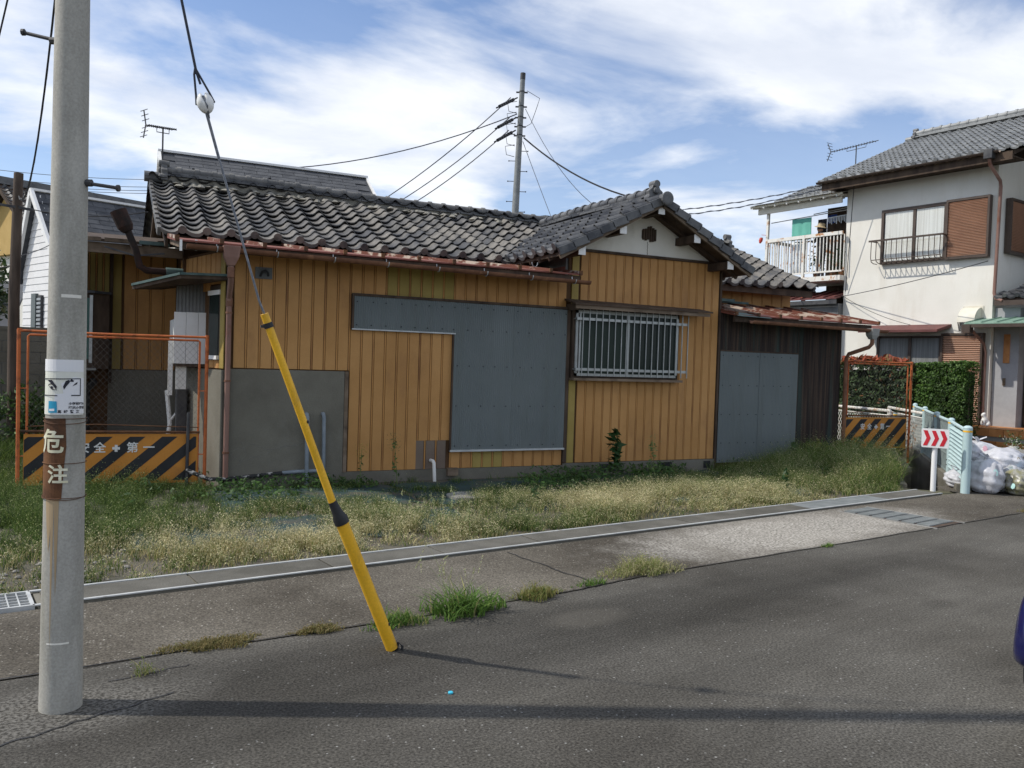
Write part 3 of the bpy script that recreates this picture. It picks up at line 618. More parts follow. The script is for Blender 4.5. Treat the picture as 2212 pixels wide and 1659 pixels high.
hd = MB(); hd.add([(6.24, Yf, 2.68), (8.80, Yf, 2.66), (8.80, Yf-.34, 2.60), (6.24, Yf-.34, 2.60), (6.24, Yf, 2.65), (8.80, Yf, 2.63), (8.80, Yf-.34, 2.575), (6.24, Yf-.34, 2.575)], [(0, 1, 2, 3), (7, 6, 5, 4), (0, 4, 5, 1), (1, 5, 6, 2), (2, 6, 7, 3), (3, 7, 4, 0)])
hood = HB('window_hood', 'wood_dark', hd)
b = MB(); b.box(6.26, 8.76, Yf-.32, Yf-.29, 2.52, 2.573); b.build('hood_fascia', 'wood_old', hood, w=True)
b = MB(); b.box(6.28, 6.32, Yf-.29, Yf, 2.5, 2.6); b.box(8.5, 8.54, Yf-.289, Yf, 2.54, 2.6); b.build('hood_bracket', 'wood_dark', hood, w=True)

# white gable with vent and purlin ends
xa = 7.6
def zw(x): return 4.28-.53*abs(x-xa)
gb = MB(); gb.prism([(6.36, 3.452), (9.02, 3.452), (xa, 4.16)], .05, 'y', Yf-.01); HB('gable_plaster', 'plaster_white', gb)
b = MB(); b.box(6.3, 9.2, Yf-.035, Yf-.005, 3.412, 3.452); HB('gable_trim', 'wood_dark', b)
vm = MB()
for i, (x, a, c) in enumerate(((7.60, 3.69, 3.855), (7.645, 3.68, 3.865), (7.69, 3.70, 3.90), (7.735, 3.665, 3.91), (7.78, 3.67, 3.885), (7.82, 3.685, 3.865))): vm.box(x, x+.028, Yf-.045, Yf-.01, a, c)
vm.box(7.59, 7.855, Yf-.03, Yf-.01, 3.71, 3.84); HB('gable_vent', 'wood_dark', vm)
ck = MB(); ck.tube([(7.71+random.uniform(-.01, .01), Yf-.012, 3.66-.02*i) for i in range(11)], .004, 4); HB('crack', 'wood_dark', ck)
for x in (6.22, 6.92, 7.6, 8.3, 8.98):
    z = zw(x)-.14; b = MB(); b.box(x-.055, x+.055, 10.46, Yf, z-.12, z); bm_ = HB('purlin', 'wood_dark', b)
    b = MB(); b.box(x-.058, x+.058, 10.445, 10.459, z-.124, z+.003); b.build('purlin_end', 'white_paint', bm_, w=True)

# ---------------------------------------------------------------- tiled roofs
def tile_mesh(name, m, pitch, length, eave=False, verge=False):
    S = [(0, .0), (.10, -.018), (.24, -.037), (.40, -.045), (.56, -.038), (.68, -.014), (.75, .012), (.83, .034), (.91, .036), (.98, .018), (1.04, -.004)]
    S = [(s*pitch, z*pitch/.285) for s, z in S]; n = len(S); th = .015 if not eave else .05; lift = .046
    vs = [(x, 0, z+lift) for x, z in S] + [(x, length, z) for x, z in S] + [(x, -.004, z+lift-th) for x, z in S] + [(x, .075, z+lift-th-.006) for x, z in S]
    fs = []
    for i in range(n-1): fs += [(i, i+1, n+i+1, n+i), (2*n+i, 2*n+i+1, i+1, i), (3*n+i, 3*n+i+1, 2*n+i+1, 2*n+i)]
    fs += [(0, n, 3*n, 2*n), (n-1, 2*n-1, 4*n-1, 3*n-1)]
    mb = MB().add(vs, fs)
    if eave:
        k = pitch*.86; r = .052*pitch/.285
        mb.add([(k+r*math.cos(2*math.pi*i/10), -.016, lift+.0+r*math.sin(2*math.pi*i/10)) for i in range(10)] + [(k+r*math.cos(2*math.pi*i/10), .02, lift+.0+r*math.sin(2*math.pi*i/10)) for i in range(10)],
               [tuple(range(10))] + [(i, (i+1) % 10, 10+(i+1) % 10, 10+i) for i in range(10)])
    me = mb.mesh(name, m); bm = bmesh.new(); bm.from_mesh(me)
    for f_ in bm.faces: f_.smooth = True
    bmesh.ops.recalc_face_normals(bm, faces=bm.faces); bm.to_mesh(me); bm.free(); set_auto(me); return me
def roof_mats(O, u, v, ncol, nrow, pitch, expo, keep, wave=.02, jitter=.012, phase=0.0):
    O, u, v = Vector(O), Vector(u).normalized(), Vector(v).normalized(); n = u.cross(v); out = []
    for j in range(nrow):
        for i in range(ncol):
            p = O + u*(i*pitch) + v*(j*expo)
            c = p + u*pitch*.5 + v*expo*.5
            if keep and not keep(c): continue
            p = p + n*(wave*(math.sin(i*.55+j*.35+phase)+.6*math.sin(i*.21-j*.8+phase)))*.5 + n*random.uniform(-.003, .003)
            M = Matrix((u, v, n)).transposed().to_4x4()
            M = Matrix.Translation(p) @ M @ Matrix.Rotation(random.gauss(0, jitter), 4, 'Z') @ Matrix.Rotation(random.gauss(0, jitter*.7), 4, 'X')
            out.append((M, j == 0))
    return out
def joined_tiles(mats, me, name, parent, m, w=True):
    base = np.array([v.co[:] for v in me.vertices]); nb = len(base); polys = [tuple(p.vertices) for p in me.polygons]; V = []; F = []
    for k, (M, _) in enumerate(mats):
        A = np.array(M); V.append(base @ A[:3, :3].T + A[:3, 3]); F += [tuple(i+k*nb for i in p) for p in polys]
    mb = MB(); mb.v = [tuple(v) for v in np.vstack(V)]; mb.f = F; me2 = bpy.data.meshes.new(name); me2.from_pydata(mb.v, [], mb.f); me2.materials.append(MATS[m])
    me2.polygons.foreach_set('use_smooth', [True]*len(me2.polygons)); set_auto(me2)
    o = bpy.data.objects.new(name, me2); C.objects.link(o); attach(o, parent, w); o['kind'] = 'stuff'; return o
def lay_tiles(lists, parent, m, pitch, length, limit, to_world=Matrix(), w=True):
    """the nearest tiles as pieces, the rest joined"""
    te = tile_mesh('roof_tile_mesh', m, pitch, length); ee = tile_mesh('eave_tile_mesh', m, pitch, length, True)
    allm = sorted(lists, key=lambda t: ((to_world @ t[0]).translation - Vector((0, 0, EYE))).length)
    for M, ev in allm[:limit]: inst(ee if ev else te, 'eave_tile' if ev else 'roof_tile', parent, M, w)
    if allm[limit:]: joined_tiles(allm[limit:], te, 'roof_tiling', parent, m, w)
def verge(parent, P, Q, expo, n_up, side, m, h=.13, wdt=.05, w=True):
    """hanging edge tiles from P (eave) up to Q"""
    P, Q = Vector(P), Vector(Q); d = (Q-P); L_ = d.length; d.normalize(); k = int(L_/expo); s = Vector(side).normalized(); u = Vector(n_up).normalized()
    for i in range(k+1):
        a = P + d*i*expo + u*.03; b = a + d*min(expo*1.12, L_-i*expo+.05) - u*.028; mb = MB()
        q = [a, a+s*wdt, b+s*wdt, b]
        vs = q + [x - u*h for x in q]
        mb.add(vs, [(0, 1, 2, 3), (7, 6, 5, 4), (0, 4, 5, 1), (1, 5, 6, 2), (2, 6, 7, 3), (3, 7, 4, 0)]); mb.build('verge_tile', m, parent, w=w, bevel=.008)
def ridge(parent, P, Q, cap_r=.075, courses=2, m='ridge_grey', mcap='ridge_grey', step=.27, wbase=.17, w=True, wave=.012, mortar=True):
    """flat courses with a row of round caps on top; P, Q on the roof crest"""
    P, Q = Vector(P), Vector(Q); d = (Q-P); L_ = d.length; d.normalize(); s = d.cross(Vector((0, 0, 1))).normalized(); up = s.cross(d)
    n = int(L_/step)
    if mortar:
        mb = MB(); mb.bar(P-up*.03, Q-up*.03, wbase*1.5, .12); mb.build('ridge_mortar', 'ridge_mortar', parent, w=w)
    wv = lambda t: up*wave*(math.sin(t*1.3)+math.sin(t*.7+1))
    for c in range(courses):
        for i in range(n):
            a = P + d*(i*step + (.13 if c % 2 else 0)) + up*(.038+c*.036) + wv(i*step); b = a + d*(step-.008) + up*random.uniform(-.004, .004)
            if (b-P).length > L_: b = P + d*L_ + up*(.038+c*.036)
            if (b-a).length < .05: continue
            mb = MB(); mb.bar(a, b, (wbase-c*.03)*2*random.uniform(.97, 1.03), .029); mb.build('ridge_course_tile', m, parent, w=w)
    me = MB(); r = cap_r; me.tube([(0, 0, 0), (step*.82, 0, 0)], r, 10); me.tube([(step*.78, 0, .006), (step*1.02, 0, .006)], r*1.18, 10); cm = me.mesh('ridge_cap_mesh', mcap, True)
    z = .035+courses*.036+r*.3
    for i in range(n):
        a = P + d*(i*step) + up*z + wv(i*step)
        M = Matrix((d, s*-1, up)).transposed().to_4x4() if (d.cross(s*-1)).dot(up) > 0 else Matrix((d, s, up)).transposed().to_4x4()
        inst(cm, 'ridge_cap_tile', parent, Matrix.Translation(a) @ M @ Matrix.Rotation(random.gauss(0, .012), 4, 'Y') @ Matrix.Rotation(random.gauss(0, .012), 4, 'Z'), w)
def onigawara(parent, p, face, m, s=1.0, w=True):
    """stepped ridge-end ornament facing 'face'"""
    f_ = Vector(face).normalized(); sd_ = Vector((0, 0, 1)).cross(f_); M = Matrix.Translation(p) @ Matrix((sd_, f_, Vector((0, 0, 1)))).transposed().to_4x4() @ Matrix.Scale(s, 4)
    mb = MB()
    out = [(-.2, -.02), (-.2, .08), (-.15, .12), (-.17, .19), (-.1, .24), (-.07, .31), (.07, .31), (.1, .24), (.17, .19), (.15, .12), (.2, .08), (.2, -.02)]
    k = MB().prism(out, .12, 'y', -.06); mb.add([M @ Vector(v) for v in k.v], k.f)
    for x, z, r in ((-.15, .05, .055), (.15, .05, .055), (0, .2, .07), (0, .05, .06)):
        mb.lathe([(r, 0), (r, .04), (r*.6, .055)], 12, M @ Matrix.Translation((x, .055, z)) @ Matrix.Rotation(R(-90), 4, 'X'))
    k = MB().tube([(0, -.1, .33), (0, .1, .33)], .075, 12); mb.add([M @ Vector(v) for v in k.v], k.f)
    mb.build('ridge_ornament', m, parent, w=w, bevel=.012)

SL = .43; Ye, Yr = 12.0, 14.6; Ze = 3.30
def zm(y): return Ze + SL*(min(y, 2*Yr-y)-Ye)
dk = MB()
dk.add([(.72, Ye+.05, zm(Ye+.05)-.07), (12.4, Ye+.05, zm(Ye+.05)-.07), (12.4, Yr, zm(Yr)-.07), (.72, Yr, zm(Yr)-.07), (12.4, 2*Yr-Ye, Ze-.07), (.72, 2*Yr-Ye, Ze-.07),
        (.72, Ye+.05, zm(Ye+.05)-.12), (12.4, Ye+.05, zm(Ye+.05)-.12), (12.4, Yr, zm(Yr)-.12), (.72, Yr, zm(Yr)-.12), (12.4, 2*Yr-Ye, Ze-.12), (.72, 2*Yr-Ye, Ze-.12)],
       [(0, 1, 2, 3), (3, 2, 4, 5), (7, 6, 9, 8), (8, 9, 11, 10), (0, 6, 7, 1), (1, 7, 8, 2), (2, 8, 10, 4), (4, 10, 11, 5), (5, 11, 9, 3), (3, 9, 6, 0)])
roof = HB('roof', 'wood_dark', dk)
d2 = MB(); xl, xr, y0, y1 = 5.84, 9.38, 10.40, 14.55
d2.add([(xl, y0, zw(xl)-.06), (xa, y0, zw(xa)-.06), (xr, y0, zw(xr)-.06), (xl, y1, zw(xl)-.06), (xa, y1, zw(xa)-.06), (xr, y1, zw(xr)-.06),
        (xl, y0, zw(xl)-.11), (xa, y0, zw(xa)-.11), (xr, y0, zw(xr)-.11), (xl, y1, zw(xl)-.11), (xa, y1, zw(xa)-.11), (xr, y1, zw(xr)-.11)],
       [(0, 3, 4, 1), (1, 4, 5, 2), (7, 10, 9, 6), (8, 11, 10, 7), (0, 1, 7, 6), (1, 2, 8, 7), (0, 6, 9, 3), (2, 5, 11, 8)])
wroof = HB('wing_roof', 'wood_dark', d2)
b = MB()
for xo, sx in ((xl, 1), (xr, -1)):
    for k in range(1, 16):
        yy = 10.46+k*.3
        b.bar((xo, yy, zw(xo)-.135), (xa-sx*.02, yy, zw(xa)-.135), .04, .05)
HB('rafter', 'wood_dark', b, wroof)
# barge boards
b = MB()
for xo in (xl, xr): b.bar((xo, 10.43, zw(xo)-.12), (xa, 10.43, zw(xa)-.12), .035, .07)
HB('barge_board', 'wood_old', b, wroof)
b = MB(); b.bar((.74, Ye, zm(Ye)-.16), (.74, Yr, zm(Yr)-.16), .04, .13); b.bar((.74, 2*Yr-Ye, Ze-.16), (.74, Yr, zm(Yr)-.161), .04, .13); HB('barge_board', 'wood_dark', b, roof)
for q0_, q1_ in ((.76, 5.9), (9.3, 12.4)): b = MB(); b.box(q0_, q1_, Ye+.03, Ye+.07, Ze-.17, Ze-.05); HB('eave_board', 'wood_dark', b, roof)
P_, EX, LN = .31, .25, .31
vdir = Vector((0, 1, SL)).normalized(); rows = int(math.hypot(Yr-Ye, SL*(Yr-Ye))/EX)+1
def keep_main(c):
    if c.x < xl-.05 or c.x > xr+.05: return True
    if c.y < 12.2: return False
    return zm(c.y) > zw(c.x)-.04
def keep_wing(c):
    return c.y < Ye+.15 or zw(c.x) >= zm(c.y)-.05
main_t = roof_mats((.66, Ye-.05, Ze-.022), (1, 0, 0), vdir, 38, rows, P_, EX, lambda c: keep_main(c) and c.y < Yr+.02, wave=.028)
cs = Vector((1, 0, .53)).normalized(); nr = int(math.hypot(xa-xl, .53*(xa-xl))/EX)+1
wing_l = roof_mats((xl-.05, 10.42+.31*13, zw(xl-.05)), (0, -1, 0), cs, 13, nr, P_, EX, lambda c: keep_wing(c) and c.x < xa+.02, wave=.014)
lay_tiles([t for t in main_t], roof, 'tile', P_, LN, 300)
lay_tiles(wing_l, wroof, 'tile_dark', P_, LN, 300)
wing_r = roof_mats((xr+.05, 10.42, zw(xr+.05)), (0, 1, 0), Vector((-1, 0, .53)), 13, nr, P_, EX, lambda c: keep_wing(c) and c.x > xa-.02, wave=.014)
tm = tile_mesh('tm', 'tile_dark', P_, LN)
joined_tiles(wing_r, tm, 'roof_tiling', wroof, 'tile_dark')
back = roof_mats((12.4, 2*Yr-Ye+.05, Ze), (-1, 0, 0), Vector((0, -1, SL)), 38, rows, P_, EX, None)
joined_tiles(back, tm, 'roof_tiling', roof, 'tile')
verge(roof, (.62, Ye-.05, Ze+.0), (.62, Yr, zm(Yr)), EX, (0, -SL, 1), (1, 0, 0), 'tile', h=.12)
verge(roof, (12.36, Ye-.05, Ze), (12.36, Yr, zm(Yr)), EX, (0, -SL, 1), (1, 0, 0), 'tile_dark', h=.1)
verge(wroof, (xl-.05, 10.375, zw(xl-.05)), (xa-.06, 10.375, zw(xa-.06)), EX, (-.53, 0, 1), (0, 1, 0), 'tile_dark', h=.12)
verge(wroof, (xr+.05, 10.375, zw(xr+.05)), (xa+.06, 10.375, zw(xa+.06)), EX, (.53, 0, 1), (0, 1, 0), 'tile_dark', h=.12)
ridge(roof, (.82, Yr, zm(Yr)+.05), (12.3, Yr, zm(Yr)-.06), .062, 2, 'tile_dark', 'ridge_grey', wbase=.14)
ridge(wroof, (xa, 14.3, 4.26), (xa, 10.72, 4.26), .075, 2, 'tile_dark', 'tile_dark', wbase=.14, mortar=False)
onigawara(roof, (.84, Yr, zm(Yr)+.02), (-1, 0, 0), 'ridge_grey', .8)
onigawara(roof, (12.42, Yr, zm(Yr)-.06), (1, 0, 0), 'ridge_grey', .8)
onigawara(wroof, (xa, 10.66, 4.24), (0, -1, 0), 'tile_dark', .8)
b = MB(); b.tube([(xa, 10.75, 4.24), (xa, 10.31, 4.235)], .085, 14); b.lathe([(.105, 0), (.105, .03), (.07, .04)], 16, Matrix.Translation((xa, 10.325, 4.235)) @ Matrix.Rotation(R(90), 4, 'X')); HB('ridge_end_tile', 'tile_dark', b, wroof, bevel=.006)
b = MB(); b.tube([(.55, Yr, zm(Yr)+.06), (.85, Yr, zm(Yr)+.06)], .085, 12); HB('ridge_end_tile', 'tile_dark', b, roof)
# loose mortar lumps under the ridge
lm = MB()
for i in range(70):
    x = random.uniform(1.0, 7.0); y = Yr-random.uniform(.12, .3); lm.lathe([(.02, 0), (random.uniform(.05, .09), .02), (.03, random.uniform(.04, .07))], 6, Matrix.Translation((x, y, zm(y)-.0)) @ Matrix.Rotation(random.uniform(0, 6), 4, 'Z') @ Matrix.Scale(random.uniform(1, 1.8), 4, Vector((1, 0, 0))))
stuff(HB('mortar_lumps', 'ridge_mortar', lm, roof))
# half-round bracket hoops under the wing eave
for yy in (11.0, 11.9, 12.5):
    b = MB(); b.tube([(5.74+.05*math.cos(t), yy, 3.19+.07*math.sin(t)) for t in [math.pi*(1+i/8) for i in range(9)]], .007, 5); HB('gutter_hoop', 'galv', b, wroof)
b = MB(); b.box(6.27, 6.311, Yf+.05, 14.4, 2.95, 3.52); HB('wing_side_wall', 'mortar_dark', b)
b = MB(); b.box(6.255, 6.269, Yf+.06, 12.2, 3.0, 3.17); HB('rusty_flashing', 'rust_red', b)
# right rear wall boards
boards(10.0, 12.25, 2.9, 3.22, [], .25, lambda x, z: 'board_orange', y=12.435)

# ---------------------------------------------------------------- red tin lean-to roof along the front
def tin(x0, x1, yf, zf, yb, zb, step, name, off=.0):
    t = MB(); t.add([(x0, yf, zf), (x1, yf, zf), (x1, yb, zb), (x0, yb, zb), (x0, yf, zf-.02), (x1, yf, zf-.02), (x1, yb, zb-.02), (x0, yb, zb-.02)],
                    [(0, 1, 2, 3), (7, 6, 5, 4), (0, 4, 5, 1), (1, 5, 6, 2), (2, 6, 7, 3), (3, 7, 4, 0)])
    tr = HB(name, 'rust_red', t); n = int((x1-x0)/step)
    for i in range(n+1):
        x = x0+.02+i*(x1-x0-.04)/n
        b = MB(); b.bar((x, yf-.01, zf+.02), (x, yb, zb+.02), .035, .04); HB('seam_batten', 'rust_flake', b, tr)
        b = MB(); b.box(x-.024, x+.024, yf-.018, yf+.008, zf-.012, zf+.048); HB('batten_cap', 'rust_plate', b, tr)
    return tr
tr1 = tin(.74, 6.26, 10.50, 3.01, 12.35, 3.27, .48, 'tin_roof')
b = MB(); b.box(.80, 6.25, 10.53, 10.57, 2.9, 2.985); HB('fascia', 'wood_dark', b, tr1)
b = MB(); b.bar((.80, 10.52, 2.965), (.80, 12.2, 3.2), .04, .09); HB('barge_board', 'wood_old', b, tr1)
b = MB()
for x, z in ((.80, 2.87), (.98, 2.90)): b.box(x-.015, x+.012, 10.43+(x-.8)*.8, 10.445+(x-.8)*.8, z, z+.13)
HB('fascia_end', 'white_paint', b, tr1)
# half round gutter
def gutter(a, b_, r, name, m, parent=None, n=8):
    a, b_ = Vector(a), Vector(b_); d = (b_-a).normalized(); s = d.cross(Vector((0, 0, 1))).normalized(); up = s.cross(d); mb = MB(); vs = []; fs = []
    for rr in (r, r-.006):
        for p in (a, b_):
            for k in range(n+1):
                t = math.pi*(1+k/n); vs.append(p + s*math.cos(t)*rr + up*math.sin(t)*rr)
    m_ = n+1
    for k in range(n): fs += [(k, k+1, m_+k+1, m_+k), (2*m_+k, 3*m_+k, 3*m_+k+1, 2*m_+k+1), (k, 2*m_+k, 2*m_+k+1, k+1), (m_+k, m_+k+1, 3*m_+k+1, 3*m_+k)]
    fs += [(0, m_, 3*m_, 2*m_), (n, 2*m_+n, 3*m_+n, m_+n)]
    mb.add(vs, fs); o = mb.build(name, m, parent or house, w=True, smooth=True)
    return o
gt = gutter((.86, 10.44, 2.955), (6.36, 10.44, 2.91), .055, 'gutter', 'gutter_brown')
for i in range(8):
    x = 1.2+i*.7; z = 2.955-.045*(x-.86)/5.5; b = MB(); b.tube([(x, 10.44+.062*math.cos(t), z+.062*math.sin(t)) for t in [math.pi*(1+k/8) for k in range(9)]] + [(x, 10.51, z+.05)], .006, 5); HB('gutter_bracket', 'galv', b, gt)
hp = MB(); hp.add([(1.36+dx*sx, 10.44+dy*sy, z) for z, dx, dy in ((2.97, .10, .085), (2.84, .085, .07), (2.74, .04, .04)) for sx, sy in ((-1, -1), (1, -1), (1, 1), (-1, 1))],
              [(4*j+i, 4*j+(i+1) % 4, 4*j+4+(i+1) % 4, 4*j+4+i) for j in range(2) for i in range(4)] + [(3, 2, 1, 0), (8, 9, 10, 11)])
HB('gutter_hopper', 'downpipe_brown', hp, gt, bevel=.006)
dp = MB(); dp.tube([(1.36, 10.44, 2.78), (1.36, 10.44, 2.66), (1.37, 10.50, 2.56), (1.40, 10.85, 2.40), (1.405, 10.88, 2.32), (1.405, 10.88, .12)], .034, 10); dpo = HB('downpipe', 'downpipe_brown', dp, smooth=True)
for cx_, cy_, z, hh_ in ((1.36, 10.44, 2.66, .06), (1.405, 10.88, 2.33, .05), (1.405, 10.88, 1.35, .012), (1.405, 10.88, 2.2, .012), (1.405, 10.88, .45, .012)):
    b = MB(); b.tube([(cx_, cy_, z-hh_), (cx_, cy_, z+hh_)], .042, 10); HB('pipe_collar', 'gutter_brown', b, dpo, smooth=True)

# shed on the right
sh_w = MB(); sh_w.box(9.24, 12.04, Yf+.02, 12.44, .03, 2.56); HB('shed_wall', 'backing', sh_w)
corrugated(9.24, 10.98, 2.0, 2.62, Yf-.005, .032, .004, 'shed_cladding', 'rust_sheet'); corrugated(10.995, 12.045, .12, 2.58, Yf+.0, .032, .005, 'shed_cladding', 'rust_sheet')
rs_m = Matrix.Translation((12.05, Yf, 0)) @ Matrix.Rotation(R(90), 4, 'Z')
corrugated(0, 1.5, .12, 2.58, 0, .032, .005, 'shed_cladding', 'rust_sheet', MT=rs_m)
corrugated(9.245, 10.12, .12, 1.985, Yf-.032, .032, .004, 'corrugated_sheet', 'corrugated_grey'); corrugated(10.105, 10.975, .115, 1.985, Yf-.037, .032, .004, 'corrugated_sheet', 'corrugated_grey')
b = MB(); b.box(10.978, 10.995, Yf-.03, Yf+.01, .1, 1.99); b.box(9.24, 10.99, Yf-.02, Yf+.005, 1.988, 2.01); HB('sheet_frame', 'wood_dark', b)
sc = MB()
for z in (1.92, 1.42, .93, .45, .16):
    for x in np.arange(9.3, 10.96, .185): sc.lathe([(.009, 0), (.009, .005), (.004, .008)], 6, Matrix.Translation((x+random.uniform(-.02, .02), Yf-.037, z)) @ Matrix.Rotation(R(90), 4, 'X'))
stuff(HB('sheet_screws', 'screw', sc))
tr2 = tin(9.22, 12.55, 10.56, 2.585, 12.42, 2.92, .46, 'tin_roof')
b = MB(); b.box(9.24, 12.4, 10.6, 10.64, 2.47, 2.56); HB('fascia', 'wood_dark', b, tr2)
b = MB()
for k in range(4): b.add([(9.22, 10.5+k*.05, 2.60+k*.014-.04), (9.95-k*.1, 10.5+k*.05, 2.60+k*.014-.05), (9.95-k*.1, 10.62+k*.05, 2.64+k*.014-.05), (9.22, 10.62+k*.05, 2.65+k*.014-.04)], [(0, 1, 2, 3)])
b.box(9.24, 11.0, 12.25, 12.30, 2.93, 2.97); b.box(9.24, 10.6, 12.18, 12.22, 2.95, 3.0); HB('green_flashing', 'copper_green', b, tr2)
gt2 = gutter((9.5, 10.49, 2.50), (12.66, 10.49, 2.475), .055, 'gutter', 'gutter_brown')
b = MB(); b.add([(12.30+dx*sx, 10.49+dy*sy, z) for z, dx, dy in ((2.49, .095, .085), (2.37, .085, .07), (2.30, .045, .045)) for sx, sy in ((-1, -1), (1, -1), (1, 1), (-1, 1))],
              [(4*j+i, 4*j+(i+1) % 4, 4*j+4+(i+1) % 4, 4*j+4+i) for j in range(2) for i in range(4)] + [(3, 2, 1, 0), (8, 9, 10, 11)])
HB('gutter_hopper', 'concrete', b, gt2, bevel=.006)
b = MB(); b.tube([(12.30, 10.49, 2.33), (12.30, 10.49, 2.22), (12.27, 10.53, 2.16), (12.10, 10.82, 2.03), (12.09, 10.86, 1.95), (12.09, 10.86, .1)], .036, 10); HB('downpipe', 'gutter_brown', b, smooth=True)

# small details of the front wall
b = MB(); b.box(1.72, 1.93, Yf-.02, Yf+.0, 2.655, 2.80); v_ = HB('wall_vent', 'mortar_dark', b)
b = MB(); b.tube([(1.78, Yf-.03, 2.68), (1.80, Yf-.05, 2.74), (1.84, Yf-.06, 2.76), (1.87, Yf-.05, 2.73), (1.88, Yf-.04, 2.69)], .014, 6); b.tube([(1.83, Yf-.02, 2.75), (1.83, Yf-.06, 2.75)], .02, 8); b.build('cable_end', 'black_rubber', v_, w=True)
b = MB(); b.tube([(2.40, Yf+.0, .93), (2.40, Yf-.07, .93), (2.405, Yf-.085, .90), (2.41, Yf-.09, .3), (2.415, Yf-.10, -.05)], .028, 10); HB('drain_pipe', 'pipe_grey', b, smooth=True)
b = MB(); b.tube([(2.62, Yf, .935), (2.62, Yf-.06, .935), (2.625, Yf-.075, .9), (2.635, Yf-.075, .22), (2.62, Yf-.075, .19), (2.3, Yf-.075, .185), (2.1, Yf-.075, .175)], .026, 10); HB('drain_pipe', 'pipe_grey', b, smooth=True)
b = MB(); b.tube([(2.12, Yf-.075, .175), (1.8, Yf-.08, .15), (1.43, Yf-.08, .12), (1.2, Yf-.1, .13), (.95, Yf-.02, .24)], .026, 8); HB('lagged_pipe', 'peel', b, smooth=True)
b = MB(); b.tube([(4.16, Yf-.0, .28), (4.16, Yf-.10, .28), (4.165, Yf-.125, .26), (4.18, Yf-.13, .0)], .024, 10); HB('drain_pipe', 'pipe_white', b, smooth=True)
b = MB(); b.box(4.40, 4.56, Yf-.07, Yf-.012, .06, .17); HB('foundation_lump', 'wood_old', b)

# ---------------------------------------------------------------- left side of the house
A_ = Vector((1.40, 10.97, 0)); B_ = Vector((.98, 12.70, 0)); ex_ = (A_-B_).normalized(); ey_ = Vector((-ex_.y, ex_.x, 0))
SF = Matrix.Translation(B_) @ Matrix((ex_, ey_, Vector((0, 0, 1)))).transposed().to_4x4()
def SB(name, m, boxes, parent=None, **k):
    mb = MB()
    for q in boxes: mb.box(*q, M=SF)
    return HB(name, m, mb, parent, **k)
boards(.02, 1.72, 1.5, 2.98, [(1.16, 1.56, 1.60, 2.58), (-.1, 1.2, 1.2, 2.5)], .165, lambda x, z: 'board_yellow' if x > 1.5 else 'board_orange', y=-.016, MT=SF)
SB('concrete_panel', 'concrete_wall', [(.0, 1.74, -.03, .0, -.05, 1.48)])
wd = SB('window', 'frame_brown', [(1.16, 1.56, -.012, .0, 1.60, 2.56)])
SB('pane', 'glass_green', [(1.2, 1.52, -.02, -.0125, 1.66, 2.50)], wd); SB('window_frame', 'white_paint', [(1.16, 1.56, -.03, -.0126, 2.44, 2.50), (1.17, 1.55, -.05, -.0127, 1.61, 1.66)], wd)
for i, (a, b_) in enumerate(((.835, .98), (.984, 1.13), (1.134, 1.285))):
    b = MB(); b.box(a, b_, 11.74, 11.76, 1.54, 2.215+i*.003); HB('white_panel', 'white_paint', b)
corrugated(.86, 1.285, 2.16, 2.62, 11.775, .045, .005, 'corrugated_sheet', 'mortar_dark')
for q in ((.775, .832, 11.79, 11.81, 1.12, 1.84), (.87, 1.0, 11.80, 11.815, 1.2, 1.54), (.835, .85, 11.761, 12.5, 1.54, 2.12)):
    b = MB(); b.box(*q); HB('white_panel', 'white_sheet', b)
b = MB(); b.box(1.288, 1.31, 11.72, 11.77, 1.50, 2.60); HB('panel_post', 'alu', b)
b = MB(); b.box(.84, 1.3, 11.75, 12.3, 1.50, 1.535); HB('panel_frame', 'wood_dark', b)
cn_ = MB(); top = [(1.40, 10.96), (.86, 11.18), (.33, 11.85), (.72, 12.6), (1.0, 12.7)]; zt = [2.66, 2.66, 2.53, 2.60, 2.66]
vs = [(x, y, z) for (x, y), z in zip(top, zt)] + [(x, y, z-.05) for (x, y), z in zip(top, zt)]
cn_.add(vs, [(0, 1, 2, 3, 4), (9, 8, 7, 6, 5)] + [(i, 5+i, 5+(i+1) % 5, (i+1) % 5) for i in range(5)]); can = HB('door_canopy', 'wood_dark', cn_)
b = MB(); b.bar((1.40, 10.95, 2.67), (.86, 11.17, 2.67), .03, .03); b.bar((.86, 11.17, 2.67), (.33, 11.84, 2.54), .03, .03); HB('canopy_edge', 'copper_green', b, can)
# recessed wall, bay and lean-to on the far left
lw = MB(); lw.box(-.40, 1.05, 13.62, 14.0, .0, 3.25); lw.box(-.44, -.422, 12.7, 14.0, .0, 3.18); HB('wall', 'backing', lw)  # second box: unseen side wall added to keep sun out of the recess
boards(.26, 1.0, 1.41, 3.2, [], .19, lambda x, z: 'board_orange', y=13.60); boards(.10, .255, 1.41, 3.2, [], .155, lambda x, z: 'board_yellow', y=13.60); boards(-.38, .09, 2.5, 3.2, [], .1, lambda x, z: 'board_yellow', y=13.60)
b = MB(); b.box(.08, 1.02, 13.585, 13.62, -.05, 1.40); HB('concrete_panel', 'concrete_wall', b)
b = MB(); b.box(.085, .125, 13.53, 13.6, 1.2, 3.2); HB('corner_post', 'wood_dark', b)
by = MB(); by.prism([(.08, 13.6), (.08, 13.15), (-.12, 13.0), (-.42, 13.0), (-.42, 13.6)], 1.05, 'z', 1.42); bay = HB('bay_window', 'wood_dark', by)
b = MB(); b.prism([(.10, 13.6), (.10, 13.12), (-.11, 12.95), (-.45, 12.95), (-.45, 13.6)], .035, 'z', 2.47); HB('bay_roof', 'dark_metal', b, bay)
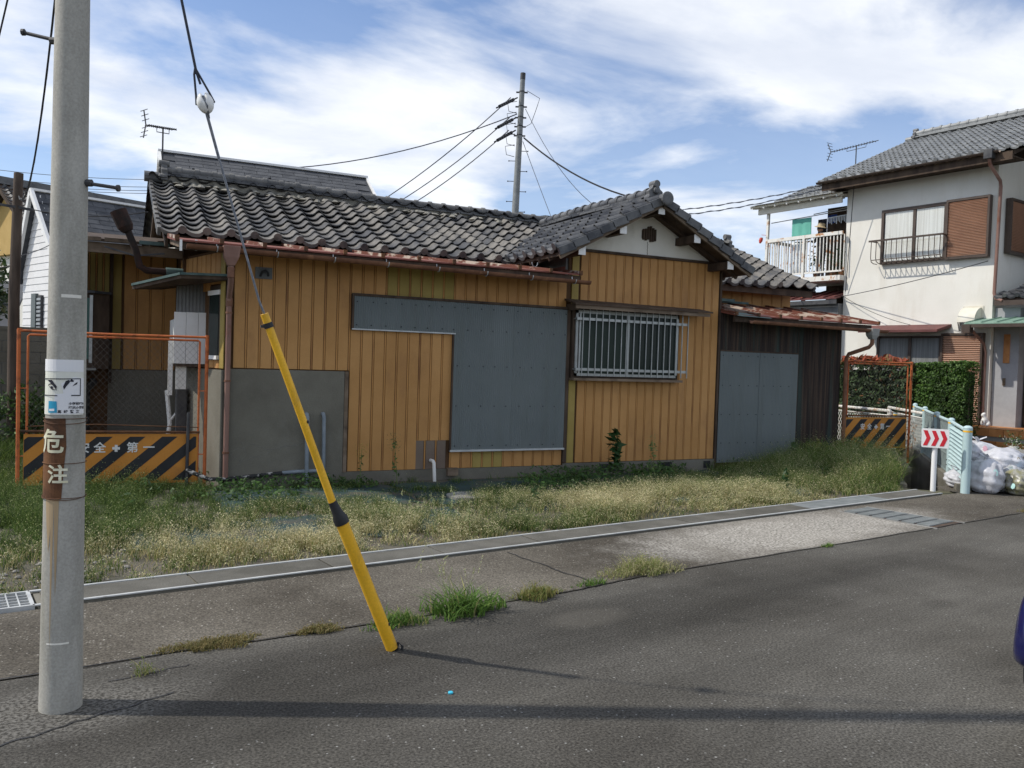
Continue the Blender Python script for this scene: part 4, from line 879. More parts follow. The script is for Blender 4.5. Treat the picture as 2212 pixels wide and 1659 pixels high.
b = MB(); b.box(-.40, -.15, 12.985, 12.998, 1.55, 2.40); HB('pane', 'glass_teal', b, bay); b = MB(); b.box(-.42, -.39, 12.97, 12.999, 1.5, 2.44); b.box(-.17, -.13, 12.97, 12.999, 1.5, 2.44); b.box(-.36, -.33, 12.972, 12.999, 1.5, 2.44); HB('window_frame', 'alu', b, bay)
b = MB(); b.box(-.46, -.08, 12.86, 13.0, 1.40, 1.43); HB('sill', 'concrete', b, bay)
lt = MB(); lt.add([(-.42, 12.35, 3.16), (.98, 12.35, 3.16), (.98, 13.9, 3.42), (-.42, 13.9, 3.42), (-.42, 12.35, 3.12), (.98, 12.35, 3.12), (.98, 13.9, 3.38), (-.42, 13.9, 3.38)], [(0, 1, 2, 3), (7, 6, 5, 4), (0, 4, 5, 1), (1, 5, 6, 2), (2, 6, 7, 3), (3, 7, 4, 0)])
lto = HB('lean_to_roof', 'wood_dark', lt); b = MB(); b.box(-.41, .97, 12.40, 12.44, 2.98, 3.115); HB('fascia', 'wood_old', b, lto)
for x in np.arange(-.42, .9, .42):
    b = MB(); b.box(x, x+.38, 12.32, 12.36, 3.125, 3.175); HB('eave_strip', 'wood_old' if x < .2 else 'copper_green', b, lto)
# gable end of the main block
b = MB(); b.prism([(12.75, 3.1), (16.4, 3.1), (14.6, 4.2)], .03, 'x', .975); HB('gable_plaster', 'plaster_white', b)
b = MB(); b.bar((1.0, 12.5, 3.2), (.66, 12.5, 3.16), .06, .09); b.bar((1.0, 14.6, 4.15), (.66, 14.6, 4.15), .09, .12); b.bar((1.0, 13.5, 3.7), (.66, 13.5, 3.7), .09, .12); HB('purlin', 'wood_dark', b)
# rusty flue with cowl
fl = MB(); fl.tube([(.95, 12.05, 2.75), (.50, 12.0, 2.75), (.42, 12.0, 2.80), (.37, 12.0, 3.0), (.27, 12.0, 3.25)], .044, 12); flo = HB('flue_pipe', 'flue_rust', fl, smooth=True)
b = MB(); b.tube([(.95, 12.05, 2.75), (.74, 12.03, 2.75)], .06, 12); HB('flue_sleeve', 'copper_green', b, flo, smooth=True)
b = MB(); b.tube([(.275, 12.0, 3.24), (.24, 12.0, 3.30), (.15, 12.0, 3.50)], [.065, .10, .105], 12); HB('flue_cowl', 'flue_rust', b, flo)
b = MB(); b.bar((.0, 11.98, 3.02), (.36, 12.0, 2.93), .02); b.bar((.36, 12.0, 2.93), (.72, 12.02, 2.99), .02); HB('flue_stay', 'dark_metal', b, flo)
# meters and pipes below the canopy
b = MB(); b.tube([(.80, 12.3, 1.16), (.82, 12.25, .95), (.84, 12.2, .7), (.80, 12.2, .42), (.86, 12.2, .36)], .03, 8); b.tube([(.84, 12.2, .75), (.95, 12.2, .9)], .018, 6); HB('lagged_pipe', 'pipe_white', b, smooth=True)
b = MB(); b.box(.9, 1.05, 12.1, 12.25, .6, 1.2); b.box(.95, 1.03, 12.05, 12.12, .1, .6); HB('meter_box', 'dark_metal', b, bevel=.02)
b = MB(); b.tube([(-.2, 13.4, .0), (-.2, 13.3, 1.1), (-.1, 13.2, 1.25)], .05, 8); b.tube([(-.32, 13.3, .0), (-.32, 13.25, 1.0), (-.25, 13.0, 1.15)], .02, 8); HB('old_pipework', 'dark_metal', b, smooth=True)

# ================================================================ near utility pole
PX_, PY_ = -.15, 4.42
def pr(z): return .0925 - z*.0062
pole = thing('utility_pole', 'near concrete utility pole wrapped with a torn poster and rusty warning plate', 'utility pole', (PX_, PY_, 0))
b = MB(); b.lathe([(pr(z), z) for z in (-.3, 0, 1, 2, 3, 4, 5, 6, 7.4)], 40); b.build('pole_shaft', 'pole_concrete', pole, smooth=True)
# the direction of the camera as seen from the pole
cam_a = math.atan2(-PY_, -PX_)
def wrap(me_or_mb, r_fn, z0, a0, m, name, parent, cuts=14, xr=.2):
    """bend a flat (x right, y up) mesh round the pole; x grows to the viewer's right"""
    if isinstance(me_or_mb, MB):
        me = bpy.data.meshes.new(name); me.from_pydata(me_or_mb.v, [], me_or_mb.f)
    else: me = me_or_mb
    bm = bmesh.new(); bm.from_mesh(me)
    for k in range(1, cuts*2):
        x = -xr + xr*k/cuts; bmesh.ops.bisect_plane(bm, geom=bm.verts[:]+bm.edges[:]+bm.faces[:], plane_co=(x, 0, 0), plane_no=(1, 0, 0))
    for v in bm.verts:
        z = z0+v.co.y; r = r_fn(z)+v.co.z; a = a0 + v.co.x/pr(z0)
        v.co = Vector((r*math.cos(a), r*math.sin(a), z))
    bm.to_mesh(me); bm.free(); me.materials.clear(); me.materials.append(MATS[m])
    o = bpy.data.objects.new(name, me); C.objects.link(o); attach(o, parent); return o
def rect(x0, x1, y0, y1, z=0): return MB().add([(x0, y0, z), (x1, y0, z), (x1, y1, z), (x0, y1, z)], [(0, 1, 2, 3)])
def polyf(pts, z=0): return MB().add([(x, y, z) for x, y in pts], [tuple(range(len(pts)))])
# heights seen on the pole: y=770..882 poster, 882..1045 plate
zt_ = 1.62
pb = rect(-.19, .082, -.125, .128)
po = wrap(pb, lambda z: pr(z)+.003, 1.515, cam_a, 'poster_cream', 'poster', pole)
wrap(rect(-.19, .080, .075, .13), lambda z: pr(z)+.0042, 1.515, cam_a, 'poster', 'poster_strip', po)
wrap(MB().add([(x, y, 0) for x, y in ((-.02, .02), (.03, .05), (.08, .045), (.083, -.118), (-.05, -.122), (-.045, -.03), (-.01, -.025))], [(0, 1, 2, 3, 4, 5, 6)]), lambda z: pr(z)+.0044, 1.515, cam_a, 'poster', 'torn_patch', po)
def ink(pts, name='ink_mark', m='ink', dz=.0058): return wrap(polyf(pts), lambda z: pr(z)+dz, 1.515, cam_a, m, name, po, cuts=30)
ink([(-.17, .040), (.062, .045), (.062, .041), (-.17, .036)]); ink([(.058, .045), (.062, .045), (.062, -.036), (.058, -.036)]); ink([(-.17, -.034), (-.034, -.034), (-.034, -.038), (-.17, -.038)]); ink([(.02, -.032), (.062, -.032), (.062, -.037), (.02, -.037)])
ink([(-.085, .034), (-.06, .036), (-.036, .005), (-.040, -.006), (-.056, .014)]); ink([(.012, .038), (-.002, .032), (-.012, .006), (-.008, -.008), (.0, .006), (.014, .026)])
ink([(.012, .03), (.02, .042), (.03, .034), (.034, .043), (.028, .028)]); ink([(.024, .008), (.034, .02), (.046, .028), (.044, .018)])
eye = []
for i in range(15):
    t = i/14; eye.append((-.08+.042*t, .012-.02*t+.016*math.sin(math.pi*t)))
ink(eye + [(x, y-.005) for x, y in eye[::-1]]); ink([(x, y-.026*math.sin(math.pi*i/14)-.0) for i, (x, y) in enumerate(eye)] + [(x, y-.022*math.sin(math.pi*i/14)) for i, (x, y) in list(enumerate(eye))[::-1]])
ink([(-.060+.007*math.cos(t*.63), .0+.007*math.sin(t*.63)) for t in range(10)])
ink([(-.075, -.062), (-.036, -.062), (-.034, -.115), (-.075, -.116)], 'blue_logo', 'ink_blue'); ink([(-.07, -.098), (-.045, -.096), (-.045, -.107), (-.07, -.108)], 'logo_mark', 'poster', .0064)
for txt, x, y, sz in (('小学校PTA', .045, -.073, .0145), ('塚沢小学校', .046, -.092, .0145), ('高  崎  警  察', .012, -.110, .0155)):
    me = text_mesh(txt, sz, .0004); me.transform(Matrix.Translation((x, y, 0))); wrap(me, lambda z: pr(z)+.006, 1.515, cam_a, 'ink', 'poster_text', po, cuts=40)
pl = wrap(MB().add([(x, y, 0) for x, y in ((-.2, .185), (.0, .19), (.005, .06), (-.005, -.06), (-.012, -.185), (-.2, -.18))], [(0, 1, 2, 3, 4, 5)]), lambda z: pr(z)+.003, 1.185, cam_a, 'rust_plate', 'warning_plate', pole)
pl['label'] = 'rusty plate with faded warning letters'
for txt, x, y, sz in (('危', -.060, .075, .115), ('注', -.030, -.075, .09), ('意', -.172, -.09, .09)):
    me = text_mesh(txt, sz, .0022); me.transform(Matrix.Translation((x, y, 0))); wrap(me, lambda z: pr(z)+.005, 1.185, cam_a, 'faded_letter', 'warning_letter', pl, cuts=24)
b = MB()
for z, t in ((1.372, .0), (1.358, .01), (1.165, .0), (1.008, .012), (1.0, -.004)):
    b = MB(); b.tube([((pr(z)+.006)*math.cos(2*math.pi*k/28), (pr(z)+.006)*math.sin(2*math.pi*k/28), z+t*math.sin(2*math.pi*k/28)) for k in range(29)], .0017, 4); b.build('binding_wire', 'rust_plate', pole)
for x, wd, z0, z1 in ((-.035, .012, .55, 1.0), (-.075, .02, .75, 1.0), (-.055, .008, .3, 1.0)):
    wrap(MB().add([(x-wd, z1, 0), (x+wd, z1, 0), (x+wd*.7, (z0+z1)/2, 0), (x+wd*.2, z0, 0), (x-wd*.5, (z0+z1)/2, 0)], [(4, 3, 2, 1, 0)]), lambda z: pr(z)+.0012, 0.0, cam_a, 'rust_streak', 'rust_stain', pole)
wrap(rect(-.07, .03, .325, .333), lambda z: pr(z)+.0012, 0, cam_a, 'plaster_white', 'scratch', pole); wrap(rect(-.03, .07, 1.93, 1.945), lambda z: pr(z)+.0012, 0, cam_a, 'plaster_white', 'scratch', pole)
vr = Vector((RT.x, RT.y, 0)).normalized()
for z, s, ln in ((3.12, -1, .17), (2.47, 1, .165), (4.6, 1, .17), (5.3, -1, .17)):
    b = MB(); d = vr*s; p = d*(pr(z)-.01); b.tube([p+Vector((0, 0, z)), p+d*ln+Vector((0, 0, z+(.035 if s < 0 else -.02)))], .0085, 8); q = p+d*.025+Vector((0, 0, z)); b.tube([q-d*.015, q+d*.012], .017, 8)
    q = p+d*ln+Vector((0, 0, z+(.035 if s < 0 else -.02))); b.tube([q-d*.012, q], .016, 8); b.build('step_bolt', 'dark_metal', pole, smooth=True)

# guy wire with yellow guard
GB = [(1.547, 4.602, 0), (1.208, 4.566, .794), (1.160, 4.560, .888), (.761, 4.518, 1.911), (.733, 4.515, 1.977), (.452, 4.485, 2.889), (.434, 4.483, 3.013), (.399, 4.479, 3.086), (.321, 4.470, 3.432), (-.10, 4.425, 5.6)]
guy = thing('guy_wire', 'slanting guy wire with yellow plastic guard and white porcelain insulator', 'guy wire', GB[0])
W_ = lambda mb, n, m, **k: mb.build(n, m, guy, w=True, **k)
def lerp3(a, b_, t): return tuple(a[i]+(b_[i]-a[i])*t for i in range(3))
b = MB(); b.tube([lerp3(GB[0], GB[1], .01), GB[0:2][1]], .036, 18); lg = W_(b, 'lower_guard', 'yellow_guard', smooth=True)
b = MB(); b.tube([GB[2], lerp3(GB[2], GB[3], .5), GB[3]], [.0215, .0215, .0215], 16); W_(b, 'upper_guard', 'yellow_guard', smooth=True)
b = MB(); b.tube([lerp3(GB[1], GB[0], .035), GB[1], lerp3(GB[1], GB[2], .35), lerp3(GB[1], GB[2], 1.05)], [.0415, .0425, .03, .0235], 18); W_(b, 'guard_sleeve', 'black_rubber', smooth=True)
b = MB(); p = lerp3(GB[2], GB[3], .93); q = lerp3(GB[2], GB[3], .955); b.tube([p, q], .0255, 14); b.box(p[0]-.045, p[0]-.02, p[1]-.012, p[1]+.006, p[2]-.002, p[2]+.012); W_(b, 'guard_clip', 'black_rubber')
for k, (i, j, t) in enumerate(((0, 1, .2), (2, 3, .44))):
    p = Vector(lerp3(GB[i], GB[j], t)); b = MB(); b.lathe([(.009, -.004), (.009, .008)], 10, Matrix.Translation(p + vr*(.034 if i == 0 else .02)) @ vr.to_track_quat('Z', 'Y').to_matrix().to_4x4()); W_(b, 'guard_hole', 'stripe_black')
b = MB(); b.tube([GB[3], GB[4], GB[5]], .006, 8); b.tube([lerp3(GB[4], GB[5], .78), lerp3(GB[5], GB[6], .1)], .0075, 8); W_(b, 'lower_wire', 'wire_strand')
b = MB(); b.tube([GB[7], GB[8], lerp3(GB[8], GB[9], .5), GB[9]], .0068, 8); W_(b, 'upper_wire', 'cable_blue')
ins_c = Vector(lerp3(GB[5], GB[6], .5)); ins_d = (Vector(GB[7])-Vector(GB[5])).normalized()
def insulator():
    bm = bmesh.new(); bmesh.ops.create_uvsphere(bm, u_segments=32, v_segments=22, radius=1)
    view = Vector((-ins_c.x, -ins_c.y, EYE-ins_c.z)).normalized(); x = ins_d.cross(view).normalized(); y = x.cross(ins_d).normalized()
    for v in bm.verts:
        c = v.co.copy(); e = c.z
        rad = 1-.12*max(0, e)
        gx = c.x; gy = c.y
        top = max(0, e); bot = max(0, -e)
        # groove across the top (seen front to back) and across the bottom (side to side)
        dip_t = .42*math.exp(-(gx/.2)**2)*min(1, top*2.2); dip_b = .42*math.exp(-(gy/.2)**2)*min(1, bot*2.2)
        f_ = math.exp(-(gx/.17)**2)*(.20 if gy > 0 else .2)*max(0, 1-abs(e-.2))
        c.z = e - dip_t + dip_b; c.y = gy*(1-f_)
        p = ins_c + x*c.x*.0425*rad + y*c.y*.0425*rad + ins_d*c.z*.056; v.co = p
    me = bpy.data.meshes.new('insulator'); bm.to_mesh(me); bm.free(); me.materials.append(MATS['porcelain']); me.polygons.foreach_set('use_smooth', [True]*len(me.polygons))
    o = bpy.data.objects.new('insulator', me); C.objects.link(o); attach(o, guy, True)
    b = MB(); b.tube([ins_c - ins_d*.075 , ins_c + y*.036 + x*.006 - ins_d*.02, ins_c + y*.03 + x*-.003 + ins_d*.028, ins_c + ins_d*.03, ins_c - y*.035, ins_c - ins_d*.075 - x*.004], .0055, 7); W_(b, 'lower_loop', 'wire_strand')
    t = Vector(GB[7]); b = MB(); b.tube([t + ins_d*.03, ins_c + x*.030 + ins_d*.048, ins_c + x*.044 + ins_d*.0, ins_c - ins_d*.030 + x*.0, ins_c - x*.044, ins_c - x*.034 + ins_d*.045, t - x*.012, t + ins_d*.03], .0055, 7); b.tube([t + ins_d*.02, t - ins_d*.05 + x*.006], .006, 6); W_(b, 'upper_loop', 'cable_blue')
insulator()
b = MB(); b.tube([(1.545, 4.60, -.15), (1.575, 4.585, .045), (1.60, 4.58, .02), (1.585, 4.575, -.05)], .008, 6); W_(b, 'anchor_rod', 'black_rubber')

# ================================================================ site gates
def site_gate(label, P, Q, z0, zp0, zp1, ztop, stake=False, seed=1):
    P, Q = Vector(P), Vector(Q); d = (Q-P); L_ = d.length; az = math.atan2(d.y, d.x)
    t = thing('site_gate', label, 'gate', P, az, 'striped safety gates beside the house'); rn = random.Random(seed)
    def B_(n, m, mb, par=None, **k): return mb.build(n, m, par or t, **k)
    for x, nm in ((0, 'gate_post'), (L_, 'gate_post')):
        b = MB(); b.tube([(x, 0, z0), (x+(.0 if x else -.01), 0, ztop)], .021, 10); b.tube([(x, 0, ztop-.03), (x, 0, ztop+.012)], .0245, 10); B_(nm, 'orange_rust', b, smooth=True)
    b = MB(); b.tube([(.0, -.005, ztop-.015), (L_*.5, -.005, ztop-.022), (L_, -.005, ztop-.015)], .0155, 10); B_('top_rail', 'orange_rust', b, smooth=True)
    b = MB(); i0, i1 = .085, L_-.085
    b.tube([(i0, .012, zp0-.03), (i0, .012, ztop-.075), (i0+.02, .012, ztop-.06), (i1-.02, .012, ztop-.06), (i1, .012, ztop-.075), (i1, .012, zp0-.03)], .013, 8)
    for z in (zp0+.35, zp1+.55): b.bar((0, .005, z), (i0, .012, z), .012); b.bar((L_, .005, z), (i1, .012, z), .012)
    b.bar((.9, .004, ztop-.045), (.9, .01, ztop-.075), .03); B_('inner_frame', 'orange_rust', b, smooth=True)
    b = MB(); b.tube([(i0-.06, -.012, zp1+.045), (i1+.02, -.012, zp1+.03)], .016, 8); b.tube([(i0, -.0, zp0-.035), (i1, -.0, zp0-.03)], .016, 8); b.tube([(i0, .0, zp1+.10), (L_*.4, .004, zp1+.125), (i1, .0, zp1+.09)], .006, 5); B_('lower_rail', 'rust_plate', b, smooth=True)
    x0, x1 = i0-.03, i1+.0
    b = MB(); b.box(x0, x1, -.004, .004, zp0, zp1+.01); pn = B_('striped_panel', 'stripe_orange', b)
    # black stripes clipped to the panel
    mg = .02; X0, X1, Z0, Z1 = x0+mg*.3, x1-mg, zp0+mg*1.6, zp1-mg*1.2; st = MB(); wst, gap = .175, .19; k = -4
    def clip(poly, ax, lim, keep_less):
        out = []
        for i in range(len(poly)):
            a, b2 = poly[i], poly[(i+1) % len(poly)]; ia = (a[ax] <= lim) == keep_less; ib = (b2[ax] <= lim) == keep_less
            if ia: out.append(a)
            if ia != ib:
                tt = (lim-a[ax])/(b2[ax]-a[ax]); out.append((a[0]+(b2[0]-a[0])*tt, a[1]+(b2[1]-a[1])*tt))
        return out
    while x0-1+k*(wst+gap) < x1+.5:
        s = x0-.93+k*(wst+gap); h = Z1-Z0; pg = [(s, Z0), (s+wst, Z0), (s+wst+h*1.12, Z1), (s+h*1.12, Z1)]
        pg = clip(pg, 0, X1, True); pg = clip(pg, 0, X0, False) if pg else pg
        if len(pg) > 2: st.prism(pg, .002, 'y', -.0068)
        k += 1
    st.build('stripe_print', 'stripe_black', pn)
    zc = zp1-.165 if zp1 < .8 else zp1-.17
    RX = Matrix.Rotation(R(90), 4, 'X')
    xs = [L_*.335, L_*.42, None, L_*.595, L_*.685] if zp1 < .8 else [L_*.28, L_*.38, None, L_*.575, L_*.665]
    cx = L_*.507 if zp1 < .8 else L_*.48
    for ch_, x in zip('安全 第一', xs):
        if x is None:
            b = MB(); b.box(cx-.042, cx+.042, -.0095, -.0075, zc-.016, zc+.016); b.box(cx-.016, cx+.016, -.0096, -.0076, zc-.042, zc+.042); b.build('cross_emblem', 'white_print', pn); continue
        place_text(ch_, .135 if zp1 < .8 else .12, 'lettering', 'white_print', pn, Matrix.Translation((x, -.0085, zc)) @ RX, .0025)
    # chain link
    ml = MB(); s_ = .075; za, zb = zp1+.06, ztop-.07
    n = int((L_+zb-za)/s_)+2
    for i in range(-int((zb-za)/s_)-1, int(L_/s_)+2):
        for sg in (1, -1):
            a = (i0 + i*s_ if sg > 0 else i0 + i*s_ + (zb-za)*.9, za); e = (a[0] + sg*(zb-za)*.9, zb); pts = [a, e]
            q = []
            for lim, less in ((i1, True), (i0, False)):
                pass
            (xa_, z_a), (xb_, z_b) = pts
            def at(x): return z_a+(z_b-z_a)*(x-xa_)/(xb_-xa_)
            lo, hi = max(min(xa_, xb_), i0), min(max(xa_, xb_), i1)
            if hi-lo < .03: continue
            m_ = (lo+hi)/2; w1 = .01*math.sin(i*1.7)
            ml.tube([(lo, .014, at(lo)), (m_, .014+w1, at(m_)+w1), (hi, .014, at(hi))], .0012, 3, cap=False)
    ml.build('chain_link_mesh', 'chain_link', t)
    if stake:
        b = MB(); b.tube([(L_-.21, -.03, -.1), (L_-.2, -.03, zp1+.28)], .02, 8); B_('stake', 'dark_metal', b)
    return t
site_gate('wide rusty orange gate with striped panel standing left of the house behind the pole', (-.87, 11.28, 0), (1.18, 11.10, 0), -.05, .06, .66, 1.90, True)
site_gate('narrower rusty striped gate between the shed downpipe and the pale green fence', (12.13, 10.9, 0), (13.88, 10.9, 0), .0, .29, .87, 1.93, seed=3)

# ================================================================ canal fence
def fence():
    t = thing('canal_fence', 'pale green steel fence beside the canal with louvred end panel', 'fence', (11.24, 7.85, 0), R(43.4))
    posts = [(0, .95, 0, .062), (1.62, .98, .0, .05), (3.42, 1.0, .0, .05), (5.3, 1.02, .05, .05), (7.2, 1.02, .05, .05)]
    for x, h, z0, r in posts:
        b = MB(); b.tube([(x, 0, z0), (x, 0, h)], r, 14); b.lathe([(r*1.04, h), (r*.9, h+.02), (r*.4, h+.035)], 14, Matrix.Translation((x, 0, 0))); p = b.build('fence_post', 'teal_steel', t, smooth=True)
        b = MB(); b.tube([(x, 0, h-.06), (x, 0, h-.035)], r*1.03, 14, False); b.build('reflector_band', 'yellow_guard', p, smooth=True)
        if x: b = MB(); [b.lathe([(.012, 0), (.012, .01)], 6, Matrix.Translation((x-.012, r*.9, z)) @ Matrix.Rotation(R(-90), 4, 'X')) for z in (.25, .33, .68, .76)]; b.build('bolt', 'dark_metal', p)
    b = MB(); b.tube([(0, 0, .90), (1.62, 0, .95), (3.42, 0, .96), (5.3, 0, .98), (7.2, 0, .98)], .028, 8); b.build('top_rail', 'teal_steel', t, smooth=True)
    # louvred panel between the first two posts
    fr = MB(); fr.bar((.06, 0, .17), (1.57, 0, .22), .03); lp = fr.build('louvre_frame', 'teal_steel', t)
    for i in range(11):
        z = .21+i*.063; b = MB(); vs = [(.06, -.018, z), (1.57, -.018, z+.045), (1.57, .034, z+.012), (.06, .034, z-.033)]
        b.add(vs + [(x, y, q+.006) for x, y, q in vs], [(0, 1, 2, 3), (7, 6, 5, 4), (0, 4, 5, 1), (1, 5, 6, 2), (2, 6, 7, 3), (3, 7, 4, 0)]); b.build('louvre', 'teal_steel', lp)
    for x0, x1 in ((1.67, 3.37), (3.47, 5.25), (5.35, 7.15)):
        b = MB(); n = 64
        for i in range(n): x = x0+(x1-x0)*(i+.5)/n; b.box(x-.009, x+.009, -.004, .004, .12, .93)
        for z in (.12, .93, .4, .66): b.box(x0, x1, -.012, .012, z-.012, z+.012)
        stuff(b.build('mesh_panel', 'mesh_steel', t))
fence()
def rail_fence(label, P, Q, h):
    P, Q = Vector(P), Vector(Q); d = Q-P; L_ = d.length; t = thing('mesh_fence', label, 'fence', P, math.atan2(d.y, d.x), 'low mesh fences in front of the hedge')
    b = MB(); b.tube([(0, 0, .1), (0, 0, h), (L_, 0, h), (L_, 0, .1)], .03, 8); b.tube([(0, 0, h-.1), (L_, 0, h-.1)], .014, 6); b.build('fence_frame', 'rail_white', t, smooth=True)
    b = MB(); s = .09; n = int(L_/s)
    for i in range(n+6):
        for sg in (1, -1):
            x0 = i*s if sg < 0 else i*s-.45; x1 = x0 + .45*(1 if sg > 0 else -1); a, e = (x0, .1), (x1, h-.1)
            lo, hi = max(0, min(x0, x1)), min(L_, max(x0, x1))
            if hi-lo > .02: z = lambda x: a[1]+(e[1]-a[1])*(x-a[0])/(e[0]-a[0]); b.tube([(lo, 0, z(lo)), (hi, 0, z(hi))], .006, 3, False)
    b.build('wire_mesh', 'rail_white', t)
    b = MB(); b.tube([(L_+.12, .03, 0), (L_+.12, .03, h-.02)], .04, 10); p = b.build('fence_post', 'teal_steel', t, smooth=True); b = MB(); b.tube([(L_+.12, .03, h-.09), (L_+.12, .03, h-.06)], .042, 10, False); b.build('reflector_band', 'yellow_guard', p)
rail_fence('low white mesh fence seen above the striped panel of the right gate', (16.0, 15.6, 0), (15.25, 12.45, 0), .90)
rail_fence('low white mesh fence in front of the conifer end of the hedge', (16.9, 13.85, 0), (14.75, 11.0, 0), .90)

# ================================================================ chevron marker sign
sg = thing('chevron_sign', 'white marker sign with three red arrows on a white post', 'sign', (10.88, 8.10, .03), R(-53.5))
b = MB(); b.tube([(0, 0, -.02), (0, 0, .66)], .037, 16); b.build('sign_post', 'sign_white', sg, smooth=True)
b = MB(); w_, h_ = .178, .137; rr = .025
out = []
for cx, cz, a0 in ((w_-rr, h_-rr, 0), (-w_+rr, h_-rr, 90), (-w_+rr, -h_+rr, 180), (w_-rr, -h_+rr, 270)):
    out += [(cx+rr*math.cos(R(a0+i*22.5)), cz+rr*math.sin(R(a0+i*22.5))) for i in range(5)]
b.prism(out, .014, 'y', -.052); b.v = [(x, y, z+.755) for x, y, z in b.v]; bd = b.build('sign_board', 'sign_white', sg)
for i in (-1, 0, 1):
    cx = i*.108; b = MB(); a = .043; b.prism([(cx-.048, .11), (cx+.006, .11), (cx+.05, 0), (cx+.006, -.11), (cx-.048, -.11), (cx-.004, 0)], .002, 'y', -.0555); b.v = [(x, y, z+.755) for x, y, z in b.v]; b.build('red_arrow', 'sign_red', bd)

# ================================================================ rubbish bags
def bag(label, x, y, z, rx, ry, h, m, seed, ears=True, flop=0.0, bits=()):
    rn = np.random.default_rng(seed); bm = bmesh.new(); bmesh.ops.create_icosphere(bm, subdivisions=4, radius=1)
    ph = rn.uniform(0, 6.28, 12); az0 = rn.uniform(0, 6.28)
    for v in bm.verts:
        c = v.co; a = math.atan2(c.y, c.x); t = (c.z+1)/2
        prof = (math.sin(math.pi*min(1, t*.62+.30))**.8) if t < .82 else None
        rad = 1.0
        k = 1 + .10*math.sin(3*a+ph[0])*t + .07*math.sin(5*a+ph[1]+c.z*3) + .05*math.sin(9*a+ph[2]) + .05*math.sin(4*c.z*3+ph[3]+2*a)
        nk = max(0, (t-.80)/.2); r_xy = math.sqrt(max(1e-6, c.x*c.x+c.y*c.y))
        w = math.sqrt(max(0, 1-c.z*c.z)); sq = (w**.55 if c.z < 0 else w**.8)
        f_ = sq/max(w, 1e-4); fold = 1+.14*max(0, c.z)*math.sin(13*a+ph[4])
        X = c.x*f_*k*fold; Y = c.y*f_*k*fold; Z = (t**1.05)*h*(1+.06*math.sin(2*a+ph[5])*t)
        v.co = Vector((X*rx + flop*t*t*math.cos(az0), Y*ry + flop*t*t*math.sin(az0), max(0, Z)))
    me = bpy.data.meshes.new('rubbish_bag'); bm.to_mesh(me); bm.free(); me.materials.append(MATS[m]); me.polygons.foreach_set('use_smooth', [True]*len(me.polygons))
    o = bpy.data.objects.new('rubbish_bag', me); C.objects.link(o); o.location = (x, y, z); o.rotation_euler = (0, 0, float(rn.uniform(0, 6)))
    tag(o, label, 'rubbish bag', 'rubbish bags heaped behind the fence post')
    if ears:
        b = MB(); top = Vector((flop*math.cos(az0), flop*math.sin(az0), h*.97)); n = 7
        b.tube([top - Vector((0, 0, .05)), top + Vector((0, 0, .02)), top+Vector((0, 0, .05))], [.05, .026, .03], 8)
        for k in range(3):
            a = k*2.1+ph[6]; d = Vector((math.cos(a), math.sin(a), .5)); s = Vector((-math.sin(a), math.cos(a), .2))
            q = top + Vector((0, 0, .03)); b.add([q, q+d*.05+s*.035, q+d*.13+s*.02, q+d*.12-s*.03, q+d*.05-s*.02, q+Vector((0, 0, .012))+d*.06], [(0, 1, 5), (1, 2, 5), (2, 3, 5), (3, 4, 5), (4, 0, 5), (0, 4, 3, 2, 1)])
        b.build('bag_knot', m, o, smooth=True)
    for (a, t, s, bmn) in bits:
        mb = MB(); w = math.sqrt(max(.02, 1-(2*t-1)**2)); ca = a - o.rotation_euler.z
        p = Vector((rx*w*1.03*math.cos(ca), ry*w*1.03*math.sin(ca), t*h)); mb.lathe([(s*.4, -s*.5), (s, 0), (s*.5, s*.4)], 7, Matrix.Translation(p) @ Matrix.Rotation(ca, 4, 'Z') @ Matrix.Rotation(R(70), 4, 'Y') @ Matrix.Scale(.3, 4, Vector((0, 0, 1))) @ Matrix.Scale(1.5, 4, Vector((1, 0, 0)))); mb.build('rubbish_scrap', bmn, o, smooth=True)
cv = math.atan2(-7.8, -11.6)
bag('upright white rubbish bag with grey bottom right beside the fence post', 11.62, 7.80, .0, .25, .23, .50, 'bag', 1, True, .03, ((cv+.5, .66, .035, 'rubbish_teal'),))
bag('clear bag of dry leaves and grass in front of the heap', 11.95, 7.52, .0, .22, .2, .36, 'bag_leafy', 2, False, .02, ((cv-.4, .4, .03, 'rubbish_teal'),))
bag('large white rubbish bag on top of the heap with a brown scrap', 12.25, 8.0, .26, .34, .3, .36, 'bag', 3, False, .05, ((cv-.5, .42, .05, 'rubbish_tan'), (cv+.9, .62, .035, 'rubbish_tan')))
bag('highest white rubbish bag leaning on the fence with a pink scrap', 12.3, 8.38, .34, .3, .27, .34, 'bag', 4, True, .06, ((cv+.25, .76, .035, 'rubbish_pink'),))
bag('white rubbish bag with knotted handles at the right end', 12.55, 7.72, .0, .28, .26, .46, 'bag', 5, True, .02)
bag('grey clear rubbish bag squeezed in the middle of the heap', 12.02, 7.78, .0, .25, .22, .40, 'bag_grey', 6, False, .04)
bag('pale blue rubbish bag low at the right edge of the heap', 12.32, 7.50, .0, .2, .18, .40, 'bag_blue', 8, True, .04)
bag('white rubbish bag under the top bags right behind the fence', 12.1, 8.3, .0, .3, .27, .40, 'bag', 9, False)
bag('flattened white rubbish bag poking out under the fence panel', 11.70, 8.22, .0, .26, .2, .26, 'bag', 10, True, .05)

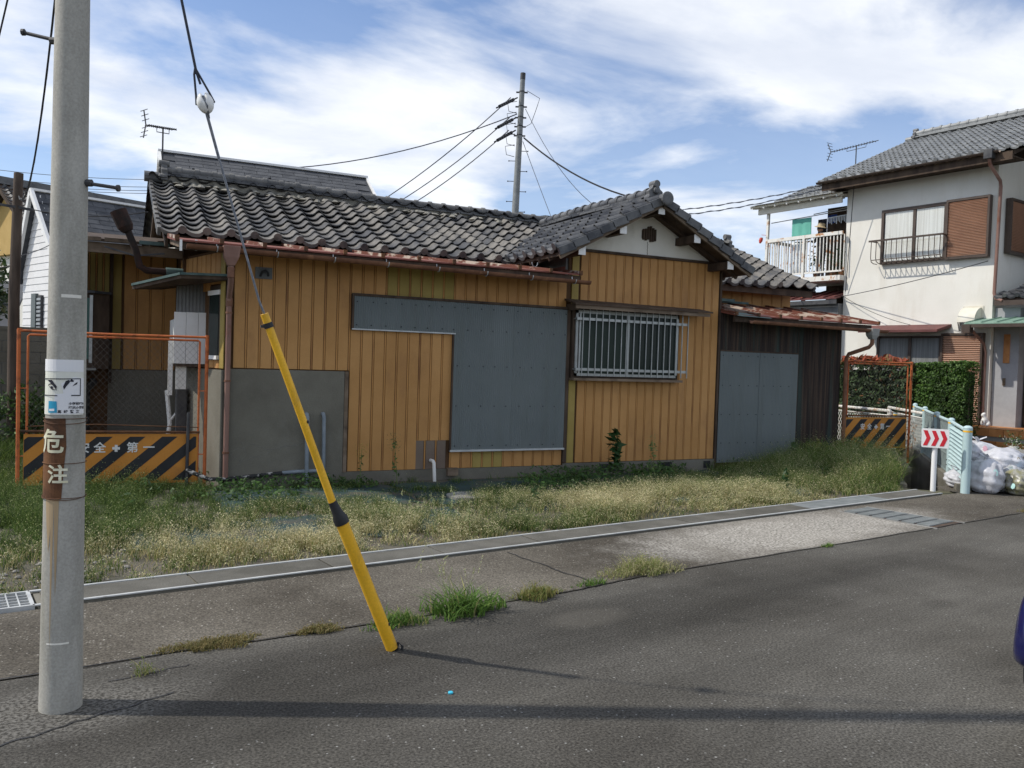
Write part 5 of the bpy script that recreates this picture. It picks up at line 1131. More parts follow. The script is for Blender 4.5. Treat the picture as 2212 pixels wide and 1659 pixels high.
# ================================================================ blue car just entering the frame
def car_pane(mb, A, B, C2, D2, n=12):
    A, B, C2, D2 = map(Vector, (A, B, C2, D2))
    mb.v = [tuple(A.lerp(B, i/n).lerp(D2.lerp(C2, i/n), j/n)) for j in range(n+1) for i in range(n+1)]
    mb.f = [(j*(n+1)+i, j*(n+1)+i+1, (j+1)*(n+1)+i+1, (j+1)*(n+1)+i) for j in range(n) for i in range(n)]
def stick(o, body):
    m = o.modifiers.new('stick', 'SHRINKWRAP'); m.target = body; m.wrap_method = 'NEAREST_SURFACEPOINT'; m.wrap_mode = 'ABOVE_SURFACE'; m.offset = .008
def car():
    t = thing('parked_car', 'dark blue car whose rounded front corner shows at the right edge', 'car', (5.51, 1.96, 0), R(8.75))
    L0, L1, hw = -1.70, 1.70, .72
    prof = [(-1.70, .28), (-1.735, .44), (-1.70, .62), (-1.60, .74), (-1.05, .90), (-.55, 1.42), (-.2, 1.52), (1.0, 1.52), (1.5, 1.40), (1.68, .92), (1.72, .5), (1.68, .28)]
    bm = bmesh.new(); rings = []
    for k, (yy, ins) in enumerate(((-hw, .16), (-hw+.06, .05), (-hw+.2, 0), (0, -.03), (hw-.2, 0), (hw-.06, .05), (hw, .16))):
        rings.append([bm.verts.new((x*(1-ins*.55) if abs(x) > 1.4 else x, yy*(1 - (.14*max(0, (z-.9)/.6))), z - (.05 if z > 1.3 else 0)*(abs(yy)/hw)**2)) for x, z in prof])
    for a, b_ in zip(rings, rings[1:]):
        for i in range(len(prof)): bm.faces.new((a[i], a[(i+1) % len(prof)], b_[(i+1) % len(prof)], b_[i]))
    bm.faces.new(rings[0]); bm.faces.new(rings[-1][::-1]); bmesh.ops.recalc_face_normals(bm, faces=bm.faces)
    me = bpy.data.meshes.new('body'); bm.to_mesh(me); bm.free(); me.materials.append(MATS['car_blue']); me.polygons.foreach_set('use_smooth', [True]*len(me.polygons))
    o = bpy.data.objects.new('body', me); C.objects.link(o); attach(o, t); s = o.modifiers.new('s', 'SUBSURF'); s.levels = 2; s.render_levels = 2
    b = MB(); n = 12
    pts = [(-1.745+.0*abs(math.sin(i)), 0) for i in range(1)]
    arc = [(x*.93, y*.90) for x, y in [(-1.60+.0, -.74)] + [(-1.50-.21*math.cos(R(a)), .53-.0+.20*math.sin(R(a)) if False else -(.53+.20*math.cos(R(90-a)))) for a in (80, 60, 40, 20, 0)] + [(-1.725, 0)] + [(-1.50-.21*math.cos(R(a)), (.53+.20*math.cos(R(90-a)))) for a in (0, 20, 40, 60, 80)] + [(-1.6, .74)]]
    b.prism(arc, .08, 'z', .31); b.build('lower_bumper', 'car_trim', t, smooth=True)
    for x in (-1.08, 1.08):
        for y in (-.66, .66):
            b = MB(); b.lathe([(.1, -.09), (.26, -.09), (.285, -.06), (.285, .06), (.26, .09), (.1, .09)], 24, Matrix.Translation((x, y, .285)) @ Matrix.Rotation(R(90), 4, 'X')); wl = b.build('wheel', 'tyre', t, smooth=True)
            b = MB(); b.lathe([(.03, -.1), (.17, -.095), (.18, -.07), (.18, .07), (.17, .095), (.03, .1)], 20, Matrix.Translation((x, y, .285)) @ Matrix.Rotation(R(90), 4, 'X')); b.build('rim', 'alu', wl, smooth=True)
    for y in (-.5, .5): b = MB(); b.box(-1.58, -1.45, y*.8-.12, y*.8+.12, .66, .76); b.build('headlight', 'lamp_lens', t, bevel=.03)
    b = MB(); car_pane(b, (-1.0, -.56, .95), (-1.0, .56, .95), (-.58, .5, 1.37), (-.58, -.5, 1.37)); stick(b.build('windscreen', 'car_glass', t, smooth=True), o)
    for s_ in (-1, 1): b = MB(); car_pane(b, (-.75, s_*.685, .98), (1.3, s_*.685, .98), (1.15, s_*.62, 1.36), (-.4, s_*.62, 1.36)); stick(b.build('side_window', 'car_glass', t, smooth=True), o)
car()

# ================================================================ bottle cap, stones, cover
b = MB(); b.lathe([(.013, 0), (.014, .007), (.010, .010)], 12); o = b.build('bottle_cap', 'bottle_cap'); o.location = (1.62, 3.88, .001); tag(o, 'small bright blue bottle cap lying on the asphalt', 'bottle cap')
b = MB(); b.lathe([(.26, 0), (.26, .03), (.22, .035)], 20); o = b.build('inspection_cover', 'concrete'); o.location = (4.05, 9.35, .02); tag(o, 'pale round concrete cover half hidden in the weeds by the house', 'cover')
for i, (x, y, s) in enumerate(((10.1, 8.75, .12), (11.02, 9.2, .2))):
    bm = bmesh.new(); bmesh.ops.create_icosphere(bm, subdivisions=3, radius=1)
    for v in bm.verts: v.co = Vector((v.co.x*s, v.co.y*s*.8, v.co.z*s*.75))*(1+.15*math.sin(v.co.x*4+i)+.1*math.sin(v.co.y*6+v.co.z*5))
    me = bpy.data.meshes.new('boulder'); bm.to_mesh(me); bm.free(); me.materials.append(MATS['concrete_wall']); me.polygons.foreach_set('use_smooth', [True]*len(me.polygons)); o = bpy.data.objects.new('boulder', me); C.objects.link(o); o.location = (x, y, s*.4)
    tag(o, ('grey boulder in the grass', 'larger grey boulder at the canal mouth')[i] + ' behind the channel lids', 'boulder')

# ================================================================ white neighbouring house
K = Vector((19.64, 13.22, 0)); A2 = R(98.846-180)
h2 = thing('white_house', 'two storey cream plastered house with grey tiles and brown shutters', 'house', K, A2)
H2M = Matrix.Translation(K) @ Matrix.Rotation(A2, 4, 'Z')
def L2W(u, v, z): return H2M @ Vector((u, v, z))
def B2(name, m, boxes, par=None, **k):
    mb = MB()
    for q in boxes: mb.box(*q)
    return mb.build(name, m, par or h2, **k)
B2('wall', 'plaster_cream', [(-4.1, 0, 0, 7.6, -.2, 7.25)])
B2('wing_wall', 'wood_dark', [(-5.5, -4.1, 1.2, 6.0, -.2, 6.7)])
# main roof
S2 = .43; ze2 = 7.10; vr2 = 3.8
def z2(v): return ze2 + S2*(min(v, 2*vr2-v)+.7)
b = MB(); q0, q1 = -4.52, .62; v0 = -.62
b.add([(q0, v0, z2(v0)-.08), (q1, v0, z2(v0)-.08), (q1, vr2, z2(vr2)-.08), (q0, vr2, z2(vr2)-.08), (q1, 2*vr2-v0, z2(v0)-.08), (q0, 2*vr2-v0, z2(v0)-.08),
       (q0, v0, z2(v0)-.2), (q1, v0, z2(v0)-.2), (q1, vr2, z2(vr2)-.2), (q0, vr2, z2(vr2)-.2), (q1, 2*vr2-v0, z2(v0)-.2), (q0, 2*vr2-v0, z2(v0)-.2)],
      [(0, 1, 2, 3), (3, 2, 4, 5), (7, 6, 9, 8), (8, 9, 11, 10), (0, 6, 7, 1), (1, 7, 8, 2), (2, 8, 10, 4), (4, 10, 11, 5), (5, 11, 9, 3), (3, 9, 6, 0)])
r2 = b.build('roof', 'wood_dark', h2)
vd = Vector((0, 1, S2)).normalized(); nrow = int(math.hypot(vr2+.7, S2*(vr2+.7))/.235)+1
t2 = roof_mats((-4.58, -.7, ze2), (1, 0, 0), vd, 23, nrow, .285, .235, lambda c: c.y < vr2+.02 and c.x < 1.9, wave=.0, jitter=.003)
lay_tiles(t2, r2, 'tile_silver', .285, .29, 300, H2M, w=False)
tm2 = tile_mesh('tm2', 'tile_silver', .285, .29)
joined_tiles(roof_mats((.7+1.3, 2*vr2+.7, ze2), (-1, 0, 0), Vector((0, -1, S2)), 23, nrow, .285, .235, None, wave=0, jitter=.003), tm2, 'roof_tiling', r2, 'tile_silver', w=False)
b = MB(); b.add([(.62, v0, z2(v0)-.085), (2.0, v0, z2(v0)-.085), (2.0, vr2, z2(vr2)-.085), (.62, vr2, z2(vr2)-.085)], [(0, 1, 2, 3)]); b.build('roof_deck', 'wood_dark', r2)
verge(r2, (-4.60, -.72, ze2), (-4.60, vr2, z2(vr2)), .235, (0, -S2, 1), (1, 0, 0), 'tile_silver', w=False)
ridge(r2, (-4.30, vr2, z2(vr2)+.03), (2.0, vr2, z2(vr2)+.03), .075, 3, 'tile_silver', 'tile_silver', wbase=.13, w=False, wave=0, mortar=False)
onigawara(r2, Vector((-4.32, vr2, z2(vr2)+.05)), (-1, 0, 0), 'tile_dark', .75, w=False)
b = MB(); b.tube([(-4.62, vr2, z2(vr2)+.05), (-4.3, vr2, z2(vr2)+.05)], .08, 10); b.build('ridge_end_tile', 'tile_silver', r2)
B2('fascia', 'wood_dark', [(-4.5, .6, -.66, -.62, ze2-.27, ze2-.06), (-4.5, .6, -.62, .02, ze2-.20, ze2-.17)], r2)
b = MB(); n = 8
gut = MB(); 
for k in range(n+1):
    t = math.pi*(1+k/n); gut.v += [(-4.6, -.75+.055*math.cos(t), ze2-.03+.055*math.sin(t)), (.35, -.75+.055*math.cos(t), ze2-.03+.055*math.sin(t))]
gut.f = [(2*k, 2*k+1, 2*k+3, 2*k+2) for k in range(n)]; g2 = gut.build('gutter', 'frame_brown', h2, smooth=True)
B2('gutter_box', 'dark_metal', [(.02, .22, -.84, -.66, ze2-.2, ze2+.03)], g2, bevel=.01)
b = MB(); b.tube([(.12, -.75, ze2-.18), (.12, -.7, ze2-.32), (.10, -.12, ze2-.62), (.10, -.07, ze2-.75), (.06, -.07, 3.75), (.10, -.07, 3.62), (.30, -.15, 3.55)], .04, 10); b.build('downpipe', 'downpipe_brown', h2, smooth=True)
# upper window with sliding shutter box
w1 = B2('window', 'frame_brown', [(-2.97, -.12, -.05, .01, 4.68, 6.16)])
B2('window_frame', 'frame_brown', [(-2.97, -1.18, -.10, -.05, 6.08, 6.16), (-2.97, -1.18, -.10, -.05, 4.68, 4.75), (-2.97, -2.90, -.10, -.05, 4.75, 6.08), (-1.25, -1.18, -.10, -.05, 4.75, 6.08), (-2.09, -2.01, -.08, -.05, 4.75, 6.08)], w1)
B2('curtain', 'curtain', [(-2.88, -2.1, -.054, -.051, 4.76, 6.07)], w1); B2('curtain', 'curtain', [(-2.0, -1.26, -.054, -.051, 4.76, 6.07)], w1)
def gl(name, m, q, par):
    return B2(name, m, [q], par)
def pane_mat():
    m = bpy.data.materials.new('pane_clear'); m.use_nodes = True; nt = m.node_tree; b = nt.nodes['Principled BSDF']; b.inputs['Roughness'].default_value = .05; b.inputs['Base Color'].default_value = (.5, .52, .52, 1)
    tr = nt.nodes.new('ShaderNodeBsdfTransparent'); tr.inputs[0].default_value = (.96, .97, .97, 1); mx = nt.nodes.new('ShaderNodeMixShader'); fr = nt.nodes.new('ShaderNodeLayerWeight'); fr.inputs[0].default_value = .25; pw = nt.nodes.new('ShaderNodeMath'); pw.operation = 'MULTIPLY_ADD'; pw.inputs[1].default_value = .30; pw.inputs[2].default_value = .04; nt.links.new(fr.outputs[1], pw.inputs[0])
    gs = nt.nodes.new('ShaderNodeBsdfGlossy'); gs.inputs['Roughness'].default_value = .04
    nt.links.new(pw.outputs[0], mx.inputs[0]); nt.links.new(tr.outputs[0], mx.inputs[1]); nt.links.new(gs.outputs[0], mx.inputs[2]); nt.links.new(mx.outputs[0], nt.nodes['Material Output'].inputs[0]); MATS['pane_clear'] = m
pane_mat()
gl('pane', 'pane_clear', (-2.89, -2.09, -.068, -.064, 4.755, 6.075), w1); gl('pane', 'pane_clear', (-2.01, -1.25, -.06, -.057, 4.755, 6.075), w1)
def shutter(u0, u1, v, za, zb, n=36, par=None, axis='u'):
    mb = MB()
    fr = (lambda a, b_, c, d, e, f_: (a, b_, v+c, v+d, e, f_)) if axis == 'u' else (lambda a, b_, c, d, e, f_: (v-d, v-c, a, b_, e, f_))
    for q in ((u0, u1, -.16, -.02, zb-.06, zb), (u0, u1, -.16, -.02, za, za+.06), (u0, u0+.05, -.16, -.02, za+.06, zb-.06), (u1-.05, u1, -.16, -.02, za+.06, zb-.06), (u0+.05, u1-.05, -.09, -.02, za+.06, zb-.06)):
        q2 = fr(*q) if axis == 'u' else (v-q[3]*-1 if False else v+(-q[3]), v+(-q[2]), q[0], q[1], q[4], q[5]); mb.box(*q2)
    sh = mb.build('shutter_box', 'frame_brown', par or h2); pt = (zb-za-.12)/n
    for i in range(n):
        z = za+.06+i*pt; m2 = MB()
        if axis == 'u': m2.add([(u0+.05, v-.10, z), (u1-.05, v-.10, z), (u1-.05, v-.145, z+pt*.45), (u0+.05, v-.145, z+pt*.45), (u1-.05, v-.10, z+pt*.86), (u0+.05, v-.10, z+pt*.86)], [(0, 1, 2, 3), (3, 2, 4, 5)])
        else: m2.add([(v+.10, u0+.05, z), (v+.10, u1-.05, z), (v+.145, u1-.05, z+pt*.45), (v+.145, u0+.05, z+pt*.45), (v+.10, u1-.05, z+pt*.86), (v+.10, u0+.05, z+pt*.86)], [(0, 1, 2, 3), (3, 2, 4, 5)])
        m2.build('shutter_slat', 'shutter_brown', sh)
    return sh
shutter(-1.17, -.10, 0, 4.66, 6.18)
rl = MB(); rl.bar((-3.15, -.36, 5.30), (-1.12, -.36, 5.30), .05, .045); rl.bar((-3.05, -.36, 4.78), (-1.15, -.36, 4.78), .02)
for u in (-3.1, -1.15): rl.bar((u, -.36, 5.30), (u, -.02, 5.30), .03); 
rw = rl.build('window_rail', 'frame_brown', h2)
for i in range(14):
    u = -3.08+i*.146; b = MB(); b.tube([(u, -.36, 5.30), (u, -.37, 4.85), (u, -.33, 4.74), (u, -.22, 4.70), (u, -.05, 4.70)], .011, 5); b.build('rail_bar', 'frame_brown', rw)
# side face to the street
shutter(.42, 1.9, 0, 4.78, 6.14, 34, axis='v')
# lower window
w3 = B2('window', 'frame_brown', [(-2.96, -.18, -.04, .01, 1.2, 2.72)]); B2('curtain', 'curtain_dark', [(-2.9, -2.07, -.046, -.041, 1.25, 2.66)], w3); B2('curtain', 'curtain_dark', [(-1.99, -1.24, -.046, -.041, 1.25, 2.66)], w3)
B2('window_frame', 'frame_brown', [(-2.97, -2.9, -.08, -.04, 1.2, 2.72), (-2.07, -1.99, -.08, -.04, 1.2, 2.72), (-1.24, -1.17, -.08, -.04, 1.2, 2.72)], w3)
shutter(-1.16, -.12, 0, .5, 2.78, 46)
b = MB(); b.add([(-3.25, 0, 3.02), (-.98, 0, 3.02), (-1.06, -.55, 2.86), (-3.25, -.55, 2.86), (-3.25, 0, 2.94), (-.98, 0, 2.94), (-1.06, -.55, 2.80), (-3.25, -.55, 2.80)], [(0, 1, 2, 3), (7, 6, 5, 4), (0, 4, 5, 1), (1, 5, 6, 2), (2, 6, 7, 3), (3, 7, 4, 0)]); b.build('window_hood', 'hood_red', h2)
# vent hood with foil
vh = MB(); vh.prism([(-.0, 3.42)] + [(-.38*math.sin(R(a)), 3.04+.38*math.cos(R(a))) for a in (0, 15, 30, 45, 60, 75, 90)] + [(0, 3.04)], .42, 'x', -.66); vho = vh.build('vent_hood', 'hood_cream', h2, smooth=True)
B2('vent_flange', 'hood_cream', [(-.70, -.20, -.02, 0, 3.0, 3.46)], vho)
b = MB(); n = 10
for i in range(n):
    a = -.66+.42*i/n; b.add([(a, -.36+random.uniform(-.03, .03), 3.04), (a+.042, -.36+random.uniform(-.03, .03), 3.04), (a+.042, -.30+random.uniform(-.04, .04), 2.82), (a, -.30+random.uniform(-.04, .04), 2.82)], [(0, 1, 2, 3)])
b.build('foil_wrap', 'foil', h2)
# balcony
B2('balcony_floor', 'rail_white', [(-6.75, -4.1, -.22, 1.2, 4.33, 4.47)])
vf = -.15
ra = MB(); ra.bar((-6.72, vf, 5.68), (-4.1, vf, 5.68), .07, .10); ra.bar((-6.72, vf, 4.60), (-4.1, vf, 4.60), .035, .045); ra.bar((-6.70, vf, 5.68), (-6.70, 1.15, 5.68), .06, .09); ra.bar((-6.70, vf, 4.60), (-6.70, 1.15, 4.60), .035, .045)
rail = ra.build('balcony_rail', 'rail_white', h2)
for u in (-5.38,): b = MB(); b.bar((u, vf, 4.4), (u, vf, 5.66), .075); b.build('rail_post', 'rail_white', rail)
for i in range(24):
    u = -6.62+i*.112
    if abs(u+5.38) < .06: continue
    b = MB(); b.bar((u, vf, 4.60), (u, vf, 5.64), .024); b.build('rail_bar', 'rail_white', rail)
for i in range(10):
    b = MB(); b.bar((-6.70, vf+.12+i*.115, 4.60), (-6.70, vf+.12+i*.115, 5.64), .022); b.build('rail_bar', 'rail_white', rail)
b = MB(); b.bar((-6.74, vf, 3.6), (-6.70, vf, 6.60), .075); b.build('balcony_post', 'rail_white', h2)
b = MB(); b.bar((-5.4, vf+.1, 0), (-5.4, vf+.1, 4.35), .09); b.build('balcony_post', 'orange_rust', h2)
br = MB(); br.bar((-7.0, vf-.1, 6.60), (-4.1, vf-.1, 6.60), .06, .17); br.bar((-7.2, vf-.25, 6.74), (-4.0, vf-.25, 6.74), .05, .06)
bro = br.build('balcony_roof', 'hood_cream', h2); MATS['wood_old']
for i in range(8):
    u = -7.1+i*.42; b = MB(); b.bar((u, vf-.3, 6.70), (u, 1.2, 6.98), .045, .06); b.build('rafter', 'white_sheet', bro)
b = MB(); b.add([(-7.2, -.5, 6.78), (-4.05, -.5, 6.78), (-4.05, .1, 6.90), (-7.2, .1, 6.90)], [(0, 1, 2, 3)]); b.add([(-7.2, -.5, 6.765), (-4.05, -.5, 6.765), (-4.05, .1, 6.885), (-7.2, .1, 6.885)], [(3, 2, 1, 0)]); b.build('roof_sheet', 'white_sheet', bro)
b = MB(); b.add([(-6.6, .05, 6.84), (-4.1, .05, 6.84), (-4.1, 3, 6.84+S2*2.95), (-6.6, 3, 6.84+S2*2.95), (-6.6, .05, 6.76), (-4.1, .05, 6.76), (-4.1, 3, 6.76+S2*2.95), (-6.6, 3, 6.76+S2*2.95)], [(0, 1, 2, 3), (7, 6, 5, 4), (0, 4, 5, 1), (1, 5, 6, 2), (2, 6, 7, 3), (3, 7, 4, 0)])
lr2 = b.build('lower_roof', 'wood_dark', h2)
tl = roof_mats((-6.62, .0, 6.90), (1, 0, 0), vd, 9, 7, .285, .235, lambda c: c.x < -4.2, wave=0, jitter=.003); lay_tiles(tl, lr2, 'tile_silver', .285, .29, 300, H2M, w=False)
# laundry and things on the balcony
lp = MB(); lp.tube([(-6.7, .0, 6.26), (-4.1, .0, 6.34)], .014, 6); lp.tube([(-5.3, .15, 6.38), (-4.1, .15, 6.44)], .014, 6); lpo = lp.build('laundry_pole', 'alu', None); lpo.matrix_world = H2M; tag(lpo, 'aluminium laundry poles across the upper balcony', 'laundry pole')
def hang(name, label, cat, u0, u1, z0, z1, v, m, ripple=.02):
    mb = MB(); n = 14
    for j in range(5):
        for i in range(n+1):
            uu = u0+(u1-u0)*i/n; mb.v.append((uu, v+ripple*math.sin(i*1.1)*(j/4), z1-(z1-z0)*j/4+.015*math.sin(i*.5)*(j/4)))
    mb.f = [(j*(n+1)+i, j*(n+1)+i+1, (j+1)*(n+1)+i+1, (j+1)*(n+1)+i) for j in range(4) for i in range(n)]
    o = mb.build(name, m, None, smooth=True); s = o.modifiers.new('thickness', 'SOLIDIFY'); s.thickness = .008; o.matrix_world = H2M; return tag(o, label, cat)
hang('towel', 'plain green towel hanging on the balcony laundry pole', 'towel', -5.92, -5.25, 5.62, 6.27, -.02, 'towel')
hang('dark_garment', 'dark garment hanging beside the green towel on the balcony', 'clothing', -5.38, -5.08, 5.55, 6.27, .5, 'cloth_dark', .05); hang('blue_garment', 'blue garment hanging on the balcony behind the person', 'clothing', -5.05, -4.75, 6.12, 6.36, .5, 'cloth_blue', .05)
hang('patterned_sheet', 'pale patterned sheet stretched inside the balcony railing', 'cloth', -5.95, -5.42, 4.62, 5.6, .05, 'cloth_sheet', .015)
b = MB()
for k in range(12): b.bar((-4.75+k*.052, .1, 6.2), (-4.75+k*.052, .1, 6.08-.04*(k % 3)), .02)
b.bar((-4.78, .1, 6.2), (-4.15, .1, 6.22), .02); o = b.build('peg_hanger', 'alu', None); o.matrix_world = H2M; tag(o, 'peg hanger hung with small items at the balcony wall', 'hanger')
for i, u in enumerate((-5.15, -4.6, -4.3)):
    pt_ = thing('balcony_plant', ('dark leafy plant in a pot behind the balcony mid post', 'dark leafy plant in a pot at the middle of the balcony', 'dark leafy plant in a pot by the balcony wall')[i], 'plant', L2W(u, .2, 4.47), 0, 'potted plants on the balcony')
    b = MB(); b.lathe([(.09, 0), (.12, .2), (.11, .2)], 12); b.build('pot', 'rust_plate', pt_)
    n = 160; cen = rng.normal(size=(n, 3))*np.array([.13, .13, .2])+np.array([0, 0, .55]); veg('foliage', [leaves(cen, cen-np.array([0, 0, .4]), rng.uniform(.03, .07, n), jit((.03, .06, .022), n))], 'leaf', pt_)
B2('balcony_backdrop_wall', 'wood_dark', [(-5.48, -4.1, 1.1, 1.19, 4.47, 6.7)]); bpy.data.objects['balcony_backdrop_wall'].name = 'balcony_wall'
sl = MB(); sl.lathe([(.05, 0), (.09, .05), (.10, .16), (.05, .3)], 12, Matrix.Rotation(R(160), 4, 'X')); spk = sl.build('red_lamp', 'red_lamp', h2, smooth=True); spk.location = (-6.86, vf-.1, 5.80); spk.scale = (.6, .6, .6)
b = MB(); b.lathe([(.085, 0), (.07, .05), (.02, .07)], 12, Matrix.Rotation(R(180), 4, 'X')); o = b.build('lamp_glass', 'lamp_lens', spk); b = MB(); b.bar((0, 0, .15), (.28, .0, .1), .02); b.build('lamp_arm', 'red_lamp', spk)
# red lean-to under the balcony
b = MB(); b.add([(-6.0, -.35, 3.82), (-4.1, -.35, 3.82), (-4.1, .8, 4.12), (-6.0, .8, 4.12), (-6.0, -.35, 3.78), (-4.1, -.35, 3.78), (-4.1, .8, 4.08), (-6.0, .8, 4.08)], [(0, 1, 2, 3), (7, 6, 5, 4), (0, 4, 5, 1), (1, 5, 6, 2), (2, 6, 7, 3), (3, 7, 4, 0)]); lr = b.build('lean_to_roof', 'hood_red', h2)
for k in range(6): b = MB(); b.bar((-5.95+k*.36, -.36, 3.84), (-5.95+k*.36, .8, 4.14), .035); b.build('seam_batten', 'hood_red', lr)
B2('lean_to_wall', 'mortar_dark', [(-5.95, -4.12, -.2, .8, -.2, 3.66)]); B2('lean_to_fascia', 'dark_metal', [(-6.0, -4.08, -.38, -.34, 3.64, 3.76)], lr)
# entrance on the right
B2('entrance_wall', 'grey_wall', [(.02, .60, .12, 3.6, .3, 3.4), (.6, 3.4, .5, 3.6, .3, 3.4)]); B2('street_wall', 'plaster_cream', [(.62, 3.4, 1.9, 7.4, 3.4, 7.2)])
dr = B2('door', 'door_dark', [(.62, 1.9, .42, .5, .5, 2.9)])
for i in range(14): B2('door_slat', 'wood_dark', [(.66+i*.088, .70+i*.088, .40, .421, .55, 2.35)], dr)
B2('door_rail', 'white_sheet', [(.63, 1.88, .39, .42, 2.38, 2.44)], dr)
b = MB(); b.add([(-.30, -.75, 2.99), (3.0, -.75, 2.99), (3.0, .4, 3.22), (-.15, .4, 3.22), (-.30, -.75, 2.93), (3.0, -.75, 2.93), (3.0, .4, 3.16), (-.15, .4, 3.16)], [(0, 1, 2, 3), (7, 6, 5, 4), (0, 4, 5, 1), (1, 5, 6, 2), (2, 6, 7, 3), (3, 7, 4, 0)]); gr_ = b.build('porch_roof', 'green_roof', h2)
for k in range(9): b = MB(); b.bar((-.25+k*.36, -.76, 3.01), (-.18+k*.36, .4, 3.235), .02); b.build('roof_seam', 'green_roof', gr_)
B2('porch_gutter', 'frame_brown', [(-.25, 3.0, -.84, -.755, 2.88, 2.96), (-.3, -.1, -.86, -.7, 2.75, 2.95)], gr_)
b = MB(); b.tube([(-.15, -.6, 2.8), (-.1, -.12, 2.5), (-.09, -.06, 2.3), (-.09, -.06, .3)], .035, 8); b.build('downpipe', 'downpipe_brown', h2, smooth=True)
le = MB(); le.add([(.1, -.1, 3.62), (3.3, -.1, 3.62), (3.3, 1.9, 4.5), (1.1, 1.9, 4.5), (.1, -.1, 3.55), (3.3, -.1, 3.55), (3.3, 1.9, 4.43), (1.1, 1.9, 4.43)], [(0, 1, 2, 3), (7, 6, 5, 4), (0, 4, 5, 1), (1, 5, 6, 2), (2, 6, 7, 3), (3, 7, 4, 0)]); leo = le.build('entrance_roof', 'wood_dark', h2)
te_ = roof_mats((.1, -.15, 3.64), (1, 0, 0), vd, 11, 9, .285, .235, lambda c: c.x > .1+.5*(c.y+.1), wave=0, jitter=.004); lay_tiles(te_, leo, 'tile_dark', .285, .29, 300, H2M, w=False)
B2('eave_board', 'frame_brown', [(.1, 3.3, -.16, -.11, 3.44, 3.56)], leo)
sign_ = B2('name_plate', 'porch_tile', [(.26, .40, .09, .119, 2.05, 2.75)]); B2('intercom', 'wood_old', [(.27, .33, .09, .119, 1.5, 1.68)])
pc = B2('porch_step', 'concrete', [(-.32, 3.2, -.95, .5, -.1, .475)])
for r_ in range(2):
    for i in range(10):
        u = -.33+i*.335+(.16 if r_ else 0); B2('porch_tile', 'porch_tile', [(u, u+.325, -.975, -.951, .12+r_*.18 if r_ else .03, .47 if r_ else .19)], pc)
for r_ in range(4):
    for i in range(10): u = -.33+i*.335; B2('porch_tile', 'porch_tile', [(u, u+.325, -.975+r_*.335, -.66+r_*.335, .476, .49)], pc)
kb = B2('x', 'concrete', [(-.4, .95, -1.75, -1.5, -.05, .11), (.96, 2.5, -1.75, -1.5, -.05, .11)]); kb.parent = None; kb.matrix_world = H2M; kb.name = 'pale_kerb'; struct(kb)
# television aerials
def aerial(label, p, h, az, blen, n):
    hh_ = h; t = thing('tv_aerial', label, 'aerial', p, az, 'rooftop television aerials'); b = MB(); b.tube([(0, 0, 0), (0, 0, h)], .02, 6); b.build('mast', 'dark_metal', t)
    b = MB(); b.tube([(-.55*blen, 0, h-.03), (.45*blen, 0, h+.03)], .014, 5); b.tube([(-.2*blen, 0, h-.02), (-.2*blen, 0, h-.12), (.2*blen, 0, h-.10), (.2*blen, 0, h+.01)], .01, 5); bo = b.build('boom', 'dark_metal', t)
    for i in range(n): x = -.5*blen+blen*.92*i/n; b = MB(); b.bar((x, -.11, h-.03+.06*(x/blen+.55)), (x, .11, h-.03+.06*(x/blen+.55)), .012); b.build('element', 'dark_metal', bo)
    b = MB()
    for s_ in (1, -1): b.bar((-.55*blen, 0, h-.02), (-.62*blen, 0, h-.02+s_*.30), .02); [b.bar((-.56*blen-.02*k, -.15, h+s_*(.08+.1*k)), (-.56*blen-.02*k, .15, h+s_*(.08+.1*k)), .012) for k in range(3)]
    b.build('reflector', 'dark_metal', t)
aerial('television aerial on a mast above the grey tiled roof at right', L2W(-6.36, 3.8, 8.2), 1.05, A2, 1.75, 16)
# dog statue and pot by the porch
def dog():
    t = thing('dog_statue', 'small white dog statue sitting on the tiled porch step', 'statue', L2W(.16, -.35, .49), A2+R(-30))
    bm = bmesh.new()
    vs = [((0, .0, .08), .075), ((0, -.05, .17), .055), ((0, -.07, .235), .04), ((0, -.09, .285), .05), ((.0, -.15, .275), .026), ((.045, -.10, .14), .026), ((.045, -.11, .02), .022), ((-.045, -.10, .14), .026), ((-.045, -.11, .02), .022), ((.06, .0, .05), .045), ((.07, -.08, .02), .022), ((-.06, .0, .05), .045), ((-.07, -.08, .02), .022), ((.035, -.07, .335), .012), ((-.035, -.07, .335), .012), ((0, .09, .03), .018)]
    es = [(0, 1), (1, 2), (2, 3), (3, 4), (1, 5), (5, 6), (1, 7), (7, 8), (0, 9), (9, 10), (0, 11), (11, 12), (3, 13), (3, 14), (0, 15)]
    me = bpy.data.meshes.new('dog_body'); me.from_pydata([v for v, r in vs], es, []); me.materials.append(MATS['white_paint']); o = bpy.data.objects.new('dog_body', me); C.objects.link(o); attach(o, t)
    skin(o, [r for v, r in vs], 2)
def skin(o, radii, sub=2, root=0):
    me = o.data
    m = o.modifiers.new('skin', 'SKIN'); m.use_smooth_shade = True
    if not me.skin_vertices: me.attributes.new  # layer comes with the modifier
    bm = bmesh.new(); bm.from_mesh(me); lay = bm.verts.layers.skin.verify()
    for v, r in zip(bm.verts, radii): v[lay].radius = (r, r); v[lay].use_root = False
    bm.verts.ensure_lookup_table(); bm.verts[root][lay].use_root = True; bm.to_mesh(me); bm.free()
    s = o.modifiers.new('sub', 'SUBSURF'); s.levels = sub; s.render_levels = sub
dog()
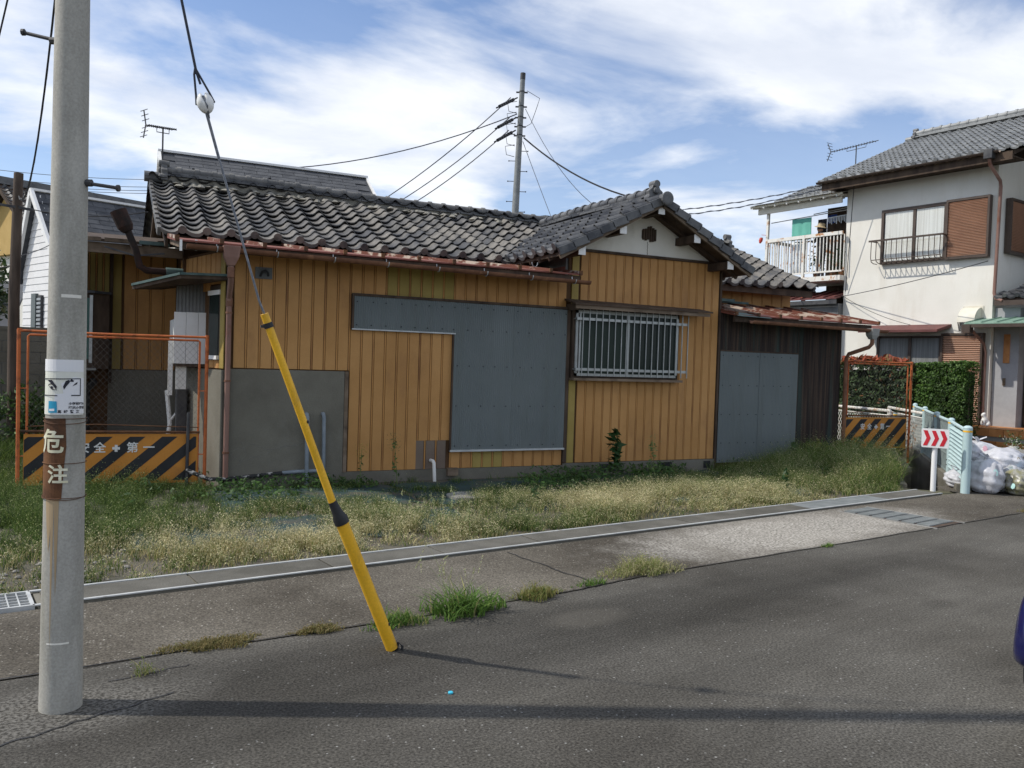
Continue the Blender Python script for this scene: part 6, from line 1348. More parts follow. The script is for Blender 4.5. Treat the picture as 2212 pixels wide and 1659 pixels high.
# person in a straw hat on the balcony
def person():
    t = thing('person', 'person in a straw hat and dark shirt behind the balcony railing', 'person', L2W(-4.98, .14, 4.42), A2+R(180))
    J = [((0, 0, .84), .125), ((0, .0, 1.08), .12), ((0, 0, 1.26), .125), ((.02, 0, 1.37), .052), ((.04, 0, 1.42), .05), ((0, .17, 1.28), .055), ((.10, .22, 1.08), .043), ((.26, .14, 1.14), .034), ((0, -.17, 1.28), .055), ((.06, -.22, 1.04), .043), ((.24, -.16, 1.02), .034), ((0, .09, .78), .085), ((.02, .1, .44), .06), ((0, .1, .06), .045), ((.13, .1, .03), .03), ((0, -.09, .78), .085), ((.02, -.1, .44), .06), ((0, -.1, .06), .045), ((.13, -.1, .03), .03)]
    E_ = [(0, 1), (1, 2), (2, 3), (3, 4), (2, 5), (5, 6), (6, 7), (2, 8), (8, 9), (9, 10), (0, 11), (11, 12), (12, 13), (13, 14), (0, 15), (15, 16), (16, 17), (17, 18)]
    me = bpy.data.meshes.new('body'); me.from_pydata([j for j, r in J], E_, []); me.materials.append(MATS['shirt']); o = bpy.data.objects.new('body', me); C.objects.link(o); attach(o, t); skin(o, [r for j, r in J], 2)
    bm = bmesh.new(); bmesh.ops.create_uvsphere(bm, u_segments=24, v_segments=18, radius=1)
    for v in bm.verts:
        c = v.co; x, y, z = c.x*.098, c.y*.075, c.z*.112
        if c.x > .55: x += .024*math.exp(-(c.y/.16)**2-((c.z+.08)/.2)**2) - .012*math.exp(-((abs(c.y)-.4)/.2)**2-((c.z-.12)/.15)**2)
        if c.z < -.3 and c.x > 0: x += .012*(-c.z-.3)
        if abs(c.y) > .85: y += math.copysign(.012, c.y)*math.exp(-(c.x/.2)**2-((c.z)/.25)**2)
        v.co = Vector((.065+x, y, 1.515+z))
    me = bpy.data.meshes.new('head'); bm.to_mesh(me); bm.free(); me.materials.append(MATS['skin']); me.polygons.foreach_set('use_smooth', [True]*len(me.polygons)); hd_ = bpy.data.objects.new('head', me); C.objects.link(hd_); attach(hd_, t)
    b = MB(); [b.lathe([(.006, 0), (.011, .004), (.004, .008)], 8, Matrix.Translation((.148, s*.03, 1.53)) @ Matrix.Rotation(R(90), 4, 'Y')) for s in (-1, 1)]; b.build('eyes', 'cloth_dark', hd_); bpy.data.objects['eyes'].name = 'eye_pair'
    b = MB(); b.box(.152, .158, -.022, .022, 1.462, 1.468); b.build('mouth', 'sign_red', hd_)
    b = MB(); b.lathe([(.098, -.05), (.10, .02), (.085, .09), (.03, .115)], 20, Matrix.Translation((.045, 0, 1.53))); b.build('hair', 'cloth_dark', hd_, smooth=True)
    b = MB(); Mh = Matrix.Translation((.04, 0, 1.565)) @ Matrix.Rotation(R(-12), 4, 'Y'); b.lathe([(.19, -.03), (.185, -.022), (.112, .012), (.105, .085), (.075, .105), (.0, .11)], 24, Mh); b.build('straw_hat', 'straw', t, smooth=True)
    for s, w in ((1, Vector((.26, .14, 1.14))), (-1, Vector((.24, -.16, 1.02)))):
        vs = [(w, .026), (w+Vector((.05, 0, .005)), .03), (w+Vector((.085, 0, .0)), .026)]; es = [(0, 1), (1, 2)]; k = 3
        for i, (dy, ln) in enumerate(((-.027, .055), (-.009, .065), (.009, .062), (.026, .048))):
            p = w+Vector((.088, dy, 0)); vs += [(p, .0095), (p+Vector((ln*.55, 0, -.008)), .0088), (p+Vector((ln*.85, 0, -.03)), .0078)]; es += [(2, k), (k, k+1), (k+1, k+2)]; k += 3
        p = w+Vector((.04, -.03*s, .0)); vs += [(p, .011), (p+Vector((.03, -.03*s, -.01)), .0095)]; es += [(1, k), (k, k+1)]
        me = bpy.data.meshes.new('hand'); me.from_pydata([v for v, r in vs], es, []); me.materials.append(MATS['skin']); h_ = bpy.data.objects.new('hand', me); C.objects.link(h_); attach(h_, t); skin(h_, [r for v, r in vs], 2)
person()

# ================================================================ houses in the background
def slate_roof(parent, O, u, v, W, Lr, m='slate', exp=.18, wd=.6, w=True):
    O, u, v = Vector(O), Vector(u).normalized(), Vector(v).normalized(); n = u.cross(v); me = MB().box(0, wd-.012, 0, exp*1.15, -.004, .008).mesh('slate_shingle', m); rows = int(Lr/exp); cols = int(W/wd); k = 0; rest = MB()
    lst = []
    for j in range(rows):
        for i in range(-1, cols+1):
            a = i*wd + (wd/2 if j % 2 else 0)
            if a < -.02 or a+wd > W+.02: continue
            M = Matrix.Translation(O + u*a + v*j*exp + n*.014) @ Matrix((u, v, n)).transposed().to_4x4() @ Matrix.Rotation(R(-2.0), 4, 'X'); lst.append(M)
    lst.sort(key=lambda M: -M.translation.z)
    for M in lst[:280]: inst(me, 'roof_shingle', parent, M, w)
    if lst[280:]:
        for M in lst[280:]: rest.box(0, wd-.012, 0, exp*1.15, -.004, .008, M)
        stuff(rest.build('roof_shingles_rest', m, parent, w=w)).name = 'roof_shingling'
# tall dark slate house right behind
hb = thing('slate_house', 'house behind with a plain dark slate gable roof and white verge', 'house', (3.5, 21, 0))
b = MB(); b.box(1.35, 5.8, 18.6, 23.4, 0, 4.4); b.prism([(18.6, 4.4), (23.4, 4.4), (21, 6.15)], 4.4, 'x', 1.38); b.build('wall', 'siding_white', hb, w=True)
b = MB(); x0, x1 = 1.12, 6.0; zr, zb_ = 6.28, 4.15
b.add([(x0, 18, zb_), (x1, 18, zb_), (x1, 21, zr), (x0, 21, zr), (x1, 24, zb_), (x0, 24, zb_), (x0, 18, zb_-.12), (x1, 18, zb_-.12), (x1, 21, zr-.12), (x0, 21, zr-.12), (x1, 24, zb_-.12), (x0, 24, zb_-.12)], [(0, 1, 2, 3), (3, 2, 4, 5), (7, 6, 9, 8), (8, 9, 11, 10), (0, 6, 7, 1), (1, 7, 8, 2), (2, 8, 10, 4), (4, 10, 11, 5), (5, 11, 9, 3), (3, 9, 6, 0)])
rb = b.build('roof', 'slate', hb, w=True); vv = Vector((0, 3, zr-zb_)); slate_roof(rb, (x0, 18, zb_), (1, 0, 0), vv, x1-x0, vv.length)
b = MB(); b.bar((x0-.02, 18, zb_-.02), (x0-.02, 21.02, zr), .06, .12); b.bar((x0-.02, 24, zb_-.02), (x0-.02, 20.98, zr-.001), .06, .12); b.bar((x0-.05, 21, zr+.03), (x1+.02, 21, zr+.03), .16, .05); b.bar((x1, 18, zb_-.02), (x1, 21, zr), .05, .1); b.build('verge_trim', 'white_paint', rb, w=True)
for i in range(6):
    b = MB(); x = 1.75+i*.42; b.box(x, x+.05, 20.2-.08*(i % 2), 20.26-.08*(i % 2), zr-.58-.05*(i % 2), zr-.44-.05*(i % 2)); b.build('snow_guard', 'stripe_black', rb, w=True)
aerial('television aerial on a mast in front of the dark slate roof at left', (1.13, 20.3, 5.7), .97, R(25), .72, 14)
# white sided house far left, turned gable
tA = Vector((-.375, .927, 0)); eA = Vector((.927, .375, 0)); pA = Vector((-1.63, 25.47, 0))
ha = thing('white_sided_house', 'white sided house with steep dark roof behind the block wall at left', 'house', pA, math.atan2(eA.y, eA.x))
# local: x along the ridge (to the right), y back
b = MB(); b.prism([(-1.15, 0), (1.0, 0), (1.0, 3.7), (0, 5.72), (-1.15, 4.3)], 5.5, 'x', .05); b.build('wall', 'siding_white', ha)
for i in range(30):
    z = .3+i*.18; yl = -1.15 if z < 4.3 else -1.15+(z-4.3)/(5.72-4.3)*1.15; yr_ = 1.0 if z < 3.7 else 1.0-(z-3.7)/(5.72-3.7)
    if yr_-yl > .1: b = MB(); b.add([(.05, yl, z), (.05, yr_, z), (.022, yr_, z), (.022, yl, z), (.048, yl, z+.176), (.048, yr_, z+.176), (.034, yr_, z+.176), (.034, yl, z+.176)], [(0, 1, 2, 3), (7, 6, 5, 4), (3, 2, 6, 7), (0, 3, 7, 4), (1, 0, 4, 5), (2, 1, 5, 6)]); b.build('siding_board', 'siding_white', ha)
ka = 1.36/1.09; b = MB(); yE = -1.5
b.add([(-.12, yE, 5.8+yE*1.12), (5.8, yE, 5.8+yE*1.12), (5.8, 0, 5.8), (-.12, 0, 5.8), (5.8, 1.15, 3.5), (-.12, 1.15, 3.5), (-.12, yE, 5.7+yE*1.12), (5.8, yE, 5.7+yE*1.12), (5.8, 0, 5.68), (-.12, 0, 5.68), (5.8, 1.15, 3.4), (-.12, 1.15, 3.4)], [(0, 1, 2, 3), (3, 2, 4, 5), (7, 6, 9, 8), (8, 9, 11, 10), (0, 6, 7, 1), (1, 7, 8, 2), (2, 8, 10, 4), (4, 10, 11, 5), (5, 11, 9, 3), (3, 9, 6, 0)]); ra_ = b.build('roof', 'slate', ha)
va = Vector((0, -yE, -yE*1.12)); slate_roof(ra_, (-.12, yE, 5.8+yE*1.12), (1, 0, 0), va, 5.9, va.length, w=False)
b = MB(); b.bar((-.14, yE, 5.8+yE*1.12), (-.14, .0, 5.82), .08, .14); b.bar((-.14, 1.15, 3.5), (-.14, 0, 5.80), .08, .14); b.bar((-.16, 0, 5.84), (5.8, 0, 5.84), .16, .06); b.build('verge_trim', 'white_paint', ra_)
b = MB(); b.box(-.04, .048, -.55, -.28, 1.7, 3.05); wa = b.build('window', 'dark_metal', ha); b = MB(); b.box(-.08, .0, -.26, .05, 1.65, 3.1); b.build('shutter_panel', 'corrugated_grey', ha)
for i in range(12): b = MB(); b.box(-.06, -.04, -.54, -.29, 1.74+i*.107, 1.80+i*.107); b.build('louvre', 'galv', wa)
# tiled house furthest left
hc = thing('tiled_house', 'house with a dark tiled roof and ochre gable at the far left', 'house', (-3.3, 37.5, 0), R(27))
b = MB(); b.box(.1, 8, -3, 3, 0, 5.2); b.build('wall', 'plaster_cream', hc); b = MB(); b.prism([(-3.1, 5.2), (3, 5.2), (0, 7.55)], .25, 'x', -.1); b.build('gable_board', 'yellow_wall', hc)
b = MB(); b.add([(-.5, -3.9, 5.0), (8, -3.9, 5.0), (8, 0, 7.9), (-.5, 0, 7.9), (8, 3.9, 5.0), (-.5, 3.9, 5.0), (-.5, -3.9, 4.85), (8, -3.9, 4.85), (8, 0, 7.72), (-.5, 0, 7.72), (8, 3.9, 4.85), (-.5, 3.9, 4.85)], [(0, 1, 2, 3), (3, 2, 4, 5), (7, 6, 9, 8), (8, 9, 11, 10), (0, 6, 7, 1), (1, 7, 8, 2), (2, 8, 10, 4), (4, 10, 11, 5), (5, 11, 9, 3), (3, 9, 6, 0)]); rc = b.build('roof', 'wood_dark', hc)
tmc = tile_mesh('tmc', 'tile', .285, .29); vC = Vector((0, 3.9, 2.9)); joined_tiles(roof_mats((-.5, -3.9, 5.02), (1, 0, 0), vC, 29, int(vC.length/.235), .285, .235, None, wave=0), tmc, 'roof_tiling', rc, 'tile', w=False)
b = MB(); b.bar((-.55, 0, 8.0), (8, 0, 8.0), .3, .28); b.build('ridge', 'tile_dark', rc); b = MB(); b.box(.6, 1.3, -3.05, -2.99, 2.5, 4.0); b.build('window', 'frame_brown', hc)
# low roofs further off at the left edge
hd2 = thing('grey_shed', 'low grey shed with a dark roof beyond the trees at the left edge', 'shed', (-4.6, 30, 0)); b = MB(); b.box(-2, 2, 0, 3, 0, 3.0); b.build('wall', 'grey_wall', hd2); b = MB(); b.add([(-2.3, -.4, 3.0), (2.3, -.4, 3.0), (2.3, 3, 3.9), (-2.3, 3, 3.9), (-2.3, -.4, 2.9), (2.3, -.4, 2.9), (2.3, 3, 3.8), (-2.3, 3, 3.8)], [(0, 1, 2, 3), (7, 6, 5, 4), (0, 4, 5, 1), (1, 5, 6, 2), (2, 6, 7, 3), (3, 7, 4, 0)]); b.build('roof', 'slate', hd2)
# block wall
bw = thing('block_wall', 'grey concrete block wall behind the left gate', 'wall', (-4, 17.2, 0), R(4)); bmsh = MB().box(0, .39, 0, .12, 0, .19).mesh('wall_block', 'concrete_wall')
b = MB(); b.box(0, 8, .012, .108, 0, 1.98); b.build('mortar_core', 'mortar_dark', bw)
for j in range(10):
    for i in range(20):
        x = i*.4-(.2 if j % 2 else 0)
        if x >= 0 and (x > 1.8 and x < 6.5): inst(bmsh, 'wall_block', bw, Matrix.Translation((x, random.uniform(-.004, .004), j*.2)))
b = MB(); b.box(-.02, 8, -.01, .13, 1.985, 2.05); b.build('wall_cap', 'concrete_wall', bw)

# ================================================================ poles and overhead wires
wp = thing('wooden_pole', 'weathered dark wooden pole standing behind the left gate', 'utility pole', (-1.33, 16.3, 0)); b = MB(); b.tube([(0, 0, 0), (-.02, 0, 2.5), (.02, 0, 4.6)], [.10, .085, .072], 12); b.build('pole_shaft', 'wood_pole', wp, smooth=True)
b = MB(); b.bar((-.3, -.05, 4.05), (.25, -.05, 4.0), .04); b.build('crossarm', 'dark_metal', wp)
fp = thing('far_utility_pole', 'tall concrete pole crowded with wires rising behind the tiled roof', 'utility pole', (10.0, 20.75, 0)); top = Vector((.30, .06, 9.63))
def fpp(z): return Vector((.30*z/9.63, .06*z/9.63, z))
b = MB(); b.tube([fpp(0), fpp(3), fpp(6), fpp(9.5)], [.135, .118, .097, .068], 16); b.build('pole_shaft', 'pole_far', fp, smooth=True); b = MB(); b.tube([fpp(9.5), fpp(9.68)], .072, 16); b.build('pole_cap', 'dark_metal', fp)
for z in (9.15, 8.75, 8.45, 8.2, 7.95, 5.3, 4.9, 4.65):
    b = MB(); b.tube([fpp(z), fpp(z+.035)], .128-.0055*z, 14); q = fpp(z); b.bar(q+vr*-.16, q+vr*.16, .035, .035); b.build('pole_band', 'dark_metal', fp)
for i in range(12):
    z = 4.45+i*.28; s_ = 1 if i % 2 else -1; q = fpp(z); b = MB(); b.tube([q+vr*s_*.07, q+vr*s_*.26], .010, 5); b.tube([q+vr*s_*.24, q+vr*s_*.27], .018, 6); b.build('step_bolt', 'dark_metal', fp)
FB = Vector((10.0, 20.75, 0))
def pix(x, y, t):   # a point seen at (x, y) of the 2212 px wide picture, t metres ahead
    return Vector((0, 0, EYE)) + (RT*((x-1106)/1797) - UP*((y-829.5)/1797) + FW)*t
b = MB(); d = (pix(600, 470, 15) - (FB+fpp(9.0))).normalized()
for z, a in ((9.0, 0), (8.45, .0), (8.1, 0)):
    p0 = fpp(z)+vr*-.12
    for k in range(7): q = p0 + d*(.25+k*.13); b.tube([q, q+d*.09], .045, 8)
    b.tube([p0, p0+d*1.3], .02, 6)
b.build('strain_insulator', 'black_rubber', fp)
bx = MB(); q = fpp(4.98)+vr*-.55; bx.tube([q-vr*.32-Vector((0, 0, .16)), q+vr*.28+Vector((0, 0, .12))], .105, 10); cl = bx.build('cable_closure', 'black_rubber', fp); b = MB(); [b.tube([q+vr*(.2-k*.1)+Vector((0, 0, .3)), q+vr*.3+Vector((0, 0, .55-k*.07)), fpp(5.3+k*.1)], .012, 5) for k in range(3)]; b.build('cable_loop', 'cable', fp)
b = MB()
for k in range(5): z = 8.9-k*.3; q = fpp(z); b.tube([q+vr*-.12, q+vr*-.38-Vector((0, 0, .05)), q+vr*-.34-Vector((0, 0, .28)), q+vr*-.12-Vector((0, 0, .33))], .009, 5)
b.tube([fpp(9.2)+vr*.14, fpp(9.0)+vr*.5, fpp(8.7)+vr*.42, fpp(8.3)+vr*.3, fpp(8.2)+vr*.14], .008, 5); b.build('jumper_wire', 'cable', fp)
def wire(label, a, b_, s, r, m='cable', grp='overhead wires from the far pole', twist=False):
    mb = MB(); pts = sag(a, b_, s); mb.tube(pts, r, 5)
    if twist:
        L_ = (Vector(b_)-Vector(a)).length; n = int(L_/.12); pp = sag(a, b_, s, n); mb.tube([p+Vector((0, .0, .022*math.sin(i*1.3)))+vr*.0 for i, p in enumerate(pp)], r*.8, 4)
    o = mb.build('overhead_wire', m, None); return tag(o, label, 'wire', grp)
P_far = lambda z, s=0.0: FB+fpp(z)+vr*s
wire('upper wire running left from the far pole down behind the slate roof', P_far(8.55, -.1), pix(560, 366, 24), .35, .016, 'cable_blue')
wire('topmost of three parallel wires falling left behind the main roof ridge', P_far(9.0, -.3), pix(700, 505, 24), .3, .015, 'cable_blue'); wire('middle of three parallel wires falling left behind the main roof ridge', P_far(8.45, -.3), pix(720, 510, 24), .3, .015, 'cable_blue'); wire('lowest of three parallel wires falling left behind the main roof ridge', P_far(8.1, -.3), pix(745, 515, 24), .3, .015, 'cable_blue')
wire('thick cable falling right from the far pole to the gabled roof', P_far(7.9, .12), pix(1440, 440, 20), .35, .022); wire('thin wavy wire falling right from the far pole behind the gabled roof', P_far(8.7, .12), pix(1330, 470, 22), .5, .009, 'wire_strand'); wire('thin stay wire dropping steeply right of the far pole', P_far(7.8, .1), pix(1195, 480, 22), 0.02, .009, 'wire_strand')
wire('twisted upper service wire from the far pole to the white house eave', P_far(5.75, .12), L2W(-4.5, -.6, 7.02), .30, .011, 'wire_strand', twist=True); wire('twisted lower service wire from the far pole to the white house eave', P_far(5.72, .12), L2W(-4.5, -.6, 6.92), .38, .011, 'wire_strand', twist=True)
wire('upper thin wire running left from the black cable box', P_far(5.1, -.4), pix(860, 440, 24), .15, .009, 'wire_strand'); wire('lower thin wire running left from the black cable box', P_far(5.05, -.4), pix(850, 448, 24), .15, .009, 'wire_strand'); wire('thick cable from the black box falling left behind the ridge', P_far(4.9, -.75), pix(960, 480, 22), .1, .022); wire('second cable from the black box falling left behind the ridge', P_far(4.85, -.7), pix(975, 485, 22), .1, .014)
wire('upper thin wire falling right low on the far pole', P_far(4.85, .12), pix(1290, 460, 22), .1, .009, 'wire_strand'); wire('lower thin wire falling right low on the far pole', P_far(4.82, .12), pix(1250, 470, 22), .1, .009, 'wire_strand')
wire('short stay dropping to the roof from the black cable box', P_far(4.85, -.5), pix(1068, 470, 22), .0, .009, 'wire_strand'); wire('steep thin wire beside the foot of the far pole', P_far(4.75, .12), pix(1142, 480, 22), .0, .009, 'wire_strand')
wire('dark wire swinging from overhead down to the wooden pole', pix(122, -30, 9), (-1.30, 16.25, 4.2), .75, .012, 'cable', 'wires around the wooden pole', True); wire('dark wire crossing the top left corner of the sky', pix(22, -25, 7), pix(-30, 190, 9), .02, .008, 'cable', 'wires around the wooden pole')
for i, (y0, y1) in enumerate(((360, 372), (379, 388), (386, 396), (391, 402))):
    wire(('highest', 'second', 'third', 'lowest')[i] + ' of the thin distant power lines behind the near pole', pix(-60, y0, 60), pix(330, y1+16, 60), .2, .022, 'wire_strand', 'distant power lines at the left')
wire('service wire crossing left of the house from the wooden pole', (-1.33, 16.25, 4.05), (.62, 14.5, 3.9), .12, .009, 'cable', 'wires around the wooden pole'); wire('service wire from the wooden pole to the white sided house', (-1.33, 16.25, 3.2), (-.6, 20.5, 4.3), .1, .008, 'cable', 'wires around the wooden pole'); wire('low wire running left out of the frame from the wooden pole', (-1.33, 16.25, 3.05), (-7, 18, 2.2), .1, .01, 'cable', 'wires around the wooden pole')
wire('service wire crossing the white house wall above the lower window', L2W(-4.1, -.1, 3.86), L2W(.6, -1.6, 4.35), .05, .010, 'cable', 'service wires on the white house'); wire('thin wire sagging along the white house wall to the window hood', L2W(-4.1, -.1, 3.9), L2W(-1.9, -.3, 3.0), .1, .007, 'cable', 'service wires on the white house'); wire('twisted cable hanging down the white house wall from the eave', L2W(-3.55, -.55, 6.95), L2W(-4.0, -.06, 4.0), .0, .011, 'cable', 'service wires on the white house', True); wire('cable from behind the roof end to the balcony', (12.3, 14.5, 4.35), L2W(-6.0, -.5, 4.8), .2, .012, 'cable', 'service wires on the white house')

# ================================================================ vegetation
def cols_mix(n, pal, p): 
    idx = rng.choice(len(pal), n, p=p); return np.clip(np.array(pal)[idx]*(1+rng.uniform(-.25, .25, (n, 1))), .004, 1)
STRAW = (.46, .39, .20); STRAW2 = (.37, .33, .15); GRN = (.075, .125, .028); GRN2 = (.12, .17, .04); DGRN = (.03, .06, .018); RUST = (.24, .13, .05); LGRN = (.17, .22, .06)
def chan(x): return 6.176+(.392)/math.cos(R(8.75)) + (x+.128)*math.tan(R(8.75))
def lot_pts(n, x0, x1):
    x = rng.uniform(x0, x1, n); yb = chan(0)+x*math.tan(R(8.75))+.02; yt = np.where(x < 1.3, 13.0, 10.86); y = yb + (yt-yb)*rng.uniform(0, 1, n)
    xc = (x-11.24)*(-math.sin(R(43.4))) + (y-7.85)*math.cos(R(43.4)); al = (x-11.24)*math.cos(R(43.4)) + (y-7.85)*math.sin(R(43.4)); ok = (xc > np.where(al < 2.65, .88, .62)) | (x < 9.9); d = (y-yb)*math.cos(R(8.75))
    return x[ok], y[ok], d[ok]
parts = []
# feathery straw-coloured grass in clumps along the channel, greener towards the house
def clumps(x, y, d, hscale):
    n = len(x); band = np.clip(1.5-d/(1.55+.35*vnoise(x*1.1, y*0+4, 5)), 0, 1)
    band = np.where(x < .4, band*np.clip((x+1.4)/1.8, .08, 1), band)
    right = np.clip((x-8.6)/2, 0, 1); left = np.clip((1.7-x)/1.5, 0, 1)*np.clip((d-1.2)/1.5, 0, 1)
    return band, right, left
NC = 5200; x, y, d = lot_pts(NC*3, -3.2, 12.6)
band, right, left = clumps(x, y, d, 1)
big = vnoise(x*1.15+3, y*1.5, 41); sml = vnoise(x*3.3, y*3.3, 42)
prob = np.clip(band*(.15+1.2*(big > .36)*(sml > .30)) + .85*right*(sml > .25) + .8*left*(sml > .2) + .45*((big > .55) & (sml > .35)) + .05, 0, 1)*np.clip(d/.18, .25, 1)
kp = rng.uniform(0, 1, len(x)) < prob; x, y, d, band, right, left, big, sml = [q[kp][:NC] for q in (x, y, d, band, right, left, big, sml)]
n = len(x); R0 = rng.uniform(.05, .14, n); Hc = .78*(.075+.13*big*band+.05*sml+.03)*rng.uniform(.6, 1.35, n) + right*rng.uniform(.06, .46, n)*(.4+sml) + left*rng.uniform(.0, .22, n)*(.4+sml); Hc *= np.clip(d/.5+.3, 0, 1)
dry = np.clip(band*(.12+1.0*vnoise(x*.75+9, y*1.2, 9))*(1-.75*right) - .35*left, 0, .95)
tone = rng.uniform(.75, 1.3, n)
nb = 34; k = np.repeat(np.arange(n), nb); m_ = len(k); a = rng.uniform(0, 6.28, m_); rr = R0[k]*np.sqrt(rng.uniform(0, 1, m_))
base = np.stack([x[k]+rr*np.cos(a), y[k]+rr*np.sin(a), np.zeros(m_)], 1); h = Hc[k]*rng.uniform(.35, 1.1, m_)
u = rng.uniform(0, 1, (m_, 1)); g = rng.uniform(0, 1, (m_, 1))
green = np.where(g < .45, np.array(GRN), np.where(g < .75, np.array(GRN2), np.array(DGRN))); straw = np.where(g < .55, np.array(STRAW), np.where(g < .8, np.array(STRAW2), np.array(LGRN)))
green = green*(1+.55*right[k][:, None]); c = np.where(u < dry[k][:, None], straw, green)*tone[k][:, None]*(1+rng.uniform(-.2, .2, (m_, 1)))
parts.append(blades(base, h, h*rng.uniform(.25, 1.1, m_), rng.uniform(.003, .0075, m_), np.clip(c, .004, 1)))
nf = 80; wfu = np.clip(.25+1.0*band+.35*left+.3*right, 0, 1.2); k = np.repeat(np.arange(n), nf); k = k[rng.uniform(0, 1.2, len(k)) < wfu[k]]; m_ = len(k)
dome = rng.normal(size=(m_, 3)); dome /= np.linalg.norm(dome, axis=1)[:, None]; dome[:, 2] = np.abs(dome[:, 2]); rad = rng.uniform(.55, 1.1, (m_, 1))
cen = np.stack([x[k], y[k], Hc[k]*.35], 1) + dome*rad*np.stack([R0[k]*1.25, R0[k]*1.25, Hc[k]*.8], 1)
uu = rng.uniform(0, 1, (m_, 1)); dk_ = dry[k][:, None]
fc = np.where(uu < dk_, np.array((.66, .59, .36)), np.where(uu < dk_+.35, np.array((.30, .32, .14)), np.array((.15, .20, .065))))*tone[k][:, None]*(1+rng.uniform(-.2, .2, (m_, 1)))
parts.append(flecks(cen, rng.uniform(.004, .0105, m_), np.clip(fc, .004, 1)))
# sparse short ground cover between the clumps
xs, ys, dd = lot_pts(60000, -3.2, 12.6); ok = vnoise(xs*2.2, ys*2.2, 51) > .46; xs, ys, dd = xs[ok], ys[ok], dd[ok]; m_ = len(xs); hh = rng.uniform(.015, .06, m_)
drys = (np.clip(1.3-dd/1.6, 0, 1)*.7)[:, None]; parts.append(blades(np.stack([xs, ys, np.zeros(m_)], 1), hh, hh*rng.uniform(.3, 1.5, m_), rng.uniform(.004, .009, m_), np.where(rng.uniform(0, 1, (m_, 1)) < drys, np.array((.33, .28, .14)), np.array(GRN))*rng.uniform(.7, 1.3, (m_, 1)), 2))
o = veg('lot_grass', parts); tag(o, 'dry feathery grass and weeds covering the lot before the house', 'grass', kind='stuff')
# low broad-leaved weeds near the wall
n = 9000; x, y, d = lot_pts(n*3, .2, 12.4); keep = (y > 9.2) & (vnoise(x*1.1, y*1.8, 21) > .54); x, y = x[keep][:n], y[keep][:n]; n = len(x)
cen = np.stack([x, y, rng.uniform(.02, .16, n)*(.5+vnoise(x*2, y*2, 3))], 1); up_ = np.tile(np.array([0, -.3, 1.0]), (n, 1))
o = veg('wall_weeds', [leaves(cen, up_, rng.uniform(.018, .045, n), cols_mix(n, [(.045, .095, .022), (.07, .14, .03), (.03, .06, .018)], [.5, .25, .25]))], 'leaf'); tag(o, 'low dark green broad leaved weeds along the foot of the wall', 'weeds', kind='stuff')
# yellowish vine by the shed
n = 1500; cx = rng.uniform(10.9, 12.4, n); cen = np.stack([cx, rng.uniform(10.55, 10.9, n), rng.uniform(.05, .42, n)*(.4+vnoise(cx*3, cx, 5))], 1)
o = veg('creeping_vine', [leaves(cen, np.tile(np.array([0, -1., .6]), (n, 1)), rng.uniform(.025, .055, n), cols_mix(n, [(.14, .17, .03), (.08, .12, .03), (.22, .2, .05)], [.5, .3, .2]))], 'leaf'); tag(o, 'yellow green creeping vine at the foot of the rusty shed', 'vine')
# tall weeds: individual plants
def tall_weed(label, x, y, h, col, nl=60, leaf=.05, spread=.10, head=None):
    t = thing('tall_weed', label, 'weed', (x, y, 0), 0, 'tall weeds in the lot'); b = MB(); lean = random.uniform(-.06, .06); b.tube([(0, 0, 0), (lean*.5, 0, h*.5), (lean, .01, h)], [.006, .005, .002], 5); b.build('stem', 'leaf_stem', t)
    z = rng.uniform(.15, 1, nl)*h; a = rng.uniform(0, 6.28, nl); r = rng.uniform(.2, 1, nl)*spread*(1.15-z/h*.8); cen = np.stack([r*np.cos(a)+lean*z/h, r*np.sin(a), z], 1)
    pp = [leaves(cen, np.stack([np.cos(a)*.4, np.sin(a)*.4, np.ones(nl)], 1), np.full(nl, leaf)*rng.uniform(.6, 1.3, nl), jit(col, nl))]
    if head: m_ = 160; pp.append(flecks(np.stack([rng.normal(lean, .04, m_), rng.normal(0, .04, m_), h*rng.uniform(.75, 1.15, m_)], 1), rng.uniform(.006, .012, m_), jit(head, m_)))
    veg('leaves', pp, 'leaf', t); bpy.data.objects['leaves'].name = 'foliage'
mat('leaf_stem', (.09, .13, .04), (.14, .17, .06), scale=9, rough=.7)
tall_weed('tall dark weed in front of the foundation vent under the window', 6.98, 10.5, .72, (.03, .075, .02), 70, .09, .14)
tall_weed('pale feathery weed standing beside the dark weed under the window', 7.25, 9.9, .62, (.13, .2, .06), 70, .03, .12, (.2, .26, .1)); tall_weed('thin upright weed by the brown wall patch', 3.55, 10.55, .62, (.06, .12, .03), 26, .03, .06, (.12, .16, .06)); tall_weed('thin weed with a yellow flower by the concrete panel corner', 3.05, 10.62, .5, (.06, .12, .03), 22, .03, .06, (.3, .26, .05)); tall_weed('bushy green weed in front of the shed door sheet', 10.35, 10.35, .5, (.07, .13, .04), 90, .035, .16, (.13, .18, .07)); tall_weed('small dark upright weed among the straw grass near the channel', 8.35, 8.4, .36, (.03, .075, .02), 26, .05, .09); tall_weed('green weed sticking out of the straw grass mid lot', 4.6, 8.6, .38, (.05, .1, .03), 30, .04, .09)
